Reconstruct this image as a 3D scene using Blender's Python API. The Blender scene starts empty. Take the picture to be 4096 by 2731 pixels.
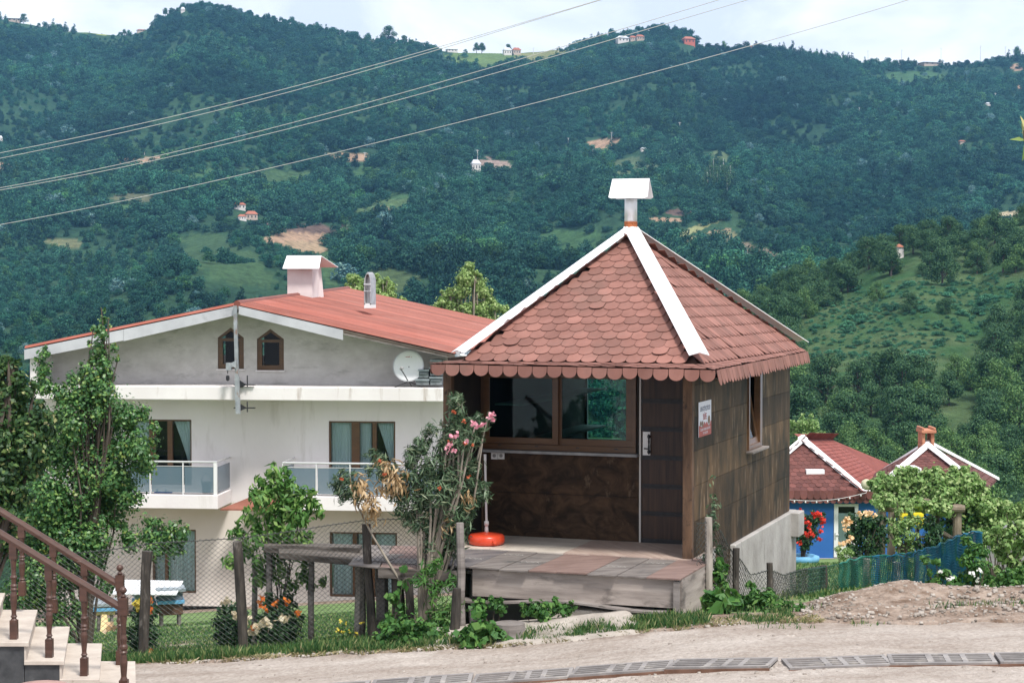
import bpy, math, random
import numpy as np
from mathutils import Vector, Matrix
random.seed(7); RNG = np.random.default_rng(11)
C = bpy.context.scene.collection
EYE = 3.5; F = 7509.0; HY = 1110.0; S = 4096/2352.0
PITCH = math.atan((1365.5-HY)/F)
# ---------------- camera, world, sun, exposure ----------------
cd = bpy.data.cameras.new('camera'); cam = bpy.data.objects.new('camera', cd); C.objects.link(cam)
cd.lens = 36*F/4096; cd.sensor_width = 36; cd.clip_start = .5; cd.clip_end = 9000
cam.location = (0,0,EYE); cam.rotation_euler = (math.radians(90)-PITCH,0,0)
bpy.context.scene.camera = cam
SUN_EL, SUN_AZ = math.radians(58), math.radians(150)   # azimuth from +Y towards +X
w = bpy.data.worlds.new("World"); bpy.context.scene.world = w; w.use_nodes = True
nt = w.node_tree; nt.nodes.clear()
def N(nt, t, **k):
    n = nt.nodes.new(t)
    for a, b in k.items():
        if a.startswith('i_'):
            n.inputs[a[2:].replace('_',' ')].default_value = b
        else: setattr(n, a, b)
    return n
sky = N(nt,'ShaderNodeTexSky', sky_type='NISHITA', sun_disc=False); sky.sun_elevation = SUN_EL; sky.sun_rotation = SUN_AZ
tc = N(nt,'ShaderNodeTexCoord'); mp = N(nt,'ShaderNodeMapping'); mp.inputs['Scale'].default_value=(5,5,9)
n1 = N(nt,'ShaderNodeTexNoise'); n1.inputs['Scale'].default_value=1.6; n1.inputs['Detail'].default_value=7; n1.inputs['Roughness'].default_value=.55; n1.inputs['Distortion'].default_value=.4
r1 = N(nt,'ShaderNodeValToRGB'); e=r1.color_ramp.elements
e[0].position=.42; e[0].color=(5.3,5.6,6.4,1); e[1].position=.60; e[1].color=(7.4,7.5,7.8,1)
mx = N(nt,'ShaderNodeMix', data_type='RGBA'); mx.inputs[0].default_value=.93
bg = N(nt,'ShaderNodeBackground'); bg.inputs[1].default_value=.1
ow = N(nt,'ShaderNodeOutputWorld'); L=nt.links.new
L(tc.outputs['Generated'],mp.inputs[0]); L(mp.outputs[0],n1.inputs[0]); L(n1.outputs[0],r1.inputs[0])
L(sky.outputs[0],mx.inputs[6]); L(r1.outputs[0],mx.inputs[7]); L(mx.outputs[2],bg.inputs[0]); L(bg.outputs[0],ow.inputs[0])
ld = bpy.data.lights.new('sun','SUN'); ld.energy=2.7; ld.angle=math.radians(11); ld.color=(1,.96,.9)
sun = bpy.data.objects.new('sun',ld); C.objects.link(sun)
sdir = Vector((math.sin(SUN_AZ)*math.cos(SUN_EL), math.cos(SUN_AZ)*math.cos(SUN_EL), math.sin(SUN_EL)))
sun.rotation_euler = sdir.to_track_quat('Z','Y').to_euler(); sun.location = sdir*200
vs = bpy.context.scene.view_settings; vs.view_transform='Standard'; vs.look='None'; vs.exposure=.84; vs.gamma=1; vs.use_curve_mapping=False
cy = bpy.context.scene.cycles; cy.max_bounces=6; cy.transparent_max_bounces=16; cy.diffuse_bounces=3; cy.glossy_bounces=3; cy.volume_bounces=0
# ---------------- pixel helpers (source pixels u,v; display pixels x,y) ----------------
cp, sp = math.cos(PITCH), math.sin(PITCH)
def ray(u,v):
    dx=u-2048; dv=v-1365.5
    return Vector((dx, F*cp-dv*sp, -F*sp-dv*cp))
def U(u,v,z):
    r=ray(u,v); return Vector((0,0,EYE))+r*(z/r.y)
def D(x,y,z): return U(x*S,y*S,z)
# ---------------- mesh helpers ----------------
class MB:
    def __init__(s): s.v=[]; s.f=[]; s.m=[]; s.mi=0
    def add(s,vs,fs):
        b=len(s.v); s.v+= [tuple(p) for p in vs]
        for f in fs: s.f.append(tuple(b+i for i in f)); s.m.append(s.mi)
        return s
    def box8(s,p):   # p: 8 points, bottom 0-3 then top 4-7
        return s.add(p,[(3,2,1,0),(4,5,6,7),(0,1,5,4),(1,2,6,5),(2,3,7,6),(3,0,4,7)])
    def box(s,x0,x1,y0,y1,z0,z1):
        return s.box8([(x0,y0,z0),(x1,y0,z0),(x1,y1,z0),(x0,y1,z0),(x0,y0,z1),(x1,y0,z1),(x1,y1,z1),(x0,y1,z1)])
    def fbox(s,fn,a0,a1,b0,b1,h0,h1):
        return s.box8([fn(a0,b0,h0),fn(a1,b0,h0),fn(a1,b1,h0),fn(a0,b1,h0),fn(a0,b0,h1),fn(a1,b0,h1),fn(a1,b1,h1),fn(a0,b1,h1)])
    def prism(s,poly,off):
        n=len(poly); off=Vector(off); p=[Vector(q) for q in poly]
        return s.add(p+[q+off for q in p],[tuple(range(n)),tuple(range(2*n-1,n-1,-1))]+[(i,i+n,(i+1)%n+n,(i+1)%n) for i in range(n)])
    def tube(s,path,rad,n=6,cap=True):
        P=[Vector(p) for p in path]; m=len(P)
        if not hasattr(rad,'__len__'): rad=[rad]*m
        b=len(s.v); prev=None
        for i in range(m):
            t=(P[min(i+1,m-1)]-P[max(i-1,0)])
            if t.length<1e-9: t=Vector((0,0,1))
            t.normalize()
            if prev is None: a=t.orthogonal().normalized()
            else:
                a=prev-t*prev.dot(t)
                a = a.normalized() if a.length>1e-6 else t.orthogonal().normalized()
            prev=a; c=t.cross(a)
            for k in range(n):
                an=2*math.pi*k/n
                s.v.append(tuple(P[i]+(a*math.cos(an)+c*math.sin(an))*rad[i]))
        for i in range(m-1):
            for k in range(n):
                k2=(k+1)%n
                s.f.append((b+i*n+k,b+i*n+k2,b+(i+1)*n+k2,b+(i+1)*n+k)); s.m.append(s.mi)
        if cap:
            s.f.append(tuple(b+k for k in range(n-1,-1,-1))); s.m.append(s.mi)
            s.f.append(tuple(b+(m-1)*n+k for k in range(n))); s.m.append(s.mi)
        return s
    def lathe(s,base,prof,n=16,sq=None):   # prof: (r,z) list
        b=len(s.v); base=Vector(base)
        for r,z in prof:
            for k in range(n):
                an=2*math.pi*(k+.5)/n; s.v.append(tuple(base+Vector((r*math.cos(an),r*math.sin(an),z))))
        for i in range(len(prof)-1):
            for k in range(n):
                k2=(k+1)%n; s.f.append((b+i*n+k,b+i*n+k2,b+(i+1)*n+k2,b+(i+1)*n+k)); s.m.append(s.mi)
        s.f.append(tuple(b+k for k in range(n-1,-1,-1))); s.m.append(s.mi)
        s.f.append(tuple(b+(len(prof)-1)*n+k for k in range(n))); s.m.append(s.mi)
        return s
WL={}
def wloc(o): return WL.get(o.name, Vector((0,0,0)))
def mesh_obj(name, V, Fc, m, parent=None, origin=None, smooth=False, attrs=None, mi=None, bevel=0):
    V=np.asarray(V,dtype=np.float32).reshape(-1,3)
    if parent is not None: org=wloc(parent)
    elif origin is not None: org=Vector(origin)
    else: org=Vector((0,0,0))
    V=V-np.array(org,dtype=np.float32)
    me=bpy.data.meshes.new(name)
    if isinstance(Fc,np.ndarray):
        k=Fc.shape[1]; me.vertices.add(len(V)); me.vertices.foreach_set('co',V.ravel())
        me.loops.add(Fc.size); me.loops.foreach_set('vertex_index',Fc.astype(np.int32).ravel())
        me.polygons.add(len(Fc)); me.polygons.foreach_set('loop_start',np.arange(0,Fc.size,k,dtype=np.int32))
        me.update(calc_edges=True)
    else:
        me.from_pydata([tuple(map(float,p)) for p in V],[],Fc); me.update()
    ms = m if isinstance(m,(list,tuple)) else [m]
    for q in ms: me.materials.append(q)
    if mi is not None and len(ms)>1: me.polygons.foreach_set('material_index',np.array(mi,dtype=np.int32))
    if smooth: me.polygons.foreach_set('use_smooth',np.ones(len(me.polygons),dtype=bool))
    if attrs:
        for an,(dom,typ,arr) in attrs.items():
            a=me.attributes.new(an,typ,dom)
            a.data.foreach_set('color' if typ=='FLOAT_COLOR' else 'value',np.asarray(arr,dtype=np.float32).ravel())
    o=bpy.data.objects.new(name,me); C.objects.link(o)
    if bevel:
        bm=o.modifiers.new('bevel','BEVEL'); bm.width=bevel; bm.segments=2; bm.limit_method='ANGLE'; bm.angle_limit=math.radians(40)
    if parent is not None: o.parent=parent; WL[o.name]=wloc(parent)
    else: o.location=org; WL[o.name]=org
    return o
def obj(name, mb, m, parent=None, **k):
    # centre face normals by bmesh for closed shapes
    o=mesh_obj(name,mb.v,mb.f,m,parent,mi=mb.m,**k)
    import bmesh
    bm=bmesh.new(); bm.from_mesh(o.data); bmesh.ops.recalc_face_normals(bm,faces=bm.faces); bm.to_mesh(o.data); bm.free()
    return o
def thing(name,label,cat,loc,group=None):
    o=bpy.data.objects.new(name,None); C.objects.link(o); o.empty_display_size=.2
    o.location=loc; WL[o.name]=Vector(loc); o['label']=label; o['category']=cat
    if group: o['group']=group
    return o
def tag(o,label=None,cat=None,group=None,kind=None):
    if label: o['label']=label
    if cat: o['category']=cat
    if group: o['group']=group
    if kind: o['kind']=kind
    return o
def kids(o): return [c for c in bpy.data.objects if c.parent==o]
def copy_tree(o,parent=None,loc=None,rz=None,sc=None,label=None):
    ch=list(o.children) if hasattr(o,'children') else kids(o)
    c=o.copy(); C.objects.link(c)
    if parent is not None: c.parent=parent
    if loc is not None: c.location=loc; WL[c.name]=Vector(loc)
    if rz is not None: c.rotation_euler=(0,0,rz)
    if sc is not None: c.scale=(sc,sc,sc) if not hasattr(sc,'__len__') else sc
    if label: c['label']=label
    for q in ch: copy_tree(q,c)
    return c
# ---------------- noise ----------------
def _h(ix,iy,seed):
    n=(ix.astype(np.int64)*374761393+iy.astype(np.int64)*668265263+seed*1442695041)&0x7fffffff
    n=((n^(n>>13))*1274126177)&0x7fffffff
    return ((n^(n>>16))&0xffff)/65535.0
def vnoise(x,y,seed=0):
    x=np.asarray(x,dtype=float); y=np.asarray(y,dtype=float)
    ix=np.floor(x); iy=np.floor(y); fx=x-ix; fy=y-iy; fx=fx*fx*(3-2*fx); fy=fy*fy*(3-2*fy)
    a=_h(ix,iy,seed); b=_h(ix+1,iy,seed); c=_h(ix,iy+1,seed); d=_h(ix+1,iy+1,seed)
    return (a*(1-fx)+b*fx)*(1-fy)+(c*(1-fx)+d*fx)*fy
def fbm(x,y,seed=0,o=4):
    r=0; a=.5; t=0
    for i in range(o):
        r=r+a*vnoise(x*2**i+i*17.3,y*2**i-i*9.1,seed+i); t+=a; a*=.5
    return r/t
def sst(a,b,x): t=np.clip((x-a)/(b-a),0,1); return t*t*(3-2*t)
# ---------------- materials ----------------
MATS={}
def newmat(name):
    m=bpy.data.materials.new(name); m.use_nodes=True; nt=m.node_tree
    b=nt.nodes['Principled BSDF']; return m,nt,b
def rgba(c): return (c[0],c[1],c[2],1)
def pm(name,c1,c2=None,rough=.7,scale=(6,6,6),detail=5,bump=0,bscale=None,metal=0,spec=.4,ramp=(.35,.65),c3=None,spot=None,rot=0,dist=0,attr=None):
    """noise-mixed Principled material in object space"""
    m,nt,b=newmat(name); L=nt.links.new
    b.inputs['Roughness'].default_value=rough; b.inputs['Metallic'].default_value=metal; b.inputs['Specular IOR Level'].default_value=spec
    tc=N(nt,'ShaderNodeTexCoord'); mp=N(nt,'ShaderNodeMapping'); mp.inputs['Scale'].default_value=scale; mp.inputs['Rotation'].default_value=(0,0,rot)
    L(tc.outputs['Object'],mp.inputs[0])
    if rot:
        mr=N(nt,'ShaderNodeMapping'); mr.inputs['Rotation'].default_value=(0,0,rot); mp.inputs['Rotation'].default_value=(0,0,0)
        L(tc.outputs['Object'],mr.inputs[0]); L(mr.outputs[0],mp.inputs[0])
    n=N(nt,'ShaderNodeTexNoise'); n.inputs['Scale'].default_value=1; n.inputs['Detail'].default_value=detail; n.inputs['Roughness'].default_value=.6; n.inputs['Distortion'].default_value=dist
    L(mp.outputs[0],n.inputs[0])
    col=None
    if c2 is not None:
        r=N(nt,'ShaderNodeValToRGB'); e=r.color_ramp.elements; e[0].position=ramp[0]; e[0].color=rgba(c1); e[1].position=ramp[1]; e[1].color=rgba(c2)
        L(n.outputs[0],r.inputs[0]); col=r.outputs[0]
    else: b.inputs['Base Color'].default_value=rgba(c1)
    if c3 is not None:   # spots / stains at another scale (spot=(scale, threshold lo, hi))
        n3=N(nt,'ShaderNodeTexNoise'); n3.inputs['Scale'].default_value=1; n3.inputs['Detail'].default_value=6; n3.inputs['Roughness'].default_value=.65
        m3=N(nt,'ShaderNodeMapping'); m3.inputs['Scale'].default_value=spot[0] if hasattr(spot[0],'__len__') else (spot[0],)*3; m3.inputs['Location'].default_value=(3.3,1.7,5.1)
        L(tc.outputs['Object'],m3.inputs[0]); L(m3.outputs[0],n3.inputs[0])
        r3=N(nt,'ShaderNodeMapRange'); r3.inputs[1].default_value=spot[1]; r3.inputs[2].default_value=spot[2]; L(n3.outputs[0],r3.inputs[0])
        x3=N(nt,'ShaderNodeMix',data_type='RGBA'); L(r3.outputs[0],x3.inputs[0])
        if col is not None: L(col,x3.inputs[6])
        else: x3.inputs[6].default_value=rgba(c1)
        x3.inputs[7].default_value=rgba(c3); col=x3.outputs[2]
    if attr:   # per-piece tone attribute, lo..hi multiplier
        at=N(nt,'ShaderNodeAttribute',attribute_name=attr[0]); mr2=N(nt,'ShaderNodeMapRange'); mr2.inputs[3].default_value=attr[1]; mr2.inputs[4].default_value=attr[2]
        L(at.outputs['Fac'],mr2.inputs[0]); vm=N(nt,'ShaderNodeVectorMath',operation='SCALE')
        if col is not None: L(col,vm.inputs[0])
        else: vm.inputs[0].default_value=c1
        L(mr2.outputs[0],vm.inputs['Scale']); col=vm.outputs[0]
    if col is not None: L(col,b.inputs['Base Color'])
    if bump:
        n2=N(nt,'ShaderNodeTexNoise'); n2.inputs['Scale'].default_value=1; n2.inputs['Detail'].default_value=6; n2.inputs['Roughness'].default_value=.65
        m2=N(nt,'ShaderNodeMapping'); bs=bscale or scale; m2.inputs['Scale'].default_value=bs if hasattr(bs,'__len__') else (bs,)*3
        L(tc.outputs['Object'],m2.inputs[0]); L(m2.outputs[0],n2.inputs[0])
        bp=N(nt,'ShaderNodeBump'); bp.inputs['Strength'].default_value=1; bp.inputs['Distance'].default_value=bump
        L(n2.outputs[0],bp.inputs['Height']); L(bp.outputs[0],b.inputs['Normal'])
    return m
def leafmat(name,cols,trans=.35,rough=.55,inst=False,spec=.3):
    """leaf colour chosen per leaf by attribute 'rnd'"""
    m,nt,b=newmat(name); L=nt.links.new
    at=N(nt,'ShaderNodeAttribute',attribute_name='rnd'); r=N(nt,'ShaderNodeValToRGB'); cr=r.color_ramp
    while len(cr.elements)<len(cols): cr.elements.new(.5)
    for i,(p,c) in enumerate(cols): cr.elements[i].position=p; cr.elements[i].color=rgba(c)
    L(at.outputs['Fac'],r.inputs[0]); col=r.outputs[0]
    if inst:
        ai=N(nt,'ShaderNodeAttribute',attribute_name='tcol',attribute_type='INSTANCER')
        mm=N(nt,'ShaderNodeMix',data_type='RGBA',blend_type='MULTIPLY'); mm.inputs[0].default_value=1
        L(col,mm.inputs[6]); L(ai.outputs['Color'],mm.inputs[7]); col=mm.outputs[2]
    b.inputs['Roughness'].default_value=rough; b.inputs['Specular IOR Level'].default_value=spec
    L(col,b.inputs['Base Color'])
    if trans>0:
        t=N(nt,'ShaderNodeBsdfTranslucent'); L(col,t.inputs[0]); x=N(nt,'ShaderNodeMixShader'); x.inputs[0].default_value=trans
        o=nt.nodes['Material Output']; L(b.outputs[0],x.inputs[1]); L(t.outputs[0],x.inputs[2]); L(x.outputs[0],o.inputs[0])
    return m
def glassmat(name,tint=(.8,.9,.88),refl=.12,rough=.02):
    m,nt,b=newmat(name); L=nt.links.new; nt.nodes.remove(b)
    t=N(nt,'ShaderNodeBsdfTransparent'); t.inputs[0].default_value=rgba(tint)
    g=N(nt,'ShaderNodeBsdfGlossy'); g.inputs['Roughness'].default_value=rough; g.inputs[0].default_value=(.8,.8,.8,1)
    fr=N(nt,'ShaderNodeFresnel'); fr.inputs[0].default_value=1.5
    ad=N(nt,'ShaderNodeMath',operation='ADD'); ad.inputs[1].default_value=refl; L(fr.outputs[0],ad.inputs[0])
    x=N(nt,'ShaderNodeMixShader'); L(ad.outputs[0],x.inputs[0]); L(t.outputs[0],x.inputs[1]); L(g.outputs[0],x.inputs[2])
    L(x.outputs[0],nt.nodes['Material Output'].inputs[0]); return m
# ---------------- foliage helpers ----------------
def leaf_quads(P,Nn,size,aspect=.6,fold=.0,rng=RNG,droop=0.0,T=None):
    """rhombic leaves: P centres (n,3), Nn normals (n,3)"""
    n=len(P); Nn=Nn/np.maximum(np.linalg.norm(Nn,axis=1,keepdims=True),1e-6)
    if T is None: T=rng.normal(size=(n,3)); T[:,2]-=droop
    T=T-(T*Nn).sum(1,keepdims=True)*Nn; T/=np.maximum(np.linalg.norm(T,axis=1,keepdims=True),1e-6)
    B=np.cross(Nn,T); s=(size*(.7+.6*rng.random(n)))[:,None]; h=s*.5
    up=Nn*fold*s
    V=np.stack([P-T*h, P+B*h*aspect-T*h*.15+up, P+T*h, P-B*h*aspect-T*h*.15+up],1).reshape(-1,3)
    return V,np.arange(4*n).reshape(-1,4)
def clump_pts(centers,radii,n,rng=RNG,shell=.55,squash=.8,spread=0.):
    """n points spread over ellipsoidal clumps, denser at the surface; returns P,N"""
    c=np.array(centers,float); r=np.array(radii,float); w=r**2; w/=w.sum()
    idx=rng.choice(len(c),n,p=w); d=rng.normal(size=(n,3)); d/=np.linalg.norm(d,axis=1,keepdims=True)
    rr=shell+(1-shell)*rng.random(n)**.6; rr*= .85+.3*rng.random(n); rr=np.where(rng.random(n)<spread,rr*(1+.7*rng.random(n)),rr)
    off=d*(r[idx]*rr)[:,None]; off[:,2]*=squash
    Nn=d+rng.normal(size=(n,3))*.45; Nn[:,2]+=.35
    return c[idx]+off,Nn
def foliage(name,centers,radii,n,size,m,parent,aspect=.6,fold=.1,shell=.5,squash=.85,droop=0,rng=RNG,extra=None,spread=.22):
    P,Nn=clump_pts(centers,radii,n,rng,shell,squash,spread)
    V,Fc=leaf_quads(P,Nn,size,aspect,fold,rng,droop)
    rnd=rng.random(n)
    return mesh_obj(name,V,Fc,m,parent,attrs={'rnd':('FACE','FLOAT',rnd)})
# ================= TERRAIN =================
HX=np.array([-14,-6,-3.07,.25,2.04,4.9,14.]); HH=np.array([4.5,4.0,3.80,3.54,3.33,3.24,3.1])
def hroad(X): return np.interp(X,HX,HH)
def gh(X,Y):
    """ground height below the eye"""
    X=np.asarray(X,float); Y=np.asarray(Y,float)
    return hroad(np.clip(X,-14,14))+np.where(Y>18.5,(.151-.012*sst(0,3,X))*(Y-18.5),0)
def gz(X,Y): return EYE-gh(X,Y)
def G(X,Y): return Vector((X,Y,float(gz(X,Y))))
def edge(X): return 18.55-.12*(np.asarray(X,float)+3)+.22*(vnoise(np.asarray(X)*1.3,np.zeros_like(np.asarray(X,float)),5)-.5)+.1*(vnoise(np.asarray(X,float)*5,np.zeros_like(np.asarray(X,float)),6)-.5)
def gridmesh(name,XX,YY,ZZ,m,attrs=None,smooth=True):
    ny,nx=XX.shape; V=np.stack([XX,YY,ZZ],-1).reshape(-1,3)
    i=np.arange(ny*nx).reshape(ny,nx); Fc=np.stack([i[:-1,:-1],i[:-1,1:],i[1:,1:],i[1:,:-1]],-1).reshape(-1,4)
    return mesh_obj(name,V,Fc,m,smooth=smooth,attrs=attrs)
# road: pale dusty gravel
def mk_road():
    m,nt,b=newmat('road_dust'); L=nt.links.new; b.inputs['Roughness'].default_value=.95; b.inputs['Specular IOR Level'].default_value=.1
    tc=N(nt,'ShaderNodeTexCoord')
    n=N(nt,'ShaderNodeTexNoise'); n.inputs['Scale'].default_value=1.1; n.inputs['Detail'].default_value=9; n.inputs['Roughness'].default_value=.7
    mp=N(nt,'ShaderNodeMapping'); mp.inputs['Scale'].default_value=(.5,1.6,1); L(tc.outputs['Object'],mp.inputs[0]); L(mp.outputs[0],n.inputs[0])
    r=N(nt,'ShaderNodeValToRGB'); cr=r.color_ramp; cr.elements[0].position=.33; cr.elements[0].color=(.33,.275,.235,1); cr.elements[1].position=.66; cr.elements[1].color=(.56,.505,.46,1)
    L(n.outputs[0],r.inputs[0])
    v=N(nt,'ShaderNodeTexVoronoi'); v.inputs['Scale'].default_value=34; L(tc.outputs['Object'],v.inputs[0])
    r2=N(nt,'ShaderNodeValToRGB'); c2=r2.color_ramp; c2.elements[0].position=.0; c2.elements[0].color=(.62,.58,.55,1); c2.elements[1].position=1; c2.elements[1].color=(1.2,1.2,1.2,1)
    L(v.outputs['Color'],r2.inputs[0])
    mm=N(nt,'ShaderNodeMix',data_type='RGBA',blend_type='MULTIPLY'); mm.inputs[0].default_value=.55; L(r.outputs[0],mm.inputs[6]); L(r2.outputs[0],mm.inputs[7])
    # soil browner where attribute 'soil' is high
    at=N(nt,'ShaderNodeAttribute',attribute_name='soil'); sx=N(nt,'ShaderNodeMix',data_type='RGBA'); L(at.outputs['Fac'],sx.inputs[0]); L(mm.outputs[2],sx.inputs[6])
    n4=N(nt,'ShaderNodeTexNoise'); n4.inputs['Scale'].default_value=7; n4.inputs['Detail'].default_value=8; n4.inputs['Roughness'].default_value=.75; L(tc.outputs['Object'],n4.inputs[0])
    r4=N(nt,'ShaderNodeValToRGB'); r4.color_ramp.elements[0].position=.35; r4.color_ramp.elements[0].color=(.16,.105,.075,1); r4.color_ramp.elements[1].position=.62; r4.color_ramp.elements[1].color=(.42,.34,.28,1)
    L(n4.outputs[0],r4.inputs[0]); L(r4.outputs[0],sx.inputs[7]); L(sx.outputs[2],b.inputs['Base Color'])
    nb=N(nt,'ShaderNodeTexNoise'); nb.inputs['Scale'].default_value=22; nb.inputs['Detail'].default_value=8; nb.inputs['Roughness'].default_value=.75; L(tc.outputs['Object'],nb.inputs[0])
    bp=N(nt,'ShaderNodeBump'); bp.inputs['Distance'].default_value=.035; L(nb.outputs[0],bp.inputs['Height']); L(bp.outputs[0],b.inputs['Normal'])
    return m
M_road=mk_road()
xs=np.linspace(-8,8.5,400); ts=np.linspace(0,1,130)
XX,TT=np.meshgrid(xs,ts); EE=edge(XX); YY=9+(EE-9)*TT
ZZ=gz(XX,YY)+.03*(fbm(XX*.9,YY*2.2,3)-.5)+.02*(fbm(XX*6,YY*9,8)-.5)+.012
ZZ-= .05*sst(.985,1,TT)
gridmesh('road',XX,YY,ZZ,M_road,attrs={'soil':('POINT','FLOAT',(.75*sst(.93,1,TT)*sst(.35,.6,fbm(XX*2,YY*3,31)) ))})['kind']='structure'
# lawn / garden ground
def mk_ground():
    m,nt,b=newmat('garden_ground'); L=nt.links.new; b.inputs['Roughness'].default_value=.95; b.inputs['Specular IOR Level'].default_value=.1
    tc=N(nt,'ShaderNodeTexCoord'); at=N(nt,'ShaderNodeAttribute',attribute_name='soil')
    def nr(sc,c1,c2,p=(.35,.65),d=8):
        n=N(nt,'ShaderNodeTexNoise'); n.inputs['Scale'].default_value=sc; n.inputs['Detail'].default_value=d; n.inputs['Roughness'].default_value=.7; L(tc.outputs['Object'],n.inputs[0])
        r=N(nt,'ShaderNodeValToRGB'); r.color_ramp.elements[0].position=p[0]; r.color_ramp.elements[0].color=rgba(c1); r.color_ramp.elements[1].position=p[1]; r.color_ramp.elements[1].color=rgba(c2); L(n.outputs[0],r.inputs[0]); return r.outputs[0]
    g=nr(1.3,(.085,.14,.045),(.19,.27,.11)); s=nr(4,(.13,.085,.06),(.36,.29,.24))
    x=N(nt,'ShaderNodeMix',data_type='RGBA'); L(at.outputs['Fac'],x.inputs[0]); L(g,x.inputs[6]); L(s,x.inputs[7]); L(x.outputs[2],b.inputs['Base Color'])
    nb=N(nt,'ShaderNodeTexNoise'); nb.inputs['Scale'].default_value=14; nb.inputs['Detail'].default_value=8; L(tc.outputs['Object'],nb.inputs[0])
    bp=N(nt,'ShaderNodeBump'); bp.inputs['Distance'].default_value=.06; L(nb.outputs[0],bp.inputs['Height']); L(bp.outputs[0],b.inputs['Normal'])
    return m
M_ground=mk_ground()
xs=np.concatenate([np.linspace(-60,-9,30),np.linspace(-8.9,9,420),np.linspace(9.2,60,40)]); ys=np.concatenate([np.linspace(17.2,22.5,150),np.linspace(22.6,60,140),np.linspace(61,96,20)])
XX,YY=np.meshgrid(xs,ys)
def mound(X,Y):
    m=.16*sst(2.9,3.5,X)*np.exp(-((Y-19.55)/.55)**2)*(.45+.8*fbm(X*1.1,Y*.8,21))
    m+=.10*np.exp(-((X-4.05)/.40)**2-((Y-19.6)/.5)**2)
    m+=.10*sst(5.2,6,X)*np.exp(-((Y-19.7)/.5)**2)
    return m
ZZ=gz(XX,YY)-.03*(YY<edge(XX))+.05*(fbm(XX*.8,YY*.8,4)-.5)+mound(XX,YY)+.05*sst(2.6,3.2,XX)*(YY<21)*(fbm(XX*7,YY*7,9)-.5)
house_soil=sst(46,48.5,YY)*sst(2,0,XX)
soil=np.clip(sst(2.6,3.1,XX+.5*(fbm(XX*2,YY*2,40)-.5))*sst(20.6,20.1,YY)+house_soil+.9*sst(19.0,18.7,YY)+ .8*sst(.55,.7,fbm(XX*.7,YY*.7,12))*(YY<30),0,1)
gridmesh('ground',XX,YY,ZZ,M_ground,attrs={'soil':('POINT','FLOAT',soil)})['kind']='structure'
# ---- hills ----
SKX=np.array([-400,0,80,150,300,345,380,430,480,540,600,650,700,740,800,860,900,950,1000,1060,1150,1200,1250,1300,1350,1400,1450,1500,1560,1595,1605,1700,1750,1800,1850,1900,1970,2050,2150,2250,2352,2700])
SKY=np.array([60,36,52,66,74,60,32,10,6,20,38,46,58,62,78,88,92,98,108,116,116,116,112,106,92,80,70,62,64,74,108,110,108,112,120,128,140,148,142,138,132,120])+0.0
RSX=np.array([-400,1450,1560,1640,1700,1760,1800,1850,1900,1960,2000,2050,2100,2150,2250,2300,2352,2700])
RSY=np.array([1010,1010,930,800,735,690,668,652,636,626,604,584,566,560,566,530,520,480])+0.0
def hillv(x,Y):
    """source-pixel height that the bare terrain takes at display column x, distance Y"""
    sk=(np.interp(x,SKX,SKY)+9)*S; rs=np.interp(x,RSX,RSY)*S
    kn=[(90,2480+0*x),(130,2060+0*x),(200,1790+0*x),(240,1790+(rs-1790)*.38),(290,1790+(rs-1790)*.78),(340,rs),(400,rs+170),(450,np.maximum(1420+0*x,rs*0+1420)),(520,1310+0*x),(600,1200+0*x)]
    for Yk,t in [(700,.10),(800,.22),(1000,.476),(1250,.762),(1450,.93),(1550,1.0)]: kn.append((Yk,1200-t*(1200-sk)))
    kn+=[(1700,sk+250),(2400,sk+900)]
    Ys=np.array([k[0] for k in kn],float); Vv=np.stack([k[1]+0*x for k in kn])   # (K,nx)
    j=np.clip(np.searchsorted(Ys,Y,side='right')-1,0,len(Ys)-2)
    t=(Y-Ys[j])/(Ys[j+1]-Ys[j]); cols=np.arange(Y.size) if Y.ndim==1 else None
    return Vv[j,np.arange(Vv.shape[1])]*(1-t)+Vv[j+1,np.arange(Vv.shape[1])]*t
def hillz(x,Y):
    """x,Y flat arrays -> Z"""
    x=np.asarray(x,float); Y=np.asarray(Y,float)
    v=hillv(x,Y); X=(x*S-2048)/F*Y
    Z=EYE-(v-HY)/F*Y
    w=sst(430,620,Y)*sst(1560,1250,Y)
    wx=X+40*(fbm(X/260,Y/260,77)-.5)*2
    rid=1-np.abs(2*fbm(wx/150+3,Y/420,51,3)-1)*2.0
    Z=Z+w*(22*(rid-.45)+14*(fbm(X/70,Y/110,52,3)-.5))
    Z=Z+sst(1300,1500,Y)*4*(fbm(X/40,Y/60,53)-.5)
    w2=sst(180,240,Y)*sst(420,380,Y); Z=Z+w2*3.0*(fbm(X/22,Y/30,54)-.5)
    return X,Z
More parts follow.
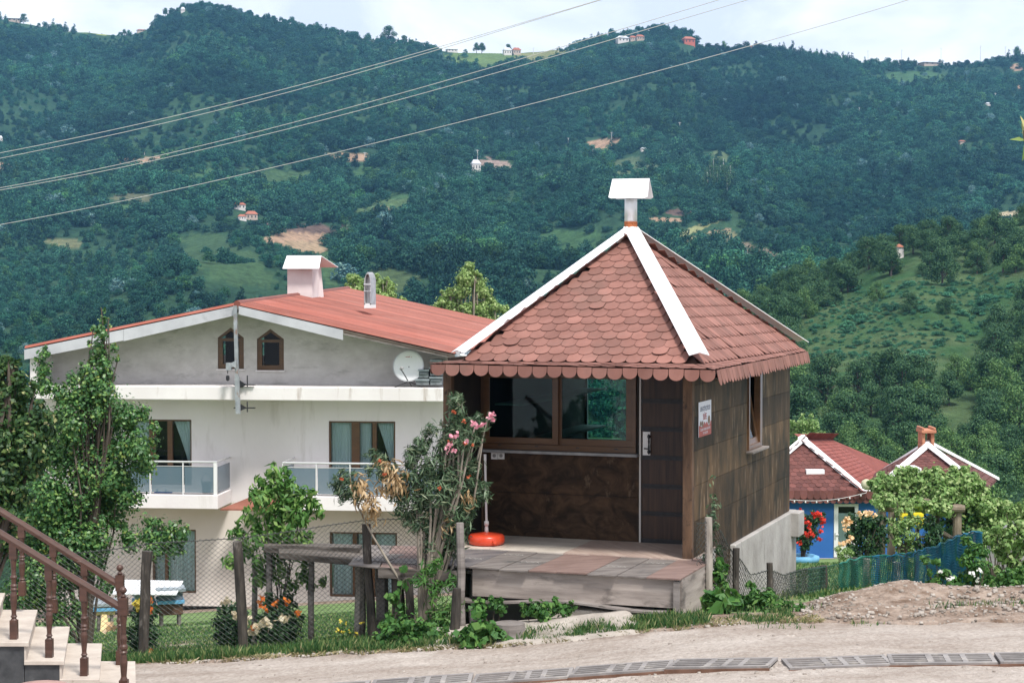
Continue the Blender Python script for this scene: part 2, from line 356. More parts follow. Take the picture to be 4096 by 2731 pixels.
# clearings on the far hill: (x,y,rx,ry,rotation,colour)
GRN=(.115,.175,.06); GR2=(.055,.115,.05); TAN=(.34,.23,.155); BRN=(.13,.09,.075); OLV=(.19,.2,.09)
PATCH=[(700,522,95,12,.06,BRN),(672,548,72,13,0,TAN),(700,566,52,14,.1,(.30,.22,.14)),(795,360,52,9,0,TAN),(1112,130,85,22,.02,GRN),(1185,118,70,22,0,GRN),(1235,128,60,10,-.2,OLV),
 (1290,545,80,15,-.06,GR2),(1345,572,75,24,0,GR2),(1330,600,60,10,0,GR2),(1600,525,70,6,-.35,(.24,.25,.12)),(1640,545,60,14,-.1,(.2,.2,.11)),(1655,531,30,4,-.1,TAN),(1530,505,40,5,.05,TAN),(1560,488,38,7,0,BRN),(1690,565,60,14,.5,(.16,.15,.1)),(1740,590,70,22,.3,(.17,.14,.1)),
 (270,475,100,7,.12,GR2),(235,66,50,13,-.05,(.26,.3,.08)),(115,50,60,7,0,(.2,.24,.08)),(190,70,40,8,0,GRN),(850,402,35,22,0,GR2),(1385,327,50,7,-.12,TAN),(1130,376,38,12,0,(.26,.2,.17)),(2090,180,80,14,0,GR2),(330,369,70,6,-.03,TAN),
 (10,382,35,6,.1,TAN),(0,400,10,22,0,TAN),(650,405,70,14,0,(.06,.11,.05)),(310,455,50,10,0,(.12,.13,.08)),(2335,155,16,8,0,TAN),(2100,134,40,4,0,TAN),(2340,200,12,4,0,TAN),(870,470,70,20,0,(.08,.13,.06)),(900,640,60,25,0,(.08,.12,.055)),(760,615,24,40,0,(.06,.11,.05)),
 (1450,385,60,20,0,(.09,.13,.07)),(1380,345,20,12,0,TAN),(880,485,28,9,0,(.25,.17,.12)),(880,450,60,9,0,GR2),(1650,360,30,12,0,(.1,.14,.07)),(1150,385,30,5,0,(.3,.25,.2)),(440,400,60,12,0,GR2),(150,560,40,14,0,(.14,.15,.08)),(520,600,110,45,.4,(.05,.095,.045)),(2280,560,60,10,0,(.4,.33,.22)),(2300,495,50,7,-.1,(.45,.38,.25))]
GRASSY=[(2080,735,230,85,-.18),(2240,690,120,50,-.3),(1990,790,150,40,-.1),(2330,900,30,30,0)]
def proj(X,Y,Z):
    dz=Y*cp-(Z-EYE)*sp; dv=-( (Z-EYE)*cp+Y*sp)
    return (2048+X/dz*F)/S,(1365.5+dv/dz*F)/S
def inpatch(px,py,p,f=1.0):
    c,s=math.cos(-p[4]),math.sin(-p[4]); dx=px-p[0]; dy=py-p[1]
    a=(dx*c-dy*s)/p[2]; b=(dx*s+dy*c)/p[3]
    return np.hypot(a,b)+1.1*(fbm(px/26,py/12,91)-.5)
xc=np.linspace(-260,2620,620); yr=np.concatenate([np.linspace(90,240,24)[:-1],np.linspace(240,420,70)[:-1],np.linspace(420,1000,150)[:-1],np.linspace(1000,1600,150)[:-1],np.linspace(1600,2400,8)])
XXp,YYp=np.meshgrid(xc,yr); HXm=np.zeros_like(XXp); HZm=np.zeros_like(XXp)
for i in range(len(yr)):
    a,b=hillz(xc,np.full(len(xc),yr[i])); HXm[i]=a; HZm[i]=b
PX,PY=proj(HXm,YYp,HZm)
big=fbm(HXm/90,YYp/120,61)
col=np.zeros(PX.shape+(4,)); base=np.array([.020,.050,.032]); lite=np.array([.045,.095,.048])
fine=fbm(HXm/9,YYp/13,62)
col[...,:3]=base+(lite-base)*np.clip(fine*1.4-.2,0,1)[...,None]; col[...,3]=1
far=(YYp>430)
for p in PATCH:
    msk=(inpatch(PX,PY,p)<1)&far
    col[msk,:3]=np.array(p[5])*(.75+.5*fine[msk][:,None])
near=(YYp<430)&(YYp>200)
gr=np.array([.040,.098,.038]); gr2=np.array([.10,.14,.065])
gm=near; col[gm,:3]=gr+(gr2-gr)*np.clip(fbm(HXm[gm]/6,YYp[gm]/5,63)*1.8-.5,0,1)[:,None]
def mk_hill():
    m,nt,b=newmat('hill_cover'); L=nt.links.new; b.inputs['Roughness'].default_value=1; b.inputs['Specular IOR Level'].default_value=.05
    at=N(nt,'ShaderNodeAttribute',attribute_name='cover'); tc=N(nt,'ShaderNodeTexCoord')
    n=N(nt,'ShaderNodeTexNoise'); n.inputs['Scale'].default_value=.35; n.inputs['Detail'].default_value=8; n.inputs['Roughness'].default_value=.75; L(tc.outputs['Object'],n.inputs[0])
    r=N(nt,'ShaderNodeMapRange'); r.inputs[1].default_value=.3; r.inputs[2].default_value=.7; r.inputs[3].default_value=.45; r.inputs[4].default_value=1.35; L(n.outputs[0],r.inputs[0])
    v=N(nt,'ShaderNodeVectorMath',operation='SCALE'); L(at.outputs['Color'],v.inputs[0]); L(r.outputs[0],v.inputs['Scale']); L(v.outputs[0],b.inputs['Base Color'])
    bp=N(nt,'ShaderNodeBump'); bp.inputs['Distance'].default_value=.8; L(n.outputs[0],bp.inputs['Height']); L(bp.outputs[0],b.inputs['Normal'])
    return m
M_hill=mk_hill()
gridmesh('hills',HXm,YYp,HZm,M_hill,attrs={'cover':('POINT','FLOAT_COLOR',col)})['kind']='structure'
# ---- forest on the far hill ----
M_forest=leafmat('forest_leaf',[(0,(.013,.052,.048)),(.5,(.027,.094,.073)),(1,(.075,.178,.105))],trans=.2,inst=True,spec=.12,rough=.8)
def proto(seed,n=420,conifer=False,leaf=.135):
    r=np.random.default_rng(seed)
    if conifer:
        cs=[];rs=[]
        for k in range(9):
            z=.25+.17*k; rad=.42*(1-k/10)
            for a in range(max(1,int(5-k*.5))): an=r.random()*6.28; cs.append((math.cos(an)*rad,math.sin(an)*rad,z)); rs.append(.14+.18*(1-k/9))
    else:
        cs=[];rs=[]
        for k in range(16):
            z=.45+1.0*r.random(); mxr=.72*math.sin(min(1,(1.75-z)/1.1)*1.5)**.8
            an=r.random()*6.28; q=mxr*math.sqrt(r.random()); cs.append((math.cos(an)*q,math.sin(an)*q,z)); rs.append(.22+.2*r.random())
    P,Nn=clump_pts(cs,rs,n,r,.75,.85); V,Fc=leaf_quads(P,Nn,leaf,.8,.1,r)
    o=mesh_obj('tree_shape',V,Fc,M_forest,attrs={'rnd':('FACE','FLOAT',r.random(n))})
    C.objects.unlink(o); return o
PROTOS=[proto(s,1000) for s in range(1,6)]+[proto(31,800,True),proto(32,800,True)]
def scatter_object(name,P,scale,rot,idx,tcol,protos,kind='stuff'):
    n=len(P); me=bpy.data.meshes.new(name); me.vertices.add(n); me.vertices.foreach_set('co',np.asarray(P,dtype=np.float32).ravel())
    for an,typ,arr in [('ts','FLOAT_VECTOR',scale),('tr','FLOAT',rot),('ti','INT',idx),('tcol','FLOAT_COLOR',tcol)]:
        a=me.attributes.new(an,typ,'POINT'); key={'FLOAT_VECTOR':'vector','FLOAT':'value','INT':'value','FLOAT_COLOR':'color'}[typ]
        a.data.foreach_set(key,np.asarray(arr,dtype=np.int32 if typ=='INT' else np.float32).ravel())
    o=bpy.data.objects.new(name,me); C.objects.link(o); o['kind']=kind
    g=bpy.data.node_groups.new(name+'_nodes','GeometryNodeTree')
    g.interface.new_socket('Geometry',in_out='INPUT',socket_type='NodeSocketGeometry'); g.interface.new_socket('Geometry',in_out='OUTPUT',socket_type='NodeSocketGeometry')
    gi=g.nodes.new('NodeGroupInput'); go=g.nodes.new('NodeGroupOutput'); L=g.links.new
    def na(nm,dt):
        q=g.nodes.new('GeometryNodeInputNamedAttribute'); q.data_type=dt; q.inputs[0].default_value=nm; return q.outputs['Attribute']
    join=g.nodes.new('GeometryNodeJoinGeometry')
    ti=na('ti','INT'); ts=na('ts','FLOAT_VECTOR'); tr=na('tr','FLOAT')
    cx=g.nodes.new('ShaderNodeCombineXYZ'); L(tr,cx.inputs[2])
    for k,p in enumerate(protos):
        cm=g.nodes.new('FunctionNodeCompare'); cm.data_type='INT'; cm.operation='EQUAL'; L(ti,cm.inputs[2]); cm.inputs[3].default_value=k
        oi=g.nodes.new('GeometryNodeObjectInfo'); oi.inputs[0].default_value=p; oi.inputs['As Instance'].default_value=True
        ip=g.nodes.new('GeometryNodeInstanceOnPoints'); L(gi.outputs[0],ip.inputs['Points']); L(cm.outputs[0],ip.inputs['Selection']); L(oi.outputs['Geometry'],ip.inputs['Instance'])
        L(cx.outputs[0],ip.inputs['Rotation']); L(ts,ip.inputs['Scale']); L(ip.outputs[0],join.inputs[0])
    L(join.outputs[0],go.inputs[0])
    md=o.modifiers.new('scatter','NODES'); md.node_group=g
    return o
def forest_points(y0,y1,step,x0,x1,seed):
    r=np.random.default_rng(seed); pts=[]
    for Y in np.arange(y0,y1,step):
        Xa=(x0*S-2048)/F*Y; Xb=(x1*S-2048)/F*Y; n=max(1,int((Xb-Xa)/step))
        X=Xa+(np.arange(n)+r.random(n))*step; YY=Y+(r.random(n)-.5)*step*1.2; pts.append(np.stack([X,YY],1))
    return np.concatenate(pts)
pt=forest_points(150,1600,5.5,-120,2480,5); X=pt[:,0]; Y=pt[:,1]; xp=(X/Y*F+2048)/S
_,Z=hillz(xp,Y); px,py=proj(X,Y,Z); keep=~((Y<470)&(xp>1600))&~((Y<350)&(xp<1490))
rr=np.random.default_rng(9)
for i,p in enumerate(PATCH):
    d=np.minimum(inpatch(px,py,p),inpatch(px,py-9,p)); keep&=~((d<1.1)&(rr.random(len(X))<.90))
dens=fbm(X/60,Y/80,71); keep&=~((dens<.36)&(rr.random(len(X))<.4)); keep&=~((Y>1555)&(rr.random(len(X))<.3))
FARH=[(1165,127,18),(1186,127,18),(1428,98,26),(1452,95,14),(1468,94,18),(1579,103,26),(1716,98,20),(1038,111,24),(1093,393,22),(551,482,26),(578,505,26),(557,507,18),(1477,349,12),(424,30,9),(38,38,30),(2130,140,42),(2265,243,10),(328,58,18),(3,328,14),(2206,330,14)]
for hx_,hy_,hw_ in FARH: keep&=~((abs(px-hx_)<hw_*.5+5)&(py>hy_-4)&(py<hy_+20))
X,Y,Z,px,py=[a[keep] for a in (X,Y,Z,px,py)]; n=len(X); rr=np.random.default_rng(10)
reg=fbm(X/85,Y/120,72); reg2=fbm(X/25,Y/35,73); dens=fbm(X/60,Y/80,71)
sc=(2.8+3.1*rr.random(n)**1.6)*(.72+.6*reg2); sc*=np.where(dens<.38,.65,1); sc*=np.where(px<760,np.where(py>560,.62,1),1)
sc=np.where(Y>1450,sc*.8,sc)
idx=rr.integers(0,5,n); con=(rr.random(n)<.07)|((reg>.6)&(rr.random(n)<.35)); idx=np.where(con,5+rr.integers(0,2,n),idx)
scl=np.stack([sc,sc,sc*(.75+.4*rr.random(n))],1); scl[con,2]*=1.25
tone=(.42+.75*np.clip((reg-.3)*2.4,0,1)+.5*rr.random(n)**1.5); tone=tone*np.where((np.hypot((px-1690)/260,(py-230)/130)<1),.72,1)  # ellipse of darker trees: a cloud shadow put into the tree colours
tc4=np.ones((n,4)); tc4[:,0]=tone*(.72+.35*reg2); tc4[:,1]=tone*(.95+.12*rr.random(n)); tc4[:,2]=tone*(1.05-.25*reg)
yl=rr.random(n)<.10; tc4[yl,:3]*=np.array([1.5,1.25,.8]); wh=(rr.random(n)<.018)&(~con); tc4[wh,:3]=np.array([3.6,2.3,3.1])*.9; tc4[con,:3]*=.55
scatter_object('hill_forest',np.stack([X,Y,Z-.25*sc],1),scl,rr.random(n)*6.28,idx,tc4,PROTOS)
bpy.data.objects['hill_forest']['label']='dense mixed forest covering the far mountain slopes'; bpy.data.objects['hill_forest']['category']='forest'
print('forest',n)
# ================= KIOSK =================
TH=math.radians(20); E1=Vector((-math.cos(TH),math.sin(TH),0)); E2=Vector((math.sin(TH),math.cos(TH),0)); KO=Vector((1.923,20,0))
def K(a,b,h): p=KO+E1*a+E2*b; return Vector((p.x,p.y,EYE-h))
def kpf(u,v,b):      # pixel ray hit with the plane at depth b behind the front -> (a,h)
    r=ray(u,v); o=Vector((0,0,EYE))-KO.xyz
    o=Vector((0,0,EYE))-Vector((KO.x,KO.y,0)); t=(b-o.dot(E2))/r.dot(E2); p=o+r*t; return p.dot(E1),EYE-p.z
def kpr(u,v,a):      # hit with plane a (right wall) -> (b,h)
    r=ray(u,v); o=Vector((0,0,EYE))-Vector((KO.x,KO.y,0)); t=(a-o.dot(E1))/r.dot(E1); p=o+r*t; return p.dot(E2),EYE-p.z
FH=3.01
M_ply=pm('weathered_brown_plywood',(.022,.017,.010),(.10,.060,.030),rough=.7,spec=.2,scale=(3.4,3.4,1.5),detail=9,bump=.004,bscale=(18,18,3),ramp=(.36,.66),c3=(.24,.17,.11),spot=((13,13,2.2),.57,.72),attr=('rnd',.6,1.35),dist=.2)
M_plyf=pm('scuffed_brown_board',(.020,.012,.007),(.075,.042,.022),rough=.65,spec=.2,scale=(4,4,5),detail=9,bump=.003,bscale=(22,22,4),ramp=(.38,.66),c3=(.19,.13,.085),spot=((7,7,3.4),.60,.78),attr=('rnd',.85,1.15),dist=1.5)
M_post=pm('rough_brown_post',(.055,.030,.017),(.145,.082,.046),rough=.75,scale=(14,14,2.5),detail=8,bump=.006,bscale=(30,30,5),c3=(.035,.02,.012),spot=(9,.58,.66))
M_frame=pm('brown_window_frame',(.085,.04,.016),(.12,.058,.024),rough=.35,scale=(3,3,14),detail=4,spec=.5)
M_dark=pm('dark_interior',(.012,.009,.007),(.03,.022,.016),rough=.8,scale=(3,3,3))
M_white=pm('white_metal_sheet',(.80,.80,.81),(.72,.72,.73),rough=.4,scale=(2,2,2),detail=6,ramp=(.5,.75),c3=(.45,.43,.40),spot=(22,.74,.80))
M_glass=glassmat('window_glass',(.50,.70,.66),-.02)
M_conc=pm('pale_concrete',(.26,.24,.225),(.40,.38,.36),rough=.9,scale=(2,2,2),detail=9,bump=.008,bscale=9,c3=(.17,.16,.15),spot=((5,5,2),.58,.72))
M_wwood=pm('weathered_grey_wood',(.11,.095,.085),(.27,.24,.225),rough=.85,scale=(1.5,1.5,9),detail=8,bump=.006,bscale=(4,4,26),c3=(.05,.045,.04),spot=((3,3,5),.56,.70))
kiosk=thing('kiosk','brown plywood snack kiosk with scalloped red shingle roof and white hip flashings','kiosk',K(1.4,2.6,FH))
# --- right wall panels (each panel its own tone) ---
rw=MB(); tones=[]
bw=[.10,1.80,3.46,5.15]
rows=[FH+.08-.40*i for i in range(0,7)]  # bottom to top
winb0,wh0=kpr(2990,1770,0); winb1,wh1=kpr(3043,1770,0)
rs_=random.Random(4)
tmp=[]
HB=[3.09,2.62,2.24,1.86,1.50,1.15,.90]
B0,B1=1.0*winb0,winb1
def rp(b0,b1,h0,h1):
    # keep clear of window opening
    if b0<B1 and b1>B0 and h1<2.08 and h0>.9:
        segs=[]
        if b0<B0-.02: rp(b0,B0,h0,h1)
        if b1>B1+.02: rp(B1,b1,h0,h1)
        if h0>2.08: rp(max(b0,B0),min(b1,B1),h0,2.08)
        return
    rw.fbox(K,-.0+.001*rs_.random(),.03,b0+.002,b1-.002,h0-.002,h1+.002); tones.extend([rs_.random()]*6)
def cutrow(i,h0,h1):
    off=[0,.85][i%2]; xs_=[.10]+[x for x in (.10+off+1.69*k for k in range(0,4)) if .2<x<5.1]+[5.15]
    for q in range(len(xs_)-1): rp(xs_[q],xs_[q+1],h0,h1)
for i in range(6): cutrow(i,HB[i],HB[i+1])
rp(.10,1.0,3.42,3.09); rp(1.0,1.78,3.42,3.09)
o=mesh_obj('side_wall',rw.v,rw.f,M_ply,kiosk,attrs={'rnd':('FACE','FLOAT',tones)}); o['label']='right side wall of stained brown panels'
# inner skin + other walls
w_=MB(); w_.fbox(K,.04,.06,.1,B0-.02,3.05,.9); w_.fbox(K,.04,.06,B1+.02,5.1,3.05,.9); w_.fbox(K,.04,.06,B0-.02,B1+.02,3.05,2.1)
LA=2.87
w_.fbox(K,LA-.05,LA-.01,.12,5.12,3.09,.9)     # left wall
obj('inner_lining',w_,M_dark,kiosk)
# back wall with window opening
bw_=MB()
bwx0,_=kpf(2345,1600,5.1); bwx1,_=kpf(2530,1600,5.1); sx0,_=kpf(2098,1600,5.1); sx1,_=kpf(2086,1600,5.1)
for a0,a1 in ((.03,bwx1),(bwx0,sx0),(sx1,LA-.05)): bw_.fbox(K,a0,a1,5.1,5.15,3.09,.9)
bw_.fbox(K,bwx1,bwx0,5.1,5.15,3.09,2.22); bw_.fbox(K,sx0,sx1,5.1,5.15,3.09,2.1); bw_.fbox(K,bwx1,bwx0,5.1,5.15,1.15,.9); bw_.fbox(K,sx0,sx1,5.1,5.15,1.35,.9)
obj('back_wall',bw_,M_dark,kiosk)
fb=MB(); fb.fbox(K,bwx1-.02,bwx0+.02,5.06,5.095,2.27,2.21); fb.fbox(K,bwx0-.03,bwx0+.04,5.05,5.095,2.21,1.15); fb.fbox(K,bwx1-.04,bwx1+.03,5.05,5.095,2.21,1.15)
obj('back_window_frame',fb,M_frame,kiosk)
# posts
FB=1.06
for a0,a1,b0,b1 in ((0,.105,-.0,.10),(LA-.10,LA,-.0,.10)):
    p=MB(); n=9
    for i in range(n):
        pass
    p.fbox(K,a0,a1,b0,b1,FH+.02,.93); q=obj('post',p,M_post,kiosk,bevel=.008)
# front recessed wall: frame pixel positions at b=FB
aL,_=kpf(1902,1900,FB); aD,_=kpf(2563,1900,FB); sillA0,sillh=kpf(1906,1790,FB)
_,seam=kpf(2200,1975,FB)
f=MB(); tn=[]
sh=2.02
f.fbox(K,aD+.02,LA-.06,FB,FB+.04,FH,seam+.002); f.fbox(K,aD+.02,LA-.06,FB+.006,FB+.04,seam-.002,sh)
o=mesh_obj('front_wall',f.v,f.f,M_plyf,kiosk,attrs={'rnd':('FACE','FLOAT',[.6]*6+[.4]*6)})
wa0,wt=kpf(1926,1700,FB); wa1,_=kpf(2546,1700,FB)
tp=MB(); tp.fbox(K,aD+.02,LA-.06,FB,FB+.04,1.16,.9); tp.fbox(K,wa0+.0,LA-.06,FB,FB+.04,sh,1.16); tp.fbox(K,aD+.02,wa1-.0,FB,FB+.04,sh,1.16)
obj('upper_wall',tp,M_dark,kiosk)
st=MB(); st.tube([K(LA-.075,FB-.02,FH),K(LA-.075,FB-.02,.95)],.012,6); obj('conduit',st,M_post,kiosk)
# door trim (light strip) and door
tr=MB(); tr.fbox(K,aD-.006,aD+.014,FB-.02,FB+.03,FH,.93); obj('door_trim',tr,pm('aluminium_strip',(.5,.48,.45),rough=.4),kiosk)
door=MB(); door.fbox(K,.06,aD-.01,FB,FB+.04,FH-.01,.95)
M_door=pm('dark_red_brown_wood',(.020,.009,.006),(.062,.030,.016),rough=.5,scale=(26,26,1.5),detail=7,bump=.002,bscale=(40,40,3))
dr=obj('door',door,M_door,kiosk)
M_band=pm('black_rubber_band',(.012,.012,.014),(.03,.03,.034),rough=.5,scale=(20,20,20))
for v in (1604,1716,1830,1945,2054,2164):
    _,hc=kpf(2650,v,FB); bd=MB()
    for k in range(4): bd.fbox(K,.06,aD-.012,FB-.012-.004*(k%2),FB-.001,hc+.026-.013*k,hc+.026-.013*(k+1)+.003)
    obj('door_band',bd,M_band,dr)
pa0,ph0=kpf(2570,1823,FB-.02); pa1,ph1=kpf(2600,1727,FB-.02)
pl=MB(); pl.fbox(K,pa1+.0,pa0,FB-.010,FB-.006,ph0,ph1); obj('door_plate',pl,pm('white_paper',(.75,.74,.73),rough=.8),dr)
hd=MB(); hc=(ph0+ph1)/2; ac=pa1+.005
prof=[(.004,-.115),(.016,-.10),(.02,-.085),(.009,-.06),(.012,-.03),(.008,0),(.012,.03),(.009,.06),(.02,.085),(.016,.10),(.004,.115)]
hd.lathe(K(ac,FB-.05,hc),prof,10); hd.tube([K(ac,FB-.05,hc-.08),K(ac,FB-.005,hc-.08)],.007,6); hd.tube([K(ac,FB-.05,hc+.08),K(ac,FB-.005,hc+.08)],.007,6)
hd.tube([K(ac+.01,FB-.03,hc+.055),K(ac+.06,FB-.04,hc+.05)],.008,6)
obj('door_handle',hd,M_band,dr)
# front window: outer frame + two sashes
M_grey=pm('grey_stone_sill',(.20,.20,.20),(.32,.32,.32),rough=.7,scale=(8,8,8))
wf=MB(); wb=2.0; 
wf.fbox(K,wa1,wa0,FB-.03,FB+.05,wb,wb-.07); wf.fbox(K,wa0-.05,wa0,FB-.03,FB+.05,wb-.07,1.14); wf.fbox(K,wa1,wa1+.05,FB-.03,FB+.05,wb-.07,1.14); wf.fbox(K,wa1,wa0,FB-.03,FB+.05,1.14,1.08)
for k in range(4):
    a_=wa0-.25-.4*k
wfo=obj('front_window',wf,M_frame,kiosk,bevel=.004)
def sash(x0,x1,y0,y1,b,fr,parent,bt):
    g0,h0=kpf(x0,y1,b); g1,h1=kpf(x1,y0,b); s=MB()
    s.fbox(K,g1-fr,g0+fr,b-bt,b,h0+fr,h0); s.fbox(K,g1-fr,g0+fr,b-bt,b,h1,h1-fr); s.fbox(K,g0,g0+fr,b-bt,b,h0,h1); s.fbox(K,g1-fr,g1,b-bt,b,h0,h1)
    so=obj('sash',s,M_frame,parent,bevel=.004)
    gl=MB(); gl.fbox(K,g1,g0,b-bt*.5,b-bt*.5+.006,h0,h1); obj('pane',gl,M_glass,so)
sash(1961,2212,1514,1745,FB-.035,.07,wfo,.03)
sash(2250,2507,1516,1752,FB+.02,.085,wfo,.03)
dots=MB()
for k,u in enumerate((1998,2147,2310,2464)):
    a_,h_=kpf(u,1778+6*k,FB-.03); dots=MB(); dots.fbox(K,a_-.02,a_+.02,FB-.034,FB-.03,h_+.006,h_-.006); obj('drain_slot',dots,M_band,wfo)

sl=MB(); sl.fbox(K,aD+.02,LA-.06,FB-.10,FB+.02,2.035,2.002); obj('window_sill',sl,M_grey,kiosk,bevel=.004)
# sockets
for k,u in enumerate((1966,1993)):
    a1_,h1_=kpf(u,1835,FB); a0_,h0_=kpf(u+26,1808,FB); sk=MB(); sk.fbox(K,a0_+.003,a1_-.001,FB-.014,FB,h1_,h0_)
    so=mesh_obj('power_socket',sk.v,sk.f,pm('socket_plastic%d'%k,(.72,.71,.70),rough=.35),None,origin=K(a0_,FB,h1_)); tag(so,['left white wall socket of the pair below the kiosk window sill','right white wall socket of the pair below the kiosk window sill'][k],'power socket','wall sockets on the kiosk front')
    mb=MB(); am=(a0_+a1_)/2; hm=(h0_+h1_)/2; mb.tube([K(am,FB-.0175,hm),K(am,FB-.0145,hm)],.022,16); sf=obj('socket_face',mb,pm('socket_ring%d'%k,(.30,.29,.28),rough=.5),so)
    mb=MB(); mb.tube([K(am-.008,FB-.019,hm),K(am-.008,FB-.0178,hm)],.004,8); mb.tube([K(am+.008,FB-.019,hm),K(am+.008,FB-.0178,hm)],.004,8); obj('pin_hole',mb,M_band,so)
# interior shelves on left wall
M_shelf=pm('pale_shelf',(.5,.48,.46),rough=.6)
for h in (1.52,2.02):
    s_=MB(); s_.fbox(K,LA-.40,LA-.06,1.5,4.9,h,h-.02) ; obj('shelf',s_,M_shelf,kiosk)
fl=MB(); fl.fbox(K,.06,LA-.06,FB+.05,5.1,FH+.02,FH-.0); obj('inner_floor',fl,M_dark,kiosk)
# --- side window: opening hopper sash ---
sw=MB(); t=.055
sw.fbox(K,-.02,.06,B0-.0,B1+.0,2.08,2.02); sw.fbox(K,-.02,.06,B0,B0+t,2.02,.95); sw.fbox(K,-.02,.06,B1-t*2.2,B1,2.02,.95)
swo=obj('side_window',sw,M_frame,kiosk,bevel=.004)
def hop(b0,b1,h0,h1,th):   # tilts outward at the top about bottom edge
    s=MB(); ti=.30
    def q(b,h,o): 
        fr=(h0-h)/(h0-h1); return K(-.02-ti*(1-0)*0 -o-.0+ (-1)*0 - (fr)*(-.0) - (-.16)*(fr)*1.0, b, h)
    return s
ss=MB()
def HK(a,b,h): return K(a+.20*(2.02-h)/(1.07)*.9,b,h)   # sash leans inward at the top
for (b0,b1,h0,h1) in ((B0+t,B1-.13,2.02,1.95),(B0+t,B1-.13,1.08,1.0),(B0+t,B0+t+.06,1.95,1.08),(B1-.19,B1-.13,1.95,1.08)): ss.fbox(HK,.0,.04,b0,b1,h0,h1)
sso=obj('tilted_sash',ss,M_frame,swo)
gg=MB(); gg.fbox(HK,.015,.022,B0+t+.06,B1-.19,1.95,1.08); obj('pane',gg,M_glass,sso)
cu=MB(); cu.fbox(HK,.05,.055,B0+t,B1-.19,1.95,1.08); obj('blind',cu,pm('pale_blind',(.55,.58,.6),rough=.8),sso)
sl=MB(); sl.fbox(K,-.09,.02,B0-.08,B1+.08,2.108,2.083); obj('side_sill',sl,M_wwood,kiosk,bevel=.002)
# --- foundation ---
fo=MB(); fo.fbox(K,-.055,.10,1.80,5.35,4.9,3.095); fo.fbox(K,.035,.12,.3,1.79,4.6,3.44); fo.fbox(K,-.16,.25,5.0,5.35,3.42,3.10); fo.fbox(K,.1,LA,5.0,5.35,4.9,3.10); fo.fbox(K,LA-.1,LA,.3,5.0,4.9,3.1); fo.fbox(K,.12,LA-.12,.5,.7,4.6,3.12)
obj('concrete_foundation',fo,M_conc,kiosk,bevel=.012)
# --- roof: deck + shingle tabs ---
AP=K(1.45,2.6,-.52); FLc=K(2.62,-.2,.93); FRc=K(-.13,-.2,.92); BRc=K(-.15,5.30,.955); BLc=K(2.92,5.3,.955)
sFL=K(2.80,-.50,.955); sFR=K(-.38,-.50,.965); sBR=K(-.19,5.33,.99); sBL=K(3.1,5.4,.975)
dk=MB(); dk.add([AP-Vector((0,0,.03))]+[c-Vector((0,0,.03)) for c in (FLc,FRc,BRc,BLc)],[(0,1,2),(0,2,3),(0,3,4),(0,4,1)])
dk.add([c-Vector((0,0,.03)) for c in (FLc,FRc,BRc,BLc,sFL,sFR,sBR,sBL)],[(0,4,5,1),(1,5,6,2),(2,6,7,3),(3,7,4,0)])
dk.add([c-Vector((0,0,.075)) for c in (sFL,sFR,sBR,sBL)],[(0,1,2,3)])
M_sh=pm('red_brown_shingle',(.205,.092,.072),(.265,.125,.10),rough=.9,scale=(3,3,3),detail=6,bump=.004,bscale=60,attr=('rnd',.76,1.12),c3=(.185,.10,.08),spot=(1.3,.52,.75))
M_deck=pm('roof_underlay',(.06,.03,.022),rough=.9)
roof=obj('roof_deck',dk,M_deck,kiosk)
tab_v=[];tab_f=[];tab_r=[]
def tab(c,u,d,n,w,l,rn,tilt=.0,k=7,th=.006):
    """scalloped tab: c centre of top edge, u across, d down-slope, n normal"""
    hw=w*.485; r=hw; body=l-r
    pts=[(-hw,0),(hw,0)]
    for i in range(k+1):
        an=math.pi*i/k; pts.append((hw*math.cos(an),body+r*.82*math.sin(an)))
    b=len(tab_v); m=len(pts)
    for lift in (0,-th):
        for (x,y) in pts:
            p=c+u*x+d*y+n*(.004+lift+tilt*(y/l)); tab_v.append(tuple(p))
    tab_f.append(tuple(range(b,b+m))); tab_r.append(rn)
    for i in range(m):
        j=(i+1)%m; tab_f.append((b+i,b+i+m,b+j+m,b+j)); tab_r.append(rn*.5)
def shingle_face(apex,c0,c1,w,exp,rg,inset=.0,over=.03):
    """c0,c1 eave corners"""
    u=(c1-c0).normalized(); L_=(c1-c0).length; n=(c1-c0).cross(apex-c0).normalized()
    if n.z<0: n=-n
    up=n.cross(u); up=up if up.z>0 else -up
    H=(apex-c0).dot(up); ax=(apex-c0).dot(u); d=-up
    rows=int(H/exp)+1
    for i in range(rows):
        y=i*exp; # bottom of row at y; tab length
        l=exp*1.75
        ytop=y+l-.02
        lo=ax*(min(y+exp*.5,H)/H); hi=L_-(L_-ax)*(min(y+exp*.5,H)/H)
        off=(i%2)*.5*w+rg.uniform(-.01,.01)
        k0=int((lo-off)/w)-1; k1=int((hi-off)/w)+2
        for k in range(k0,k1):
            x=off+k*w
            if x<lo+.035 or x>hi-.035: continue
            c=c0+u*x+up*ytop
            rn=rg.random()
            if rg.random()<.12: rn*=.5
            tl=.014+.004*rg.random()+(.014 if rg.random()<.03 else 0)
            tab(c,u,d,n,w,l,rn,tilt=tl)
rg=random.Random(3)
shingle_face(AP,FLc,FRc,.168,.172,rg); shingle_face(AP,FRc,BRc,.168,.172,rg); shingle_face(AP,BLc,FLc,.168,.172,rg); shingle_face(AP,BRc,BLc,.168,.172,rg)
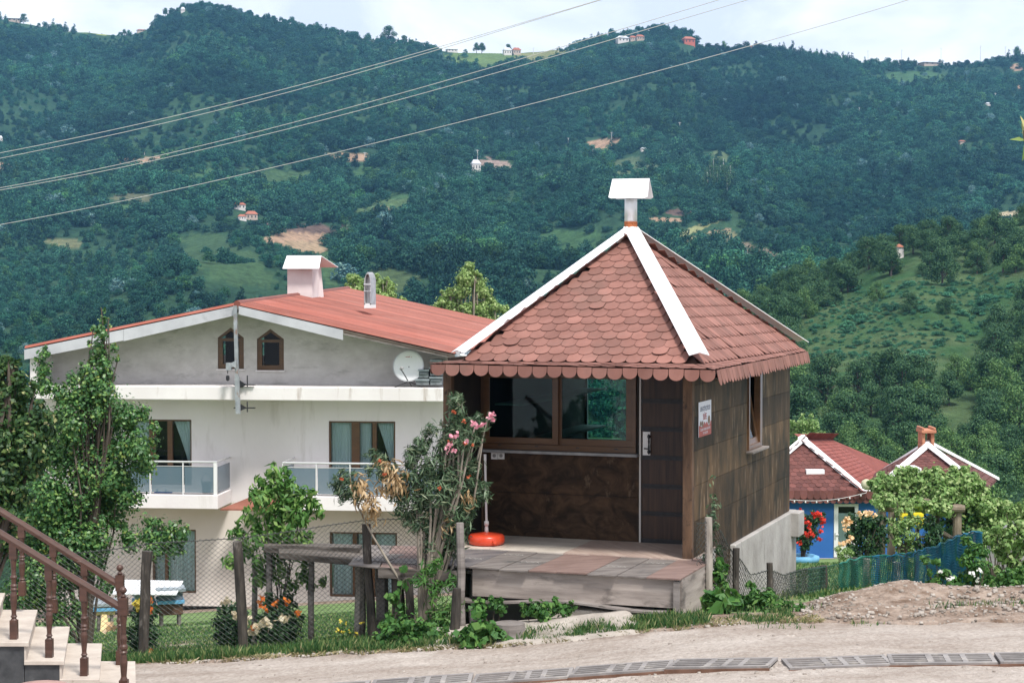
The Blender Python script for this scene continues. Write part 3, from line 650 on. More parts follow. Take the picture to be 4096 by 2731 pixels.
# eave skirt rows lying nearly flat, then hanging scallops
def eave(c0,c1,s0,s1,w,rg,droop=.0,hang=.135,ang=0.0,skirt=True):
    u=(s1-s0).normalized(); L_=(s1-s0).length; out=Vector((u.y,-u.x,0)); 
    if out.dot((s0+s1)/2-AP)<0: out=-out
    if skirt:
        for r_ in range(3):
            t0=r_*.12
            for k in range(int(L_/w)+1):
                x=(k+.5*(r_%2))*w
                if x>L_: continue
                fr=x/L_; pc=c0.lerp(c1,fr); ps=s0.lerp(s1,fr); d=(ps-pc); ln=d.length; d=d.normalized(); n=u.cross(d); n=n if n.z>0 else -n
                if r_>0 and t0>ln*.8: continue
                tab(pc-d*.05+d*t0+Vector((0,0,.004*r_)),u,d,n,w*1.02,min(.2,max(.09,ln-t0+.06)),rg.random(),tilt=.012+.012*rg.random(),th=.005)
    nt_=int(round(L_/w))
    for k in range(nt_):
        fr=(k+.5)/nt_; p=s0.lerp(s1,fr)+Vector((0,0,.012))-out*.0
        d=(Vector((0,0,-1))+out*(.05+ang+.06*rg.random())).normalized()
        tab(p+out*.008+Vector((0,0,-rg.random()*.006)),u,d,out,L_/nt_*.985,hang*(.95+.1*rg.random()),rg.random()*.8,tilt=.006,th=.006,k=9)
eave(FLc,FRc,sFL,sFR,.168,rg); eave(FRc,BRc,sFR,sBR,.150,rg,hang=.17,ang=.12); eave(BRc,BLc,sBR,sBL,.168,rg,skirt=False); eave(BLc,FLc,sBL,sFL,.168,rg)
o=mesh_obj('roof_shingles',tab_v,tab_f,M_sh,kiosk,attrs={'rnd':('FACE','FLOAT',tab_r)})
# hips
def hip(c,wd,nrm1,nrm2,name='hip_flashing'):
    top=AP+Vector((0,0,.0)); d=(c-top).normalized(); up=Vector((0,0,1)); side=d.cross(up).normalized(); hb=MB()
    n=side.cross(d); n=n if n.z>0 else -n
    r=n*.045
    sec=[(-wd,-.035),(0,.0),(wd,-.035),(wd,-.043),(0,-.01),(-wd,-.043)]
    A=[top-d*.03+side*x+n*(y+.125) for x,y in sec]; B=[c+side*x*1.15+n*(y+.125) for x,y in sec]
    m=len(sec); hb.add(A+B,[(i,(i+1)%m,(i+1)%m+m,i+m) for i in range(m)]+[tuple(range(m)),tuple(range(2*m-1,m-1,-1))])
    return obj(name,hb,M_white,kiosk)
for c,wd in ((FLc,.085),(FRc,.095),(BRc,.085),(BLc,.085)): hip(AP.lerp(c,.985),wd,None,None)
# flue: pipe, rusty collar, bent plate cap
top=AP+Vector((0,0,.02)); M_rust=pm('rusted_collar',(.16,.045,.018),(.42,.13,.045),rough=.9,scale=(22,22,14),detail=8,bump=.012,bscale=35,dist=1)
M_pipe=pm('galvanised_pipe',(.52,.52,.53),(.66,.65,.65),rough=.35,scale=(3,3,1),metal=.35,c3=(.3,.3,.3),spot=(7,.66,.74))
pr=.077
cb=MB(); cb.lathe(top,[(.095,-.06),(.094,.0),(.088,.03),(.086,.062),(.080,.07),(.080,.125),(.083,.135),(.078,.14)],20); obj('flue_collar',cb,M_rust,kiosk,smooth=True)
pb=MB(); pb.lathe(top,[(pr,.09),(pr,.52)],24); obj('flue_pipe',pb,M_pipe,kiosk,smooth=True)
cap=MB(); d_=E1; 
def cq(a,b,z): return Vector((top.x,top.y,top.z))+E1*a+E2*b+Vector((0,0,z))
zt=.66; zb=.42; hw=.235; bo=.13; ar=.012
def plate(sg):
    o=[]
    for (a,t) in ((-hw,1),(hw,1),(hw+ar,.0+.06),(hw+ar-.03,0),(-hw-ar+.03,0),(-hw-ar,.06)):
        o.append(cq(a,sg*bo*(1-t),zb+(zt-zb)*t))
    return o
cap.prism(plate(-1),E2*-.004+Vector((0,0,.003))); cap.prism(plate(1),E2*.004+Vector((0,0,.003)))
cpo=obj('flue_cap',cap,M_white,kiosk)
rv=MB()
for dx,dz in ((.02,.085),(-.03,.07),(-.005,.065),(.025,.032),(.005,.03),(-.03,.028),(.19,.19)):
    t_=dz/(zt-zb); p=cq(dx,-bo*(1-t_)-.008,zb+dz); rv=MB(); rv.tube([p,p-E2*.003],.004,6); obj('rivet',rv,M_band,cpo)
# --- signboard text ---
M_signw=pm('sign_white',(.72,.73,.78),rough=.5); M_signr=pm('sign_red',(.42,.06,.03),(.36,.05,.028),rough=.5,scale=(5,5,5)); M_navy=pm('sign_navy',(.02,.03,.10),rough=.5); M_redt=pm('sign_red_letters',(.40,.03,.03),rough=.5)
def text_mesh(name,body,fn,m,parent,size_w,size_h,x0,y0,depth=.002,bold=.0):
    """built-in font flattened to mesh; fn(x,y,off)->world"""
    cu=bpy.data.curves.new('t','FONT'); cu.body=body; cu.size=1; cu.offset=bold; cu.resolution_u=3
    to=bpy.data.objects.new('t',cu); C.objects.link(to); bpy.context.view_layer.update()
    me=to.to_mesh(); vs_=[v.co.copy() for v in me.vertices]; fs_=[tuple(p.vertices) for p in me.polygons]
    to.to_mesh_clear(); bpy.data.objects.remove(to); bpy.data.curves.remove(cu)
    x_=[v.x for v in vs_]; y_=[v.y for v in vs_]; mnx,mxx,mny,mxy=min(x_),max(x_),min(y_),max(y_)
    V=[fn(x0+(v.x-mnx)/(mxx-mnx)*size_w, y0+(v.y-mny)/(mxy-mny)*size_h, 0) for v in vs_]
    return mesh_obj(name,V,fs_,m,parent)
sb0,sh0=kpr(2790,1750,0); sb1,sh1=kpr(2841,1729,0); _,st0=kpr(2790,1610,0)
SB0=sb0+.02; SW=sb1-sb0-.02; SH0=sh0; SHt=st0-.0; SHh=SH0-SHt
signo=thing('signboard','small white and red snack bar sign with navy lettering on the brown side wall','sign',K(0,SB0,SH0))
def SG(x,y,off): return K(-.012-off, SB0+x*SW, SH0-y*SHh)   # x,y in 0..1
bdm=MB(); bdm.box8([K(-.003,SB0,SH0),K(-.003,SB0+SW,SH0),K(-.010,SB0+SW,SH0),K(-.010,SB0,SH0),K(-.003,SB0,SHt),K(-.003,SB0+SW,SHt),K(-.010,SB0+SW,SHt),K(-.010,SB0,SHt)])
obj('board',bdm,M_signw,signo)
wave=[(0,0),(1,0),(1,.36),(.96,.41),(.93,.37),(.88,.30),(.80,.27),(.72,.31),(.68,.37),(.60,.39),(.54,.33),(.50,.38),(.44,.42),(.40,.36),(.34,.30),(.22,.28),(.14,.30),(0,.34)]
rd=MB(); rd.add([SG(x,y,-.001) for x,y in wave],[tuple(range(len(wave)))]); obj('red_field',rd,M_signr,signo)
text_mesh('lettering','SERVETİYE ÇİFTLİK',lambda x,y,o:SG(x,y,.001),M_navy,signo,.80,.20,.10,.70,bold=.012)
text_mesh('lettering','BÜFE',lambda x,y,o:SG(x,y,.001),M_redt,signo,.27,.22,.34,.47,bold=.012)
text_mesh('lettering','GÖZLEME - EKMEK ARASI KÖFTE',lambda x,y,o:SG(x,y,.001),M_signw,signo,.80,.085,.10,.165,bold=.01)
text_mesh('lettering','TOST ÇEŞİTLERİ',lambda x,y,o:SG(x,y,.001),M_signw,signo,.40,.095,.30,.045,bold=.01)
M_food=pm('printed_food',(.35,.24,.15),(.10,.06,.04),rough=.6,scale=(60,60,60))
for cx_,cy_,rx,ry in ((.13,.38,.06,.08),(.28,.36,.07,.09),(.80,.43,.09,.13)):
    q=MB(); q.add([SG(cx_+rx*math.cos(i*.524),cy_+ry*math.sin(i*.524)*(1+.15*math.sin(i*3)),.0015) for i in range(12)],[tuple(range(12))]); obj('picture',q,M_food,signo)
# --- tiled porch floor + platform ---
M_tile=pm('cream_tile',(.46,.41,.35),(.60,.54,.47),rough=.45,scale=(3,3,3),c3=(.33,.29,.25),spot=(5,.55,.75)); M_tilep=pm('pinkish_tile',(.36,.26,.22),(.50,.40,.34),rough=.45,scale=(18,1.5,3),detail=6,rot=-TH)
porch=MB(); porch2=MB()
for i in range(8):
    for j in range(3):
        a0=.0+i*.36; a1=min(a0+.357,LA); b0=-.03+j*.365; b1=min(b0+.362,FB)
        (porch if i>=3.6 else porch2).fbox(K,a0,a1,b0,b1,FH+.02,FH)
obj('floor_tiles',porch,M_tile,kiosk); o=obj('floor_tiles',porch2,M_tilep,kiosk); o['label']='pinkish wood-look tiles by the door'
ps=MB(); ps.fbox(K,-.0,LA,-.035,FB,3.3,FH+.022); obj('porch_slab',ps,M_conc,kiosk)
plat=thing('wooden_platform','low platform of grey and pink boards in front of the kiosk porch','platform',K(1.2,-.6,3.4))
M_bd=[pm('board_grey',(.115,.098,.09),(.215,.19,.175),rough=.8,scale=(2,8,3),detail=8,bump=.003,bscale=14,c3=(.08,.075,.07),spot=(3,.56,.70),rot=-TH),
 pm('board_pink',(.155,.10,.085),(.235,.160,.138),rough=.8,scale=(2,8,3),detail=8,bump=.003,bscale=14,c3=(.16,.11,.09),spot=(3,.56,.72),rot=-TH),
 pm('board_dark',(.08,.075,.08),(.17,.15,.145),rough=.8,scale=(2,8,3),detail=8,bump=.003,bscale=14,c3=(.22,.2,.18),spot=(3,.58,.72),rot=-TH)]
seq=[1,0,0,1,1,0,0,2,2,0,0]; a=-.21; M_print=pm('faint_print',(.33,.31,.29),rough=.8)
for i,sx in enumerate(seq):
    wdt=(.36 if i in (0,) else (.31 if i%3 else .34)); b0=-1.25+.02*math.sin(i*2.1); b1=-.035 if i>0 else .15
    h_=3.02+.004*math.sin(i*1.7); p=MB(); p.fbox(K,a+.004,a+wdt-.004,b0,b1,h_+.018,h_)
    bo=obj('deck_board',p,M_bd[sx],plat,bevel=.002)
    if i in (1,2,5,6,7): 
        bb=-.35 if i in(1,6) else -.75
        aa=a+wdt*.85
        text_mesh('printed_mark','ODEK',lambda x,y,o,aa=aa,bb=bb,h_=h_: K(aa-x,bb+y,h_-.002),M_print,bo,wdt*.7,.10,0,0,bold=.0)
    a+=wdt
AE=a
M_plyg=pm('grey_plywood',(.22,.185,.165),(.40,.345,.31),rough=.8,scale=(1.2,1.2,9),detail=9,bump=.004,bscale=(3,3,30),c3=(.09,.075,.065),spot=((2.2,2.2,5),.54,.70))
p=MB(); p.fbox(K,-.14,2.05,-1.20,-1.18,3.33,3.045); obj('fascia_board',p,M_plyg,plat)
p=MB(); p.fbox(K,-.205,-.185,-1.19,.10,3.52,3.04); obj('side_board',p,M_plyg,plat)
p=MB(); n_=14
top_=[K(-.05+2.25*i/n_,-1.30,3.335+.028*math.sin(i*.55+1)+.01*i/n_) for i in range(n_+1)]; 
for i in range(n_):
    q0,q1=top_[i],top_[i+1]; p.box8([q0-Vector((0,0,.02)),q1-Vector((0,0,.02)),q1-Vector((0,0,.02))+E2*.2,q0-Vector((0,0,.02))+E2*.2,q0,q1,q1+E2*.2,q0+E2*.2])
obj('sagging_plank',p,M_wwood,plat)
p=MB(); p.fbox(K,-.17,3.3,-1.17,-.05,3.075,3.045); obj('gap_dark_sheet',p,M_dark,plat)  # dark sheet added under the boards so their gaps look shaded
p=MB(); p.fbox(K,-.19,-.13,-1.235,-1.19,3.6,3.05); obj('corner_batten',p,M_wwood,plat)
for a_ in (2.0,.9,3.1): 
    p=MB(); p.fbox(K,a_,a_+.1,-1.1,-1.0,4.1,3.05); obj('leg',p,M_wwood,plat)
# ground slab and stumps under platform
slab=MB()
slab.fbox(K,-.1,1.25,-1.25,-.2,3.9,3.40)
so=obj('concrete_slab',slab,pm('sandy_concrete',(.36,.32,.27),(.48,.44,.39),rough=.95,scale=(3,3,3),bump=.02,bscale=5),None,origin=K(.5,-.7,3.6),bevel=.02); tag(so,'sandy concrete block under the front of the wooden platform','slab')
for i,(x,y,w_s,hh) in enumerate(((1095,1420,.07,.24),(1170,1440,.17,.13))):
    b_=D(x,1460,18.35); q=MB(); prof=[(w_s*1.0,-.1),(w_s*.95,hh*.5),(w_s*.9,hh),(w_s*.5,hh+.005)]
    q.lathe(b_,prof,14); o=obj('tree_stump',q,M_wwood,None,origin=b_); tag(o,['narrow grey log stub under the left end of the platform','broad grey stump half hidden by leafy weeds under the platform'][i],'stump')
# umbrella base
ub,_u=kpf(1946,2160,.35)
UB=K(kpf(1946,2160,.30)[0],.30,FH); umb=thing('umbrella_base','round orange plastic parasol base holding a white tube on the porch','parasol base',UB)
M_or=pm('orange_plastic',(.62,.055,.02),(.68,.075,.03),rough=.32,scale=(3,3,3),spec=.5,c3=(.5,.1,.06),spot=(6,.6,.8)); M_tube=pm('white_tube',(.62,.58,.57),rough=.4)
q=MB(); q.lathe(UB,[(.17,.0),(.200,.015),(.208,.05),(.205,.09),(.185,.115),(.12,.125),(.05,.135),(.035,.14)],36); body=obj('base_tank',q,M_or,umb,smooth=True)
q=MB(); pc=UB+Vector((.085,-.188,.055)); q.tube([pc,pc+Vector((.012,-.035,0))],[.022,.020],14); obj('filler_cap',q,M_or,body)
q=MB(); q.lathe(UB,[(.026,.13),(.022,.17),(.019,.20),(.019,.215),(.027,.217),(.027,.262),(.020,.265)],18); obj('clamp_collar',q,M_tube,umb,smooth=True)
q=MB(); q.tube([UB+Vector((0,0,.25)),UB+Vector((-.015,0,.98))],.0135,12); q.tube([UB+Vector((-.015,0,.95)),UB+Vector((-.016,0,1.02))],.016,12); obj('tube',q,M_tube,umb,smooth=False)
# ================= WHITE HOUSE =================
HT=math.radians(6); HR=Vector((math.cos(HT),-math.sin(HT),0)); HOUT=Vector((-math.sin(HT),-math.cos(HT),0)); HO=Vector((-7.67,52,0))
def H(s,t,z): p=HO+HR*s+HOUT*t; return Vector((p.x,p.y,z))
def hs(x,y,t):
    r=ray(x*S,y*S); o=Vector((0,0,EYE))-HO; k=(t-o.dot(HOUT))/r.dot(HOUT); p=o+r*k; return p.dot(HR),p.z
def hbox(mb,x0,x1,y0,y1,t0,t1,yr=None):
    ym=(y0+y1)/2; a,_=hs(x0,ym,t1); b,_=hs(x1,ym,t1); xm=(x0+x1)/2; _,z1=hs(xm,y0,t1); _,z0=hs(xm,y1,t1)
    mb.fbox(H,a,b,t0,t1,z0,z1); return a,b,z0,z1
M_wall=pm('white_render',(.68,.635,.635),(.75,.71,.705),rough=.9,scale=(.5,.5,.4),detail=8,ramp=(.3,.6),bump=.004,bscale=12,c3=(.50,.46,.43),spot=((2.2,2.2,.35),.56,.80))
M_attic=pm('grey_rough_render',(.48,.455,.44),(.59,.565,.55),rough=.95,scale=(2,2,3),detail=9,bump=.02,bscale=(6,6,12),c3=(.32,.31,.29),spot=((1.2,1.2,3),.56,.76))
M_cream=pm('cream_render',(.62,.565,.51),(.69,.64,.59),rough=.9,scale=(.5,.5,.5),detail=6)
M_hglass=glassmat('house_glass',(.88,.93,.93),-.02)
M_curt=pm('sheer_curtain',(.66,.74,.75),(.80,.85,.86),rough=.9,scale=(6,6,.6))
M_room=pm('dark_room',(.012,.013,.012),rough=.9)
M_silver=pm('aluminium_fascia',(.42,.42,.45),(.58,.58,.61),rough=.45,scale=(.8,.8,.8),detail=6,metal=.2,c3=(.3,.3,.32),spot=(1.5,.6,.8))
M_rail=pm('steel_rail',(.62,.62,.63),rough=.3,metal=.5)
M_hpost=pm('white_post',(.7,.7,.7),rough=.5)
house=thing('white_house','large white three storey house with red corrugated metal roof and two balconies','house',H(1,-5,EYE-8.84))
ZG=EYE-8.95
sl,_=hs(100,900,0); sr=6.6
_,zbt=hs(540,888,1.2); _,zbb=hs(540,919,1.2); ZB1=zbt; ZB0=zbb
# balcony slab levels
_,zs1=hs(420,1136,1.5); _,zs0=hs(420,1168,1.5)
def wall_with_holes(name,m,t,s0,s1,z0,z1,holes,parent,th=.25,top=None):
    """holes (s0,s1,z0,z1); grid cut"""
    xs=sorted(set([s0,s1]+[h[0] for h in holes]+[h[1] for h in holes])); zs=sorted(set([z0,z1]+[h[2] for h in holes]+[h[3] for h in holes])); mb=MB()
    for i in range(len(xs)-1):
        for j in range(len(zs)-1):
            cx=(xs[i]+xs[i+1])/2; cz=(zs[j]+zs[j+1])/2
            if any(h[0]<cx<h[1] and h[2]<cz<h[3] for h in holes): continue
            mb.fbox(H,xs[i],xs[i+1],t-th,t,zs[j],zs[j+1])
    return obj(name,mb,m,parent)
def rect(x0,x1,y0,y1,t):
    a,_=hs(x0,(y0+y1)/2,t); b,_=hs(x1,(y0+y1)/2,t); _,z1=hs((x0+x1)/2,y0,t); _,z0=hs((x0+x1)/2,y1,t); return (a,b,z0,z1)
WL1=rect(300,440,963,1113,0); WM1=rect(755,908,967,1118,0)
WL0=rect(350,450,1215,1361,0); WM0=rect(757,912,1222,1371,0)
wall_with_holes('wall',M_wall,0,sl,sr,zs0,ZB0+.02,[WL1,WM1],house)
wall_with_holes('wall',M_cream,0.0,sl,sr,ZG-.2,zs0-.003,[WL0,WM0],house)['label']='cream ground floor wall'
# attic gable wall with two pointed windows
Pk=hs(545,700,1.3); Lf=hs(57,800,1.3); Rt=hs(1045,812,1.3)
def roofz(s): return Pk[1]+(Lf[1]-Pk[1])*(Pk[0]-s)/(Pk[0]-Lf[0]) if s<Pk[0] else Pk[1]+(Rt[1]-Pk[1])*(s-Pk[0])/(Rt[0]-Pk[0])
aw=[rect(500,560,752,847,0),rect(590,652,755,850,0)]
mb=MB(); ss=[sl+.0,aw[0][0],aw[0][1],aw[1][0],aw[1][1],sr]; 
def quadw(s0,s1,z0a,z0b,z1a,z1b,t=0,th=.25): mb.box8([H(s0,t,z0a),H(s1,t,z0b),H(s1,t-th,z0b),H(s0,t-th,z0a),H(s0,t,z1a),H(s1,t,z1b),H(s1,t-th,z1b),H(s0,t-th,z1a)])
rz=lambda s: roofz(s)-.16
quadw(ss[0],ss[1],ZB1-.1,ZB1-.1,rz(ss[0]),rz(ss[1])); 
for k in (0,1):
    a,b,z0,z1=aw[k]; m_=(a+b)/2; zsh=z1-.28
    quadw(a,b,ZB1-.1,ZB1-.1,z0,z0); quadw(a,m_,zsh,z1,rz(a),rz(m_)); quadw(m_,b,z1,zsh,rz(m_),rz(b))
quadw(ss[2],ss[3],ZB1-.1,ZB1-.1,rz(ss[2]),rz(ss[3])); quadw(ss[4],Pk[0]+1e-3 if ss[4]<Pk[0] else ss[5],ZB1-.1,ZB1-.1,rz(ss[4]),rz(ss[5]))
# (peak lies between the two windows)
o=obj('attic_wall',mb,M_attic,house)
for k in (0,1):
    a,b,z0,z1=aw[k]; m_=(a+b)/2; zsh=z1-.28; fr=.075; f=MB()
    out=[(a,z0),(b,z0),(b,zsh),(m_,z1),(a,zsh)]; inn=[(a+fr,z0+fr),(b-fr,z0+fr),(b-fr,zsh-.02),(m_,z1-.10),(a+fr,zsh-.02)]
    n_=5; V=[H(s,-.04,z) for s,z in out]+[H(s,-.04,z) for s,z in inn]+[H(s,-.12,z) for s,z in out]+[H(s,-.12,z) for s,z in inn]
    Fq=[]
    for i in range(n_):
        j=(i+1)%n_; Fq+=[(i,j,j+n_,i+n_),(i+10,i+15,j+15,j+10),(i,i+10,j+10,j),(i+5,j+5,j+15,i+15)]
    f.add(V,Fq); f.fbox(H,a+fr,b-fr,-.11,-.045,zsh-.10,zsh-.02); f.fbox(H,a+fr,a+fr+.06,-.11,-.03,z0+fr,zsh-.1); f.fbox(H,b-fr-.06,b-fr,-.11,-.03,z0+fr,zsh-.1); f.fbox(H,a+fr,b-fr,-.11,-.035,z0+fr,z0+fr+.06)
    fo_=obj('attic_window',f,M_frame,house); g=MB(); g.add([H(s,-.09,z) for s,z in inn],[(0,1,2,3,4)]); obj('pane',g,M_hglass,fo_)
    g=MB(); g.fbox(H,a,b,-.9,-.85,z0,z1); obj('curtain_or_dark_sheet',g,M_room,fo_)  # flat dark sheet standing in for the unlit attic room, no cloth
    g=MB(); g.fbox(H,a-.03,b+.03,-.02,.06,z0-.04,z0-.002); obj('sill',g,M_wall,fo_)
# side + back walls (real volume)
mb=MB(); mb.fbox(H,sl,sl+.25,-12,-.26,ZG-.2,ZB1+.4); mb.fbox(H,sr-.25,sr,-12,-.26,ZG-.2,ZB1+.6); mb.fbox(H,sl+.26,sr-.26,-12,-11.75,ZG-.2,ZB1+.3); obj('rear_walls',mb,M_wall,house)
# ledge band and left stub wall
bandx0,_=hs(66,900,1.2)
mb=MB(); mb.fbox(H,bandx0,sr,.002,1.2,ZB0,ZB1); obj('ledge',mb,pm('ledge_white',(.68,.64,.63),(.74,.71,.70),rough=.85,scale=(.8,.8,.8),c3=(.42,.36,.32),spot=((3,3,.5),.56,.72)),house,bevel=.02)
s1_,_=hs(100,850,1.2)
mb=MB(); zt_=roofz(bandx0)-.22; mb.fbox(H,bandx0+.02,bandx0+.22,-.0,1.15,ZB1+.002,zt_); obj('end_wall',mb,M_wall,house,bevel=.01)
# roof
rp_=D(800,665,66); eb=D(1235,760,67); pf=H(Pk[0],1.32,Pk[1]); ef=H(Rt[0],1.32,Rt[1]); lf=H(Lf[0],1.32,Lf[1]); lb=lf+(eb-ef)+Vector((0,0,.0)); lb=Vector((lf.x+(rp_.x-pf.x),rp_.y+1,lf.z+.2))
M_roofr=pm('red_corrugated_metal',(.33,.088,.058),(.42,.13,.092),rough=.55,scale=(.8,.8,.8),detail=6,c3=(.46,.19,.15),spot=(.5,.55,.8),attr=('rnd',.5,1.22))
def corr(a0,a1,b0,b1,n,nm):
    V=[];Fc=[];R_=[]; sub=8
    for i in range(n*sub+1):
        t=i/(n*sub); ph=(i%sub); lift=.07 if ph in (1,2) else (0.02 if ph==5 else 0)
        for j in range(5):
            q=j/4; p=a0.lerp(a1,t).lerp(b0.lerp(b1,t),q); V.append(p+Vector((0,0,lift)))
    for i in range(n*sub):
        for j in range(4): Fc.append((i*5+j,(i+1)*5+j,(i+1)*5+j+1,i*5+j+1)); R_.append((random.Random(i//(sub*3)*7+nm).random()*.5+.5*random.Random(i//sub).random())*(1 if (i%sub) in (1,2) else .75)-(.35 if (i%sub)==3 else 0))  # rib shading and groove dirt put into the tone, besides random sheet tones
    o=mesh_obj('roof',V,Fc,M_roofr,house,attrs={'rnd':('FACE','FLOAT',R_)})
    return o
rf1=corr(pf,rp_,ef,eb,62,1); rf1['label']='right slope of the red corrugated roof'; rf2=corr(pf,rp_,lf,lb,62,5)
mb=MB(); dz=Vector((0,0,-.06)); mb.box8([pf+dz*2,rp_+dz*2,eb+dz*2,ef+dz*2,pf+dz*.6,rp_+dz*.6,eb+dz*.6,ef+dz*.6]); mb.box8([lf+dz*2,lb+dz*2,rp_+dz*2,pf+dz*2,lf+dz*.6,lb+dz*.6,rp_+dz*.6,pf+dz*.6]); obj('roof_boards',mb,pm('old_roof_wood',(.10,.075,.055),(.2,.16,.13),rough=.9,scale=(3,3,8)),house)
mb=MB(); mb.tube([pf+Vector((0,0,.03)),rp_+Vector((0,0,.03))],.09,8); obj('ridge_cap',mb,M_roofr,rf1)
# fascia boards
def fascia(p,q,th0,th1,nm='fascia'):
    mb=MB(); o=HOUT*.03; up=Vector((0,0,-.035))
    mb.box8([p+up+Vector((0,0,-th0)),q+up+Vector((0,0,-th1)),q+up+Vector((0,0,-th1))+o,p+up+Vector((0,0,-th0))+o,p+up,q+up,q+up+o,p+up+o]); return obj(nm,mb,M_silver,house)
fascia(lf,lf.lerp(pf,.47),.27,.30); fascia(lf.lerp(pf,.472)+HOUT*.02,pf-HR*.05,.32,.25); q=pf.lerp(ef,.49); fascia(pf+HR*.05,q,.22,.27)
mb=MB(); a=pf.lerp(ef,.495); o_=HOUT*.0
mb.box8([a+Vector((0,0,-.16)),ef+Vector((0,0,-.14)),ef+Vector((0,0,-.14))-HOUT*.08,a+Vector((0,0,-.16))-HOUT*.08,a+Vector((0,0,-.05)),ef+Vector((0,0,-.04)),ef+Vector((0,0,-.04))-HOUT*.08,a+Vector((0,0,-.05))-HOUT*.08]); obj('bare_rafter',mb,M_wwood,house)
mb=MB(); 
for i in range(14):
    t0=i/14; t1=(i+.9)/14; p=ef.lerp(eb,t0*.6)+Vector((0,0,-.03)); q=ef.lerp(eb,t1*.6)+Vector((0,0,-.03)); d=Vector((0,0,-.22-.05*(i%3))); mb.prism([p,q,q+d,p+d],HR*.03)
obj('ragged_drip_edge',mb,pm('blue_grey_foil',(.12,.16,.2),(.35,.4,.45),rough=.4,scale=(6,6,6)),house)
# chimney
mb=MB(); cz0=D(695,690,59); a=D(660,650,58.0); b=D(717,650,58.0); zt=D(690,612,58).z
mb.box8([Vector((a.x,58,zt-3)),Vector((b.x,58,zt-3)),Vector((b.x+.42,59.2,zt-3)),Vector((a.x+.42,59.2,zt-3)),Vector((a.x,58,zt)),Vector((b.x,58,zt)),Vector((b.x+.15,59.2,zt)),Vector((a.x+.15,59.2,zt))]); 
chm=obj('chimney',mb,pm('pinkish_white_plaster',(.62,.53,.52),(.70,.62,.61),rough=.9,scale=(1.5,1.5,1.5)),house)
c0=D(649,616,57.7); c1=D(733,616,57.7); tp0=D(659,587,58.5); tp1=D(738,587,58.5); 
mb=MB(); e0=Vector((c0.x+.35,59.5,c0.z+.05)); e1=Vector((c1.x+.42,59.5,c1.z+.05)); th=Vector((0,0,-.02))
mb.box8([c0+th,c1+th,tp1+th,tp0+th,c0,c1,tp1,tp0]); mb.box8([tp0+th,tp1+th,e1+th,e0+th,tp0,tp1,e1,e0]); obj('chimney_cap',mb,M_white,chm)
# metal vent cowl
mb=MB(); vb=D(844,700,56); vx=vb.x; w2=.085
pts=[]; 
zb_=vb.z; zt_=D(844,625,56).z; hgt=zt_-zb_
arch=[(-.10,0),(-.10,hgt*.70),(-.085,hgt*.82),(-.04,hgt*.94),(.0,hgt),(.05,hgt*.94),(.09,hgt*.82),(.10,hgt*.70),(.10,0)]
inn=[(x*.72,z-.02 if z>.1 else z) for x,z in arch]; inn=[(x*.72,min(z,hgt*.93)) for x,z in arch]
V=[Vector((vx+x,56,zb_+z)) for x,z in arch]+[Vector((vx+x,56,zb_+z)) for x,z in inn]; off=Vector((.12,.45,0)); V2=[v+off for v in V]; n_=9
Fq=[]
for i in range(n_-1): Fq+=[(i,i+1,i+10,i+9),(i,i+18,i+19,i+1),(i+9,i+10,i+28,i+27),(i+18,i+27,i+28,i+19)]
mb.add(V+V2,Fq); ven=obj('roof_vent',mb,pm('grey_metal_sheet',(.30,.30,.31),(.45,.45,.46),rough=.4,metal=.4,scale=(4,4,4)),house)
mb=MB(); mb.box8([Vector((vx-.1,56,zb_-.1)),Vector((vx+.1,56,zb_-.1)),Vector((vx+.22,56.45,zb_-.1)),Vector((vx-.0,56.45,zb_-.1)),Vector((vx-.1,56,zb_+.04)),Vector((vx+.1,56,zb_+.04)),Vector((vx+.22,56.45,zb_+.04)),Vector((vx-.0,56.45,zb_+.04))]); mb.box(vx-.05,vx+.05,56.2,56.24,zb_,zb_+hgt*.9); obj('vent_box',mb,M_hpost,ven)
for z in (.42,.62,.64): mb=MB(); mb.box(vx-.11,vx+.11,55.97,55.995,zb_+hgt*z-.01,zb_+hgt*z+.008); obj('vent_bar',mb,M_rail,ven)
# windows with curtains
def drape(name,s0,s1,z0,z1,t,fn,m,par,n=26,amp=.035):
    """wavy curtain; fn(q)-> (left,right) fraction of width at height fraction q (0 bottom..1 top)"""
    V=[];Fc=[]; R=10
    for j in range(R+1):
        q=j/R; l,r=fn(q)
        for i in range(n+1):
            u=l+(r-l)*i/n; V.append(H(s0+(s1-s0)*u, t+amp*math.sin(i*1.7)*(.4+.6*(1-q)), z0+(z1-z0)*q))
    for j in range(R):
        for i in range(n): k=j*(n+1)+i; Fc.append((k,k+1,k+n+2,k+n+1))
    return mesh_obj(name,V,Fc,m,par)
def bwin(R,cols,door=None,curt=(),lab=None):
    s0,s1,z0,z1=R; W=s1-s0; f=MB(); fr=.05
    f.fbox(H,s0,s1,-.16,-.06,z1-fr,z1); f.fbox(H,s0,s1,-.16,-.06,z0,z0+fr)
    f.fbox(H,s0,s0+fr,-.16,-.06,z0+fr,z1-fr); f.fbox(H,s1-fr,s1,-.16,-.06,z0+fr,z1-fr)
    for a,b in cols: f.fbox(H,s0+W*a,s0+W*b,-.17,-.04,z0+fr,z1-fr)
    o=obj('window',f,M_frame,house)
    g=MB(); g.fbox(H,s0+fr,s1-fr,-.12,-.115,z0+fr,z1-fr); obj('pane',g,M_hglass,o)
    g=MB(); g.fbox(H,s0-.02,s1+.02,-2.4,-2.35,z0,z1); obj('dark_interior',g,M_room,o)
    for fn in curt: drape('curtain_or_dark_sheet',s0,s1,z0+.05,z1-.06,-.24,fn,M_curt,o)
    return o
bwin(WL1,[(.30,.36),(.36,.40),(.60,.68)],curt=[lambda q:(.0,.10+.30*q**1.2),lambda q:(.98-.30*q**1.3,1.0) if q>.25 else (.97,1.0)])
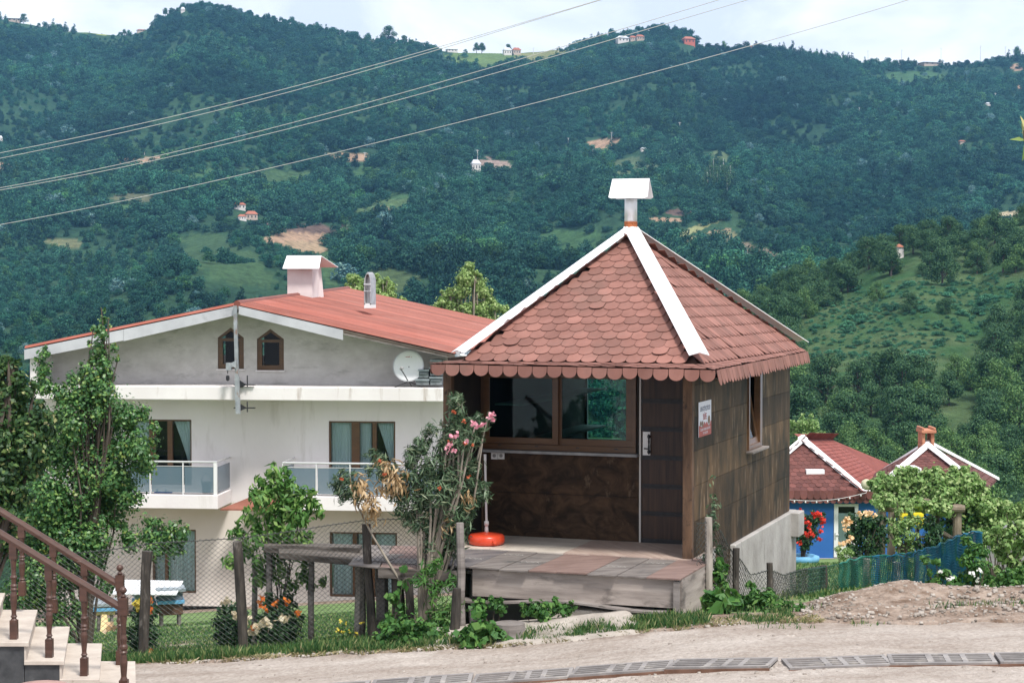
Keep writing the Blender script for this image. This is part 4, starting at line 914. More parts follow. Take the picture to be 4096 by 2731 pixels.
bwin(WM1,[(.34,.42),(.42,.46),(.655,.715)],curt=[lambda q:(.02,.34),lambda q:(.45,.62),lambda q:(.98-.27*q**1.2,1.0) if q>.3 else (.96,1.0)])
bwin(WL0,[(.28,.34)],curt=[lambda q:(.0,.28),lambda q:(.36,.99)])
bwin(WM0,[(.34,.40),(.62,.67)],curt=[lambda q:(.03,.33),lambda q:(.41,.99)])
# balconies
def balcony(x0,x1,lab):
    a,_=hs(x0,1150,1.5); b,_=hs(x1,1150,1.5); mb=MB(); mb.fbox(H,a,b,.002,1.5,zs0,zs1); o=obj('balcony',mb,M_wall,house,bevel=.015); o['label']=lab
    zr=hs(400,1060,1.45)[1]; zg=hs(400,1070,1.45)[1]
    mb=MB(); mb.tube([H(a+.04,.02,zr),H(a+.04,1.44,zr),H(b-.04,1.44,zr),H(b-.04,.02,zr)],.028,8); obj('handrail',mb,M_rail,o)
    mb=MB(); mb.tube([H(a+.04,1.44,zr-.12),H(b-.04,1.44,zr-.12)],.010,6); obj('lower_rail',mb,M_rail,o)
    gl=glassmat('smoked_glass',(.26,.34,.40),.05)
    n=max(2,round((b-a)/1.0)); 
    for i in range(n+1):
        s_=a+.05+(b-a-.1)*i/n; mb=MB(); wd=.07 if i==n else .018; mb.fbox(H,s_-wd,s_+wd*.3,1.40,1.47,zs1,zr-.02); obj('rail_post',mb,M_hpost,o)
        if i<n:
            s2=a+.05+(b-a-.1)*(i+1)/n; mb=MB(); mb.fbox(H,s_+.03,s2-.03,1.43,1.44,zs1+.06,zg-.02); obj('glass_panel',mb,M_bglass,o)
    for s_ in (a+.04,b-.04): mb=MB(); mb.fbox(H,s_-.005,s_+.005,.06,1.36,zs1+.06,zg-.02); obj('glass_panel',mb,M_bglass,o)
    return o
m,nt_,b_=newmat('blue_grey_privacy_glass'); b_.inputs['Base Color'].default_value=(.13,.19,.24,1); b_.inputs['Roughness'].default_value=.1; b_.inputs['Alpha'].default_value=.7; M_bglass=m
balcony(190,497+3,'left balcony with glass panels'); balcony(645,1200,'right balcony with glass panels')
# side return of left balcony slab is visible; little stair awning
mb=MB(); a0=hs(505,1172,1.2); a1=hs(600,1172,1.2); az=hs(575,1138,.2)[1]
mb.box8([H(a0[0],1.15,a0[1]),H(a1[0]+.35,1.15,a0[1]),H(a1[0]+.35,.0,az),H(a0[0]+.9,.0,az),H(a0[0],1.15,a0[1]+.04),H(a1[0]+.35,1.15,a0[1]+.04),H(a1[0]+.35,.0,az+.08),H(a0[0]+.9,.0,az+.08)])
obj('stair_canopy',mb,pm('red_brown_canopy',(.20,.075,.05),(.3,.12,.085),rough=.9,scale=(2,2,2)),house)
# items on balcony & ledge
bk=thing('basket','dark woven basket with tall handle on the left balcony','basket',H(*[hs(475,1137,.9)[0],.9,zs1+.002]))
bs=wloc(bk); mb=MB(); mb.lathe(bs,[(.10,0),(.115,.03),(.15,.27),(.155,.29),(.13,.285),(.10,.05)],14); obj('basket_body',mb,pm('dark_wicker',(.02,.02,.02),(.05,.045,.04),rough=.8,scale=(20,20,30)),bk)
mb=MB(); mb.tube([bs+Vector((.14*math.cos(t),0,.27+.26*math.sin(t))) for t in np.linspace(0,math.pi,10)],.012,6); obj('basket_handle',mb,M_band,bk)
M_blue=pm('blue_rubber',(.02,.08,.45),rough=.5)
for k,x in enumerate((365,385)):
    s_,_=hs(x,1130,1.1); p=H(s_,1.1,zs1+.002); mb=MB(); mb.prism([p+Vector((.13*math.cos(a),.05*math.sin(a),0)) for a in np.linspace(0,6.28,13)[:-1]],(0,0,.03)); mb.tube([p+Vector((-.05,-.05,.03)),p+Vector((-.05,-.02,.09)),p+Vector((-.05,.02,.09)),p+Vector((-.05,.05,.03))],.018,6)
    o=obj('slipper',mb,M_blue,None,origin=p); tag(o,['left blue rubber slipper of the pair lying on the left balcony','right blue rubber slipper of the pair lying on the left balcony'][k],'slipper','blue slippers on the left balcony')
# satellite dish
dc=D(938,840,50.6); dish=thing('satellite_dish','white round satellite dish with red lettering on a tripod on the house ledge','satellite dish',Vector((dc.x,dc.y,ZB1)))
R0=36*S/F*50.6; mb=MB(); ax=Vector((-.18,-1,.22)).normalized(); uu=ax.cross(Vector((0,0,1))).normalized()*-1; vv=ax.cross(uu); vv=vv if vv.z>0 else -vv
V=[];Fc=[]; nr=6; ns=32
V.append(dc-ax*.07)
for i in range(1,nr+1):
    r=R0*i/nr
    for k in range(ns): an=6.2832*k/ns; V.append(dc-ax*(.07*(1-(i/nr)**2))+uu*(r*math.cos(an))+vv*(r*math.sin(an)))
for k in range(ns): Fc.append((0,1+k,1+(k+1)%ns))
for i in range(nr-1):
    for k in range(ns): b=1+i*ns; Fc.append((b+k,b+ns+k,b+ns+(k+1)%ns,b+(k+1)%ns))
ds=mesh_obj('reflector',V,Fc,M_white,dish,smooth=True); sm=ds.modifiers.new('s','SOLIDIFY'); sm.thickness=.012
mb=MB(); mb.tube([dc+uu*(R0*math.cos(t))+vv*(R0*math.sin(t)) for t in np.linspace(0,6.2832,33)],.012,6,cap=False); obj('rim',mb,M_silver,dish)
text_mesh('lettering','VESTEL',lambda x,y,o:dc+ax*.004-ax*.045+uu*x+vv*y,M_redt,dish,.45,.10,-.20,.24,bold=.015)
mb=MB(); lnb=dc+ax*.42-vv*.16-uu*.10; mb.tube([dc-vv*(R0*.95),dc-vv*(R0*.8)+ax*.25,lnb],.014,6); obj('arm',mb,M_band,dish)
mb=MB(); mb.tube([lnb-ax*.0+uu*-.0,lnb-ax*.09+vv*.04],[.04,.05],10); obj('receiver',mb,pm('grey_plastic',(.3,.3,.3),rough=.5),dish)
mb=MB(); hub=dc-ax*.15-vv*.3
for dx,dy in ((-.38,-.2),(.38,-.2),(.05,.3)): mb.tube([hub-vv*.1,Vector((hub.x+dx,hub.y+dy,ZB1))],.010,5)
mb.tube([dc-ax*.08,hub,Vector((hub.x,hub.y,ZB1+.25))],.022,6); obj('tripod',mb,M_band,dish)
# hive boxes stacked on ledge end
M_gbox=pm('grey_painted_wood',(.10,.12,.13),(.22,.24,.25),rough=.85,scale=(2,2,6),detail=7,c3=(.06,.06,.06),spot=(4,.55,.7)); M_lid=pm('zinc_lid',(.16,.2,.22),(.28,.31,.33),rough=.5,scale=(4,4,4))
crates=[(955,985,870,884,'lower grey hive box right behind the satellite dish, on the ledge'),(988,1014,865,884,'grey hive box at the right end of the ledge, lowest of its stack'),(988,1014,843,863,'grey hive box in the middle of the right stack on the ledge'),(962,984,848,868,'upper grey hive box showing just right of the dish'),(990,1014,826,841,'topmost dark hive box under the roof edge of the house')]
for x0,x1,y0,y1,lb in crates:
    a,b,z0,z1=rect(x0,x1,y0,y1,1.0); z0=max(z0,ZB1+.005); t=thing('hive_box',lb,'hive box',H((a+b)/2,.75,z0),'hive boxes on the ledge')
    mb=MB(); mb.fbox(H,a,b,.45,1.0,z0,z1-.05); mb.fbox(H,a+.02,b-.02,1.0,1.03,z0+.1,z0+.14); obj('box_body',mb,M_gbox,t,bevel=.01); mb=MB(); mb.fbox(H,a-.02,b+.02,.43,1.04,z1-.048,z1); obj('lid',mb,M_lid,t)
# hoist pole
hp=thing('hoist_pole','rusty grey steel hoist pole with pulley arm fixed to the house front','hoist',H(hs(541,920,1.35)[0],1.35,hs(541,950,1.35)[1]))
pA=hs(540,702,1.4); pB=hs(547,950,1.35); M_oldst=pm('rusty_grey_steel',(.20,.22,.24),(.34,.36,.38),rough=.6,scale=(5,5,5),detail=8,c3=(.22,.13,.09),spot=((6,6,4),.55,.66))
mb=MB(); u_=H(pA[0],1.40,pA[1]); l_=H(pB[0],1.35,pB[1]); md_=u_.lerp(l_,.66); dx=HR*.045; dy=HOUT*.045
mb.box8([md_-dx-dy,md_+dx-dy,md_+dx+dy,md_-dx+dy,u_-dx-dy,u_+dx-dy,u_+dx+dy,u_-dx+dy]); dx=HR*.06; mb.box8([l_-dx-dy,l_+dx-dy,l_+dx+dy,l_-dx+dy,md_-dx-dy,md_+dx-dy,md_+dx+dy,md_-dx+dy]); obj('pole',mb,M_oldst,hp)
def hp3(x,y,t): s_,z_=hs(x,y,t); return H(s_,t,z_)
mb=MB(); mb.prism([hp3(542,828,1.5),hp3(542,846,1.5),hp3(536,842,1.5),hp3(522,846,1.5),hp3(521,838,1.5)],HOUT*-.06); mb.fbox(H,hs(520,840,1.5)[0],hs(531,840,1.5)[0],1.4,1.56,hs(525,850,1.5)[1],hs(525,833,1.5)[1]); obj('pulley_bracket',mb,M_oldst,hp)
mb=MB(); mb.tube([hp3(523,850,1.5),hp3(523,858,1.5)],.012,6); mb.lathe(hp3(523,868,1.5),[(.01,-.08),(.05,-.05),(.05,.05),(.01,.08)],8); obj('pulley_hook',mb,M_band,hp)
for y in (882,935):
    mb=MB(); mb.prism([hp3(547,y-10,1.3),hp3(556,y-4,1.3),hp3(566,y+2,1.3),hp3(550,y+9,1.3)],HOUT*-.1); mb.fbox(H,hs(536,y,1.3)[0],hs(583,y,1.3)[0],1.1,1.28,hs(560,y+3,1.3)[1],hs(560,y+1,1.3)[1]); obj('clamp_plate',mb,M_band,hp)
for ya,yb in ((862,888),(922,946)):
    mb=MB(); mb.tube([hp3(568,ya,1.3),hp3(568,yb,1.3)],.018,6); obj('clamp_rod',mb,M_band,hp)
cm=thing('security_camera','tiny white security camera under the red roof corner beside the kiosk eave','camera',D(1058,815,50.3)); mb=MB(); q=wloc(cm); mb.tube([q,q+Vector((.16,-.05,-.05))],.05,10); obj('camera_body',mb,M_hpost,cm); mb=MB(); mb.box(q.x-.16,q.x-.02,q.y-.02,q.y+.02,q.z-.14,q.z+.1); obj('camera_bracket',mb,M_silver,cm)
# ---- beehives on the lawn ----
def hive(x0,x1,yt,yb,z,c1,c2,lab,roofc=None,legs=True,landing=False):
    a=D(x0,yb,z); b=D(x1,yb,z); zt=D(x0,yt,z).z; z0=float(gz((a.x+b.x)/2,z))-.02; t=thing('beehive',lab,'beehive',((a.x+b.x)/2,z+.25,z0),'beehives on the lawn'); zb=max(a.z,z0+.12)
    mid=(zt+zb)/2; ang=.25
    def Q(x,y,zz): # slight turn
        dx=x-(a.x+b.x)/2; dy=y-(z+.25); return Vector(((a.x+b.x)/2+dx*math.cos(ang)-dy*math.sin(ang),z+.25+dx*math.sin(ang)+dy*math.cos(ang),zz))
    mb=MB(); mb.fbox(Q,a.x,b.x,z,z+.5,zb,mid-.01); obj('lower_box',mb,c1,t,bevel=.01)
    mb=MB(); mb.fbox(Q,a.x-.0,b.x+.0,z-.0,z+.5,mid,zt-.05); obj('upper_box',mb,c2,t,bevel=.01)
    mb=MB(); mb.fbox(Q,a.x-.03,b.x+.03,z-.05,z+.53,mid-.03,mid+.03); obj('band',mb,M_hblue,t)
    mb=MB(); mb.fbox(Q,a.x-.05,b.x+.05,z-.06,z+.55,zt-.05,zt); obj('lid',mb,roofc or M_lid,t)
    for ax_ in (a.x+.03,b.x-.08):
        for ay in (z+.03,z+.42): mb=MB(); mb.fbox(Q,ax_,ax_+.05,ay,ay+.05,z0-.1,zb-.002); obj('leg',mb,M_wwood,t)
    if landing: mb=MB(); mb.box8([Q(a.x+.1,z-.01,zb+.0),Q(b.x-.15,z-.01,zb+.0),Q(b.x-.1,z-.35,z0+.02),Q(a.x+.05,z-.35,z0+.02)]+[Q(a.x+.1,z-.01,zb+.02),Q(b.x-.15,z-.01,zb+.02),Q(b.x-.1,z-.35,z0+.04),Q(a.x+.05,z-.35,z0+.04)]); obj('landing_board',mb,c1,t)
    return t
M_hbrown=pm('brown_hive_paint',(.07,.035,.022),(.11,.06,.04),rough=.8,scale=(3,3,9)); M_hblue=pm('blue_hive_paint',(.10,.30,.50),(.16,.38,.58),rough=.7,scale=(3,3,3)); M_hyel=pm('yellow_hive_paint',(.48,.36,.16),(.58,.46,.24),rough=.8,scale=(3,3,3)); M_hslate=pm('slate_hive_paint',(.07,.10,.13),(.12,.15,.18),rough=.8,scale=(3,3,6)); M_hlb=pm('pale_blue_hive_paint',(.28,.38,.42),(.38,.47,.5),rough=.8,scale=(3,3,6))
hive(358,412,1352,1412,34.5,M_hbrown,M_hslate,'brown hive with slate upper box and blue band under the white sheet')
hive(303,347,1360,1412,34.8,M_hlb,M_hlb,'pale blue grey hive behind the stair post, under the left end of the white sheet')
hive(213,256,1385,1412,33.5,M_hyel,M_hyel,'low yellow hive with a landing board near the trees',landing=True)
hive(180,208,1385,1415,34.5,M_hbrown,M_hbrown,'dark brown hive at the far left, partly behind stems')
sh=MB(); p=[D(255,1362,34.2),D(405,1364,34.2),D(421,1333,35.2),D(262,1330,35.2)]; sh.box8([q+Vector((0,0,-.02)) for q in p]+p)
o=obj('metal_sheet',sh,pm('white_sheet_metal',(.66,.68,.70),(.74,.75,.76),rough=.5,scale=(2,2,2)),None,origin=p[0]); tag(o,'white sheet metal laid over the beehives on the lawn','sheet')
for k,x in enumerate((300,395,262)):
    pass
# ================= PLANTS =================
def gpt(x,z):  # ground point below display column x at distance z
    X=(x*S-2048)/F*z; return G(X,z)
M_bark=pm('grey_brown_bark',(.05,.038,.028),(.12,.10,.08),rough=.95,scale=(8,8,3),detail=7,bump=.006)
M_paleb=pm('pale_bark',(.18,.15,.12),(.32,.28,.23),rough=.9,scale=(8,8,3),detail=7)
L_left=leafmat('glossy_green_leaf',[(0,(.03,.095,.032)),(.55,(.075,.19,.055)),(.92,(.19,.33,.09)),(1,(.26,.30,.07))],trans=.25,rough=.4,spec=.4)
L_lind=leafmat('linden_leaf',[(0,(.018,.055,.02)),(.75,(.05,.11,.03)),(.92,(.12,.19,.05)),(1,(.45,.42,.20))],trans=.25,rough=.5)
L_poplar=leafmat('poplar_leaf',[(0,(.14,.24,.06)),(.6,(.28,.42,.13)),(1,(.50,.60,.28))],trans=.35,rough=.5)
L_walnut=leafmat('walnut_leaf',[(0,(.06,.16,.035)),(.6,(.12,.27,.06)),(1,(.30,.44,.13))],trans=.35,rough=.5)
L_rose=leafmat('rose_leaf',[(0,(.018,.05,.022)),(.6,(.03,.085,.03)),(1,(.06,.13,.04))],trans=.2,rough=.45)
L_vine=leafmat('vine_leaf',[(0,(.10,.20,.05)),(.55,(.22,.36,.11)),(1,(.46,.56,.26))],trans=.35,rough=.55)
L_weed=leafmat('weed_leaf',[(0,(.04,.12,.03)),(.6,(.07,.18,.04)),(1,(.15,.28,.07))],trans=.3,rough=.5)
L_olea=leafmat('oleander_leaf',[(0,(.035,.075,.035)),(.55,(.075,.13,.065)),(.9,(.16,.22,.13)),(1,(.30,.33,.20))],trans=.2,rough=.45)
L_dry=leafmat('dry_tan_leaf',[(0,(.30,.19,.085)),(.6,(.46,.32,.17)),(1,(.60,.47,.30))],trans=.3,rough=.7)
def flowmat(n,a,b): return leafmat(n,[(0,a),(1,b)],trans=.2,rough=.6)
FL_red=flowmat('red_petal',(.50,.02,.012),(.75,.06,.03)); FL_or=flowmat('orange_petal',(.70,.16,.02),(.85,.28,.05)); FL_cream=flowmat('cream_petal',(.75,.62,.40),(.85,.78,.60)); FL_pink=flowmat('pink_petal',(.65,.22,.30),(.80,.45,.50)); FL_wh=flowmat('white_petal',(.75,.75,.70),(.85,.85,.82)); FL_yel=flowmat('yellow_petal',(.70,.55,.05),(.80,.68,.15)); FL_peach=flowmat('peach_petal',(.80,.50,.25),(.88,.68,.45)); FL_rust=flowmat('rust_bud',(.35,.07,.03),(.5,.13,.06))
def px2m(r,z): return r*S/F*z
def plant(name,label,cat,base,cl,n,size,mat,stem=M_bark,group=None,aspect=.6,shell=.45,squash=1.0,droop=0,rad=.02,seed=1,stems=None,fold=.12,crown='foliage',trunk='stem',nst=10,wisp=1.0):
    """cl: (x,y,z,r) display px clumps at distance z"""
    r=np.random.default_rng(seed); t=thing(name,label,cat,base,group); b=Vector(base)
    cl0=cl; cl=list(cl)
    if wisp:
        for x,y,z,q in cl0:
            for k in range(3 if q>12 else 1):
                an=r.normal()*1.1; dd=q*(.85+.55*r.random()); cl.append((x+math.sin(an)*dd,y-math.cos(an)*dd,z+(r.random()-.5)*px2m(q,z),q*(.22+.2*r.random())*wisp))
        cl=[(x+r.normal()*q*.12,y+r.normal()*q*.12,z+r.normal()*px2m(q,z)*.5,q) for x,y,z,q in cl]
    cs=[D(x,y,z) for x,y,z,q in cl]; rs=[px2m(q,z) for x,y,z,q in cl]
    foliage(crown,cs,rs,n,size,mat,t,aspect,fold,shell,squash,droop,r)
    mb=MB(); rr=random.Random(seed); order=sorted(range(len(cs)),key=lambda i:-rs[i])[:nst]+([j for j in range(len(cl0),len(cs))][:nst] if wisp and rad>.015 else []) if stems is None else stems
    for i in order:
        c=cs[i]; k=rr.random()
        f0=b+Vector((rr.uniform(-.04,.04),rr.uniform(-.04,.04),-.05)); m1=f0.lerp(c,.35); m1.x=f0.x+(c.x-f0.x)*.2+rr.uniform(-.05,.05)*(c-b).length*.3; m2=f0.lerp(c,.7)+Vector((rr.uniform(-.04,.04),rr.uniform(-.04,.04),0))*(c-b).length
        e=c+Vector((0,0,rs[i]*.6)); mb.tube([f0,m1,m2,c,e],[rad,rad*.8,rad*.55,rad*.35,rad*.15],5)
    obj(trunk,mb,stem,t)
    return t
def flowers(pts,m,parent,size=.05,name='flower',seed=0,n=9):
    """each bloom one part: petals as small leaf quads in a ball"""
    r=np.random.default_rng(seed)
    for (x,y,z) in pts:
        c=np.array(D(x,y,z)); k=n; P=c+r.normal(size=(k,3))*size*.28; Nn=r.normal(size=(k,3)); Nn[:,1]-=1.0; V,Fc=leaf_quads(P,Nn,size*.8,.9,.1,r)
        mesh_obj(name,V,Fc,m,parent,attrs={'rnd':('FACE','FLOAT',r.random(k))})
# ---- left foreground trees ----
z=21.3
cl=[(238,712,z,5),(240,735,z,9),(234,765,z,15),(222,800,z,20),(238,835,z,24),(262,800,z,10),(190,850,z,12),(215,870,z,30),(245,900,z,32),(105,812,z,12),(100,845,z,18),(96,885,z,24),(140,905,z,24),(190,920,z,42),(250,950,z,42),(165,970,z,52),(300,960,z,26),(330,955,z,14),(352,985,z,12),(230,1010,z,62),(300,1020,z,42),(335,1060,z,24),(140,1040,z,62),(200,1085,z,70),(270,1090,z,56),(110,1120,z,66),(180,1165,z,68),(255,1160,z,52),(300,1150,z,28),(90,1200,z,58),(150,1240,z,55),(225,1240,z,42),(300,1235,z,26),(345,1228,z,26),(385,1232,z,28),(415,1222,z,16),(395,1262,z,20),(350,1262,z,24),(80,1290,z,50),(150,1310,z,46),(210,1300,z,28),(65,1370,z,44),(130,1380,z,38),(180,1400,z,20),(20,1400,z,40),(60,1440,z,36),(130,1445,z,30),(100,1330,z,50),(240,1350,z,18),(355,1395,z-.8,20),(330,1430,z-.8,26),(360,1455,z-.8,18)]
plant('pear_tree','tall bushy green tree with pointed leading shoots behind the fence, left of the white house','tree',gpt(190,z),[(a,b,c,d*1.08) for a,b,c,d in cl[:-3]],50000,.047,L_left,shell=.10,squash=1.1,rad=.02,seed=5,crown='crown',trunk='trunk',nst=16)
shoots=[(238,700,z,4),(242,718,z,4),(232,745,z,7),(255,780,z,6),(118,815,z,5),(355,975,z,6),(288,950,z,8),(210,770,z,5),(175,800,z,5),(268,790,z,5),(320,930,z,5)]
z=19.2
plant('linden_tree','dark linden at the left picture edge with pale yellow blossom sprays','tree',gpt(-60,z),[(8,838,z,22),(36,862,z,22),(-10,900,z,40),(58,900,z,22),(20,940,z,40),(70,960,z,34),(-20,1000,z,55),(50,1010,z,50),(100,985,z,26),(135,960,z,12),(10,1080,z,50),(70,1070,z,36),(-20,1150,z,50),(30,1150,z,40),(20,1230,z,40)],12000,.06,L_lind,shell=.2,seed=6,rad=.05,crown='crown',trunk='trunk')
# ---- poplars behind the house ----
z=68
def gbase(x,z): return gpt(x,z)
plant('poplar_tree','light green poplar with bare grey twigs rising behind the red metal roof, nearest the kiosk','tree',gbase(1085,z),[(1078,612,z,11),(1070,640,z,22),(1095,648,z,18),(1055,665,z,20),(1110,672,z,16),(1030,675,z,13),(1015,692,z,12),(1005,705,z,9),(1045,700,z,20),(1125,688,z,12),(1105,712,z,18),(1135,705,z,11),(1080,725,z,24),(1035,725,z,18),(1125,730,z,20),(1160,712,z,11),(1175,722,z,7),(1150,745,z,16),(1060,760,z,26),(1110,765,z,26)],14000,.10,L_poplar,stem=M_paleb,shell=.55,squash=.9,rad=.06,seed=8,crown='crown',trunk='trunk',nst=20)
plant('poplar_tree','smaller light green poplar peeping over the red roof on both sides of the metal vent','tree',gbase(860,z),[(808,640,z,11),(822,655,z,14),(803,662,z,9),(868,655,z,16),(890,660,z,15),(905,678,z,9),(850,675,z,20),(820,680,z,18),(885,685,z,18),(925,690,z,8),(850,720,z,25)],8000,.10,L_poplar,stem=M_paleb,shell=.55,squash=.9,rad=.06,seed=9,crown='crown',trunk='trunk')
# ---- walnut sapling ----
z=20.9
wl=[(628,1085,z,14),(655,1080,z,8),(600,1100,z,10),(640,1110,z,22),(612,1125,z,22),(665,1112,z,12),(590,1130,z,14),(575,1140,z,10),(640,1140,z,36),(600,1160,z,30),(680,1150,z,30),(715,1165,z,22),(735,1180,z,12),(640,1180,z,42),(580,1190,z,22),(690,1190,z,30),(620,1220,z,40),(670,1225,z,36),(590,1240,z,26),(550,1222,z,16),(535,1230,z,12),(700,1245,z,20),(560,1265,z,24),(530,1290,z,18),(640,1262,z,30),(600,1290,z,22),(690,1280,z,20),(640,1310,z,26),(700,1320,z,22),(600,1330,z,20),(675,1350,z,18),(740,1335,z,10),(715,1345,z,14)]
plant('walnut_sapling','young walnut sapling with bright drooping leaflets between two fence posts','sapling',gpt(636,z),wl,3000,.095,L_walnut,shell=.05,aspect=.38,droop=1.6,rad=.010,seed=12,nst=10)
# ---- oleander ----
z=19.5
ol=[(1040,925,z,18),(1050,955,z,24),(1045,985,z,24),(1030,1010,z,24),(1085,985,z,22),(1105,975,z,18),(1125,960,z,12),(1065,1010,z,28),(1090,1010,z,18),(1020,1040,z,26),(1060,1050,z,36),(990,980,z,12),(985,1000,z,16),(970,1030,z,20),(945,1060,z,26),(990,1070,z,34),(1040,1090,z,40),(1085,1080,z,22),(960,1100,z,32),(1010,1130,z,40),(1060,1140,z,36),(1095,1130,z,24),(1115,1135,z,12),(960,1150,z,30),(1000,1180,z,36),(1050,1190,z,32),(920,1120,z,22),(900,1085,z,16),(870,1060,z,18),(855,1040,z,12),(880,1090,z,20),(790,1100,z,20),(775,1115,z,14),(800,1125,z,22),(820,1145,z,20),(785,1145,z,14),(850,1080,z,12),(905,1135,z,16),(925,1150,z,20),(940,1180,z,20),(890,1120,z,12),(915,1175,z,14),(1070,1180,z,22),(1085,1160,z,20),(985,1255,z,20),(1030,1270,z,24),(1055,1220,z,24),(1000,1230,z,28),(1040,1240,z,28),(960,1210,z,22)]
olea=plant('oleander_bush','tall grey green oleander with pink flowers and dry tan leaves in front of the kiosk','shrub',gpt(975,z),ol,9500,.10,L_olea,stem=M_paleb,aspect=.15,shell=.05,squash=1.05,seed=14,rad=.022,nst=24,fold=.05)
cs=[D(x,y,z-.15) for x,y in ((838,1130),(845,1155),(860,1180),(825,1115),(905,1095),(915,1110),(895,1115),(880,1075),(1075,1150),(1030,1210))]
foliage('dry_foliage',cs,[px2m(q,z) for q in (30,30,26,24,34,30,26,16,20,20)],480,.095,L_dry,olea,aspect=.25,shell=.1,squash=1.3,droop=2.5,rng=np.random.default_rng(3))
flowers([(1085,972,z-.3),(1095,980,z-.3),(1107,975,z-.3),(1131,952,z-.3),(1133,965,z-.3),(1125,957,z-.3),(1037,1003,z-.35),(1048,1000,z-.35),(1032,1022,z-.35),(1025,1030,z-.35),(1044,1035,z-.35),(1075,1012,z-.35)],FL_pink,olea,.045,seed=4,n=11)
flowers([(1042,945,z-.3),(1066,968,z-.3),(1030,1015,z-.3),(1068,1018,z-.3),(1085,1022,z-.3),(1075,1095,z-.3),(1010,1120,z-.3),(870,1060,z-.3),(785,1100,z-.3),(880,1090,z-.3)],FL_rust,olea,.035,name='bud_cluster',seed=5,n=8)
# bright suckers at the oleander base
z=19.2
plant('oleander_shoots','bright green narrow leaved shoots at the foot of the oleander stems','shrub',gpt(1005,z),[(985,1310,z,16),(1005,1290,z,12),(960,1330,z,14),(1000,1360,z,20),(1035,1340,z,16),(1000,1410,z,24),(1045,1390,z,14),(1030,1440,z,18)],700,.11,L_weed,aspect=.18,shell=.1,squash=1.2,seed=15,rad=.006)
# ---- rose bushes behind the fence ----
z=20.6
rb=plant('rose_bush','dark leaved rose bush with cream and orange blooms beside the walnut stem','rose bush',gpt(640,z),[(640,1390,z,24),(660,1410,z,28),(620,1415,z,26),(640,1440,z,38),(670,1445,z,26),(605,1450,z,26),(640,1475,z,34),(620,1380,z,14),(665,1375,z,14)],3600,.045,L_rose,shell=.25,seed=16,rad=.008)
flowers([(651,1420,z-.45),(609,1433,z-.45),(587,1446,z-.4)],FL_cream,rb,.095,seed=1,n=14); flowers([(612,1400,z-.4),(686,1408,z-.4),(634,1385,z-.3),(660,1383,z-.3),(598,1385,z-.3),(583,1441,z-.4),(603,1370,z-.3)],FL_or,rb,.06,seed=2)
rb=plant('rose_bush','low rose bush with one white bloom just left of the leaning fence post','rose bush',gpt(530,z),[(530,1400,z,20),(515,1425,z,24),(545,1430,z,28),(525,1455,z,30),(555,1465,z,22),(510,1470,z,18)],2200,.045,L_rose,shell=.25,seed=17,rad=.008)
flowers([(521,1381,z-.3),(541,1411,z-.3),(566,1421,z-.4)],FL_cream,rb,.075,seed=3,n=13)
rb=plant('rose_bush','rose bush with yellow and orange blooms behind the round stair post','rose bush',gpt(340,z),[(320,1400,z,16),(345,1410,z,16),(325,1430,z,22),(345,1450,z,22),(315,1470,z,24),(345,1485,z,22)],1900,.045,L_rose,shell=.25,seed=18,rad=.008)
flowers([(313,1387,z-.3),(316,1393,z-.3)],FL_yel,rb,.07,seed=6,n=12); flowers([(347,1396,z-.3),(335,1408,z-.3),(342,1378,z-.3),(351,1498,z-.8),(344,1400,z-.3)],FL_or,rb,.07,seed=7); flowers([(254,1440,z-.3)],FL_peach,rb,.10,seed=8)
# yellow flowering weeds by the fence
z=20.0
yw=plant('yellow_weed','thin weed clump with tiny yellow flowers right of the rose bush','weed',gpt(790,z),[(780,1440,z,18),(800,1450,z,20),(770,1470,z,20),(810,1475,z,20),(790,1485,z,16)],300,.05,L_weed,aspect=.25,shell=.05,seed=19,rad=.004)
flowers([(x,y,z-.1) for x,y in ((783,1425),(795,1432),(775,1445),(788,1450),(803,1448),(770,1462),(812,1460),(797,1470),(820,1455),(765,1480),(785,1476),(830,1430))],FL_yel,yw,.035,seed=9,n=5)
# ---- weeds at the kiosk foot ----
def broad(name,label,x,z,cl,n,size,mat=L_weed,asp=.7,seed=1,cat='weed',flo=None,group=None,nst=8,droop=.5):
    t=plant(name,label,cat,gpt(x,z),[(a,b,z,c) for a,b,c in cl],n,size,mat,aspect=asp,shell=.1,squash=.9,seed=seed,rad=.006,group=group,nst=nst,droop=droop)
    return t
broad('leafy_weed','big lobed bright green weed at the road edge below the platform stumps',1105,18.2,[(1100,1440,26),(1125,1450,26),(1090,1465,26),(1120,1470,30),(1150,1470,20),(1070,1480,20)],420,.10,seed=21)
broad('leafy_weed','nettle patch around the foot of the oleander left of the platform',960,18.6,[(930,1440,24),(960,1450,26),(900,1450,22),(985,1455,24),(940,1470,26),(880,1470,20),(1010,1462,20)],900,.06,seed=22)
broad('climbing_weed','heart leaved creeper climbing the old fence post left of the oleander',905,19.4,[(905,1370,14),(915,1395,14),(900,1420,16),(925,1340,10),(890,1440,14),(930,1310,8)],160,.08,seed=23)
broad('leafy_weed','green nettles under the sagging plank in the middle of the platform',1240,18.9,[(1230,1400,20),(1265,1395,20),(1300,1400,18),(1205,1405,14),(1250,1410,20)],520,.055,seed=24)
broad('leafy_weed','tuft of broad leaves hanging over the stump at the left platform end',1130,18.6,[(1100,1390,16),(1130,1385,14),(1150,1395,14),(1080,1400,10)],200,.06,seed=25)
broad('leafy_weed','large pale dock leaves beside the right corner of the platform',1650,18.7,[(1625,1375,16),(1650,1390,18),(1670,1370,14),(1640,1405,14)],60,.22,seed=26,asp=.6)
broad('leafy_weed','thick fern like weeds at the foot of the concrete foundation',1730,19.2,[(1700,1385,20),(1730,1370,22),(1760,1380,20),(1780,1400,18),(1740,1405,24),(1700,1410,20),(1660,1412,14)],1100,.085,seed=27,asp=.35)
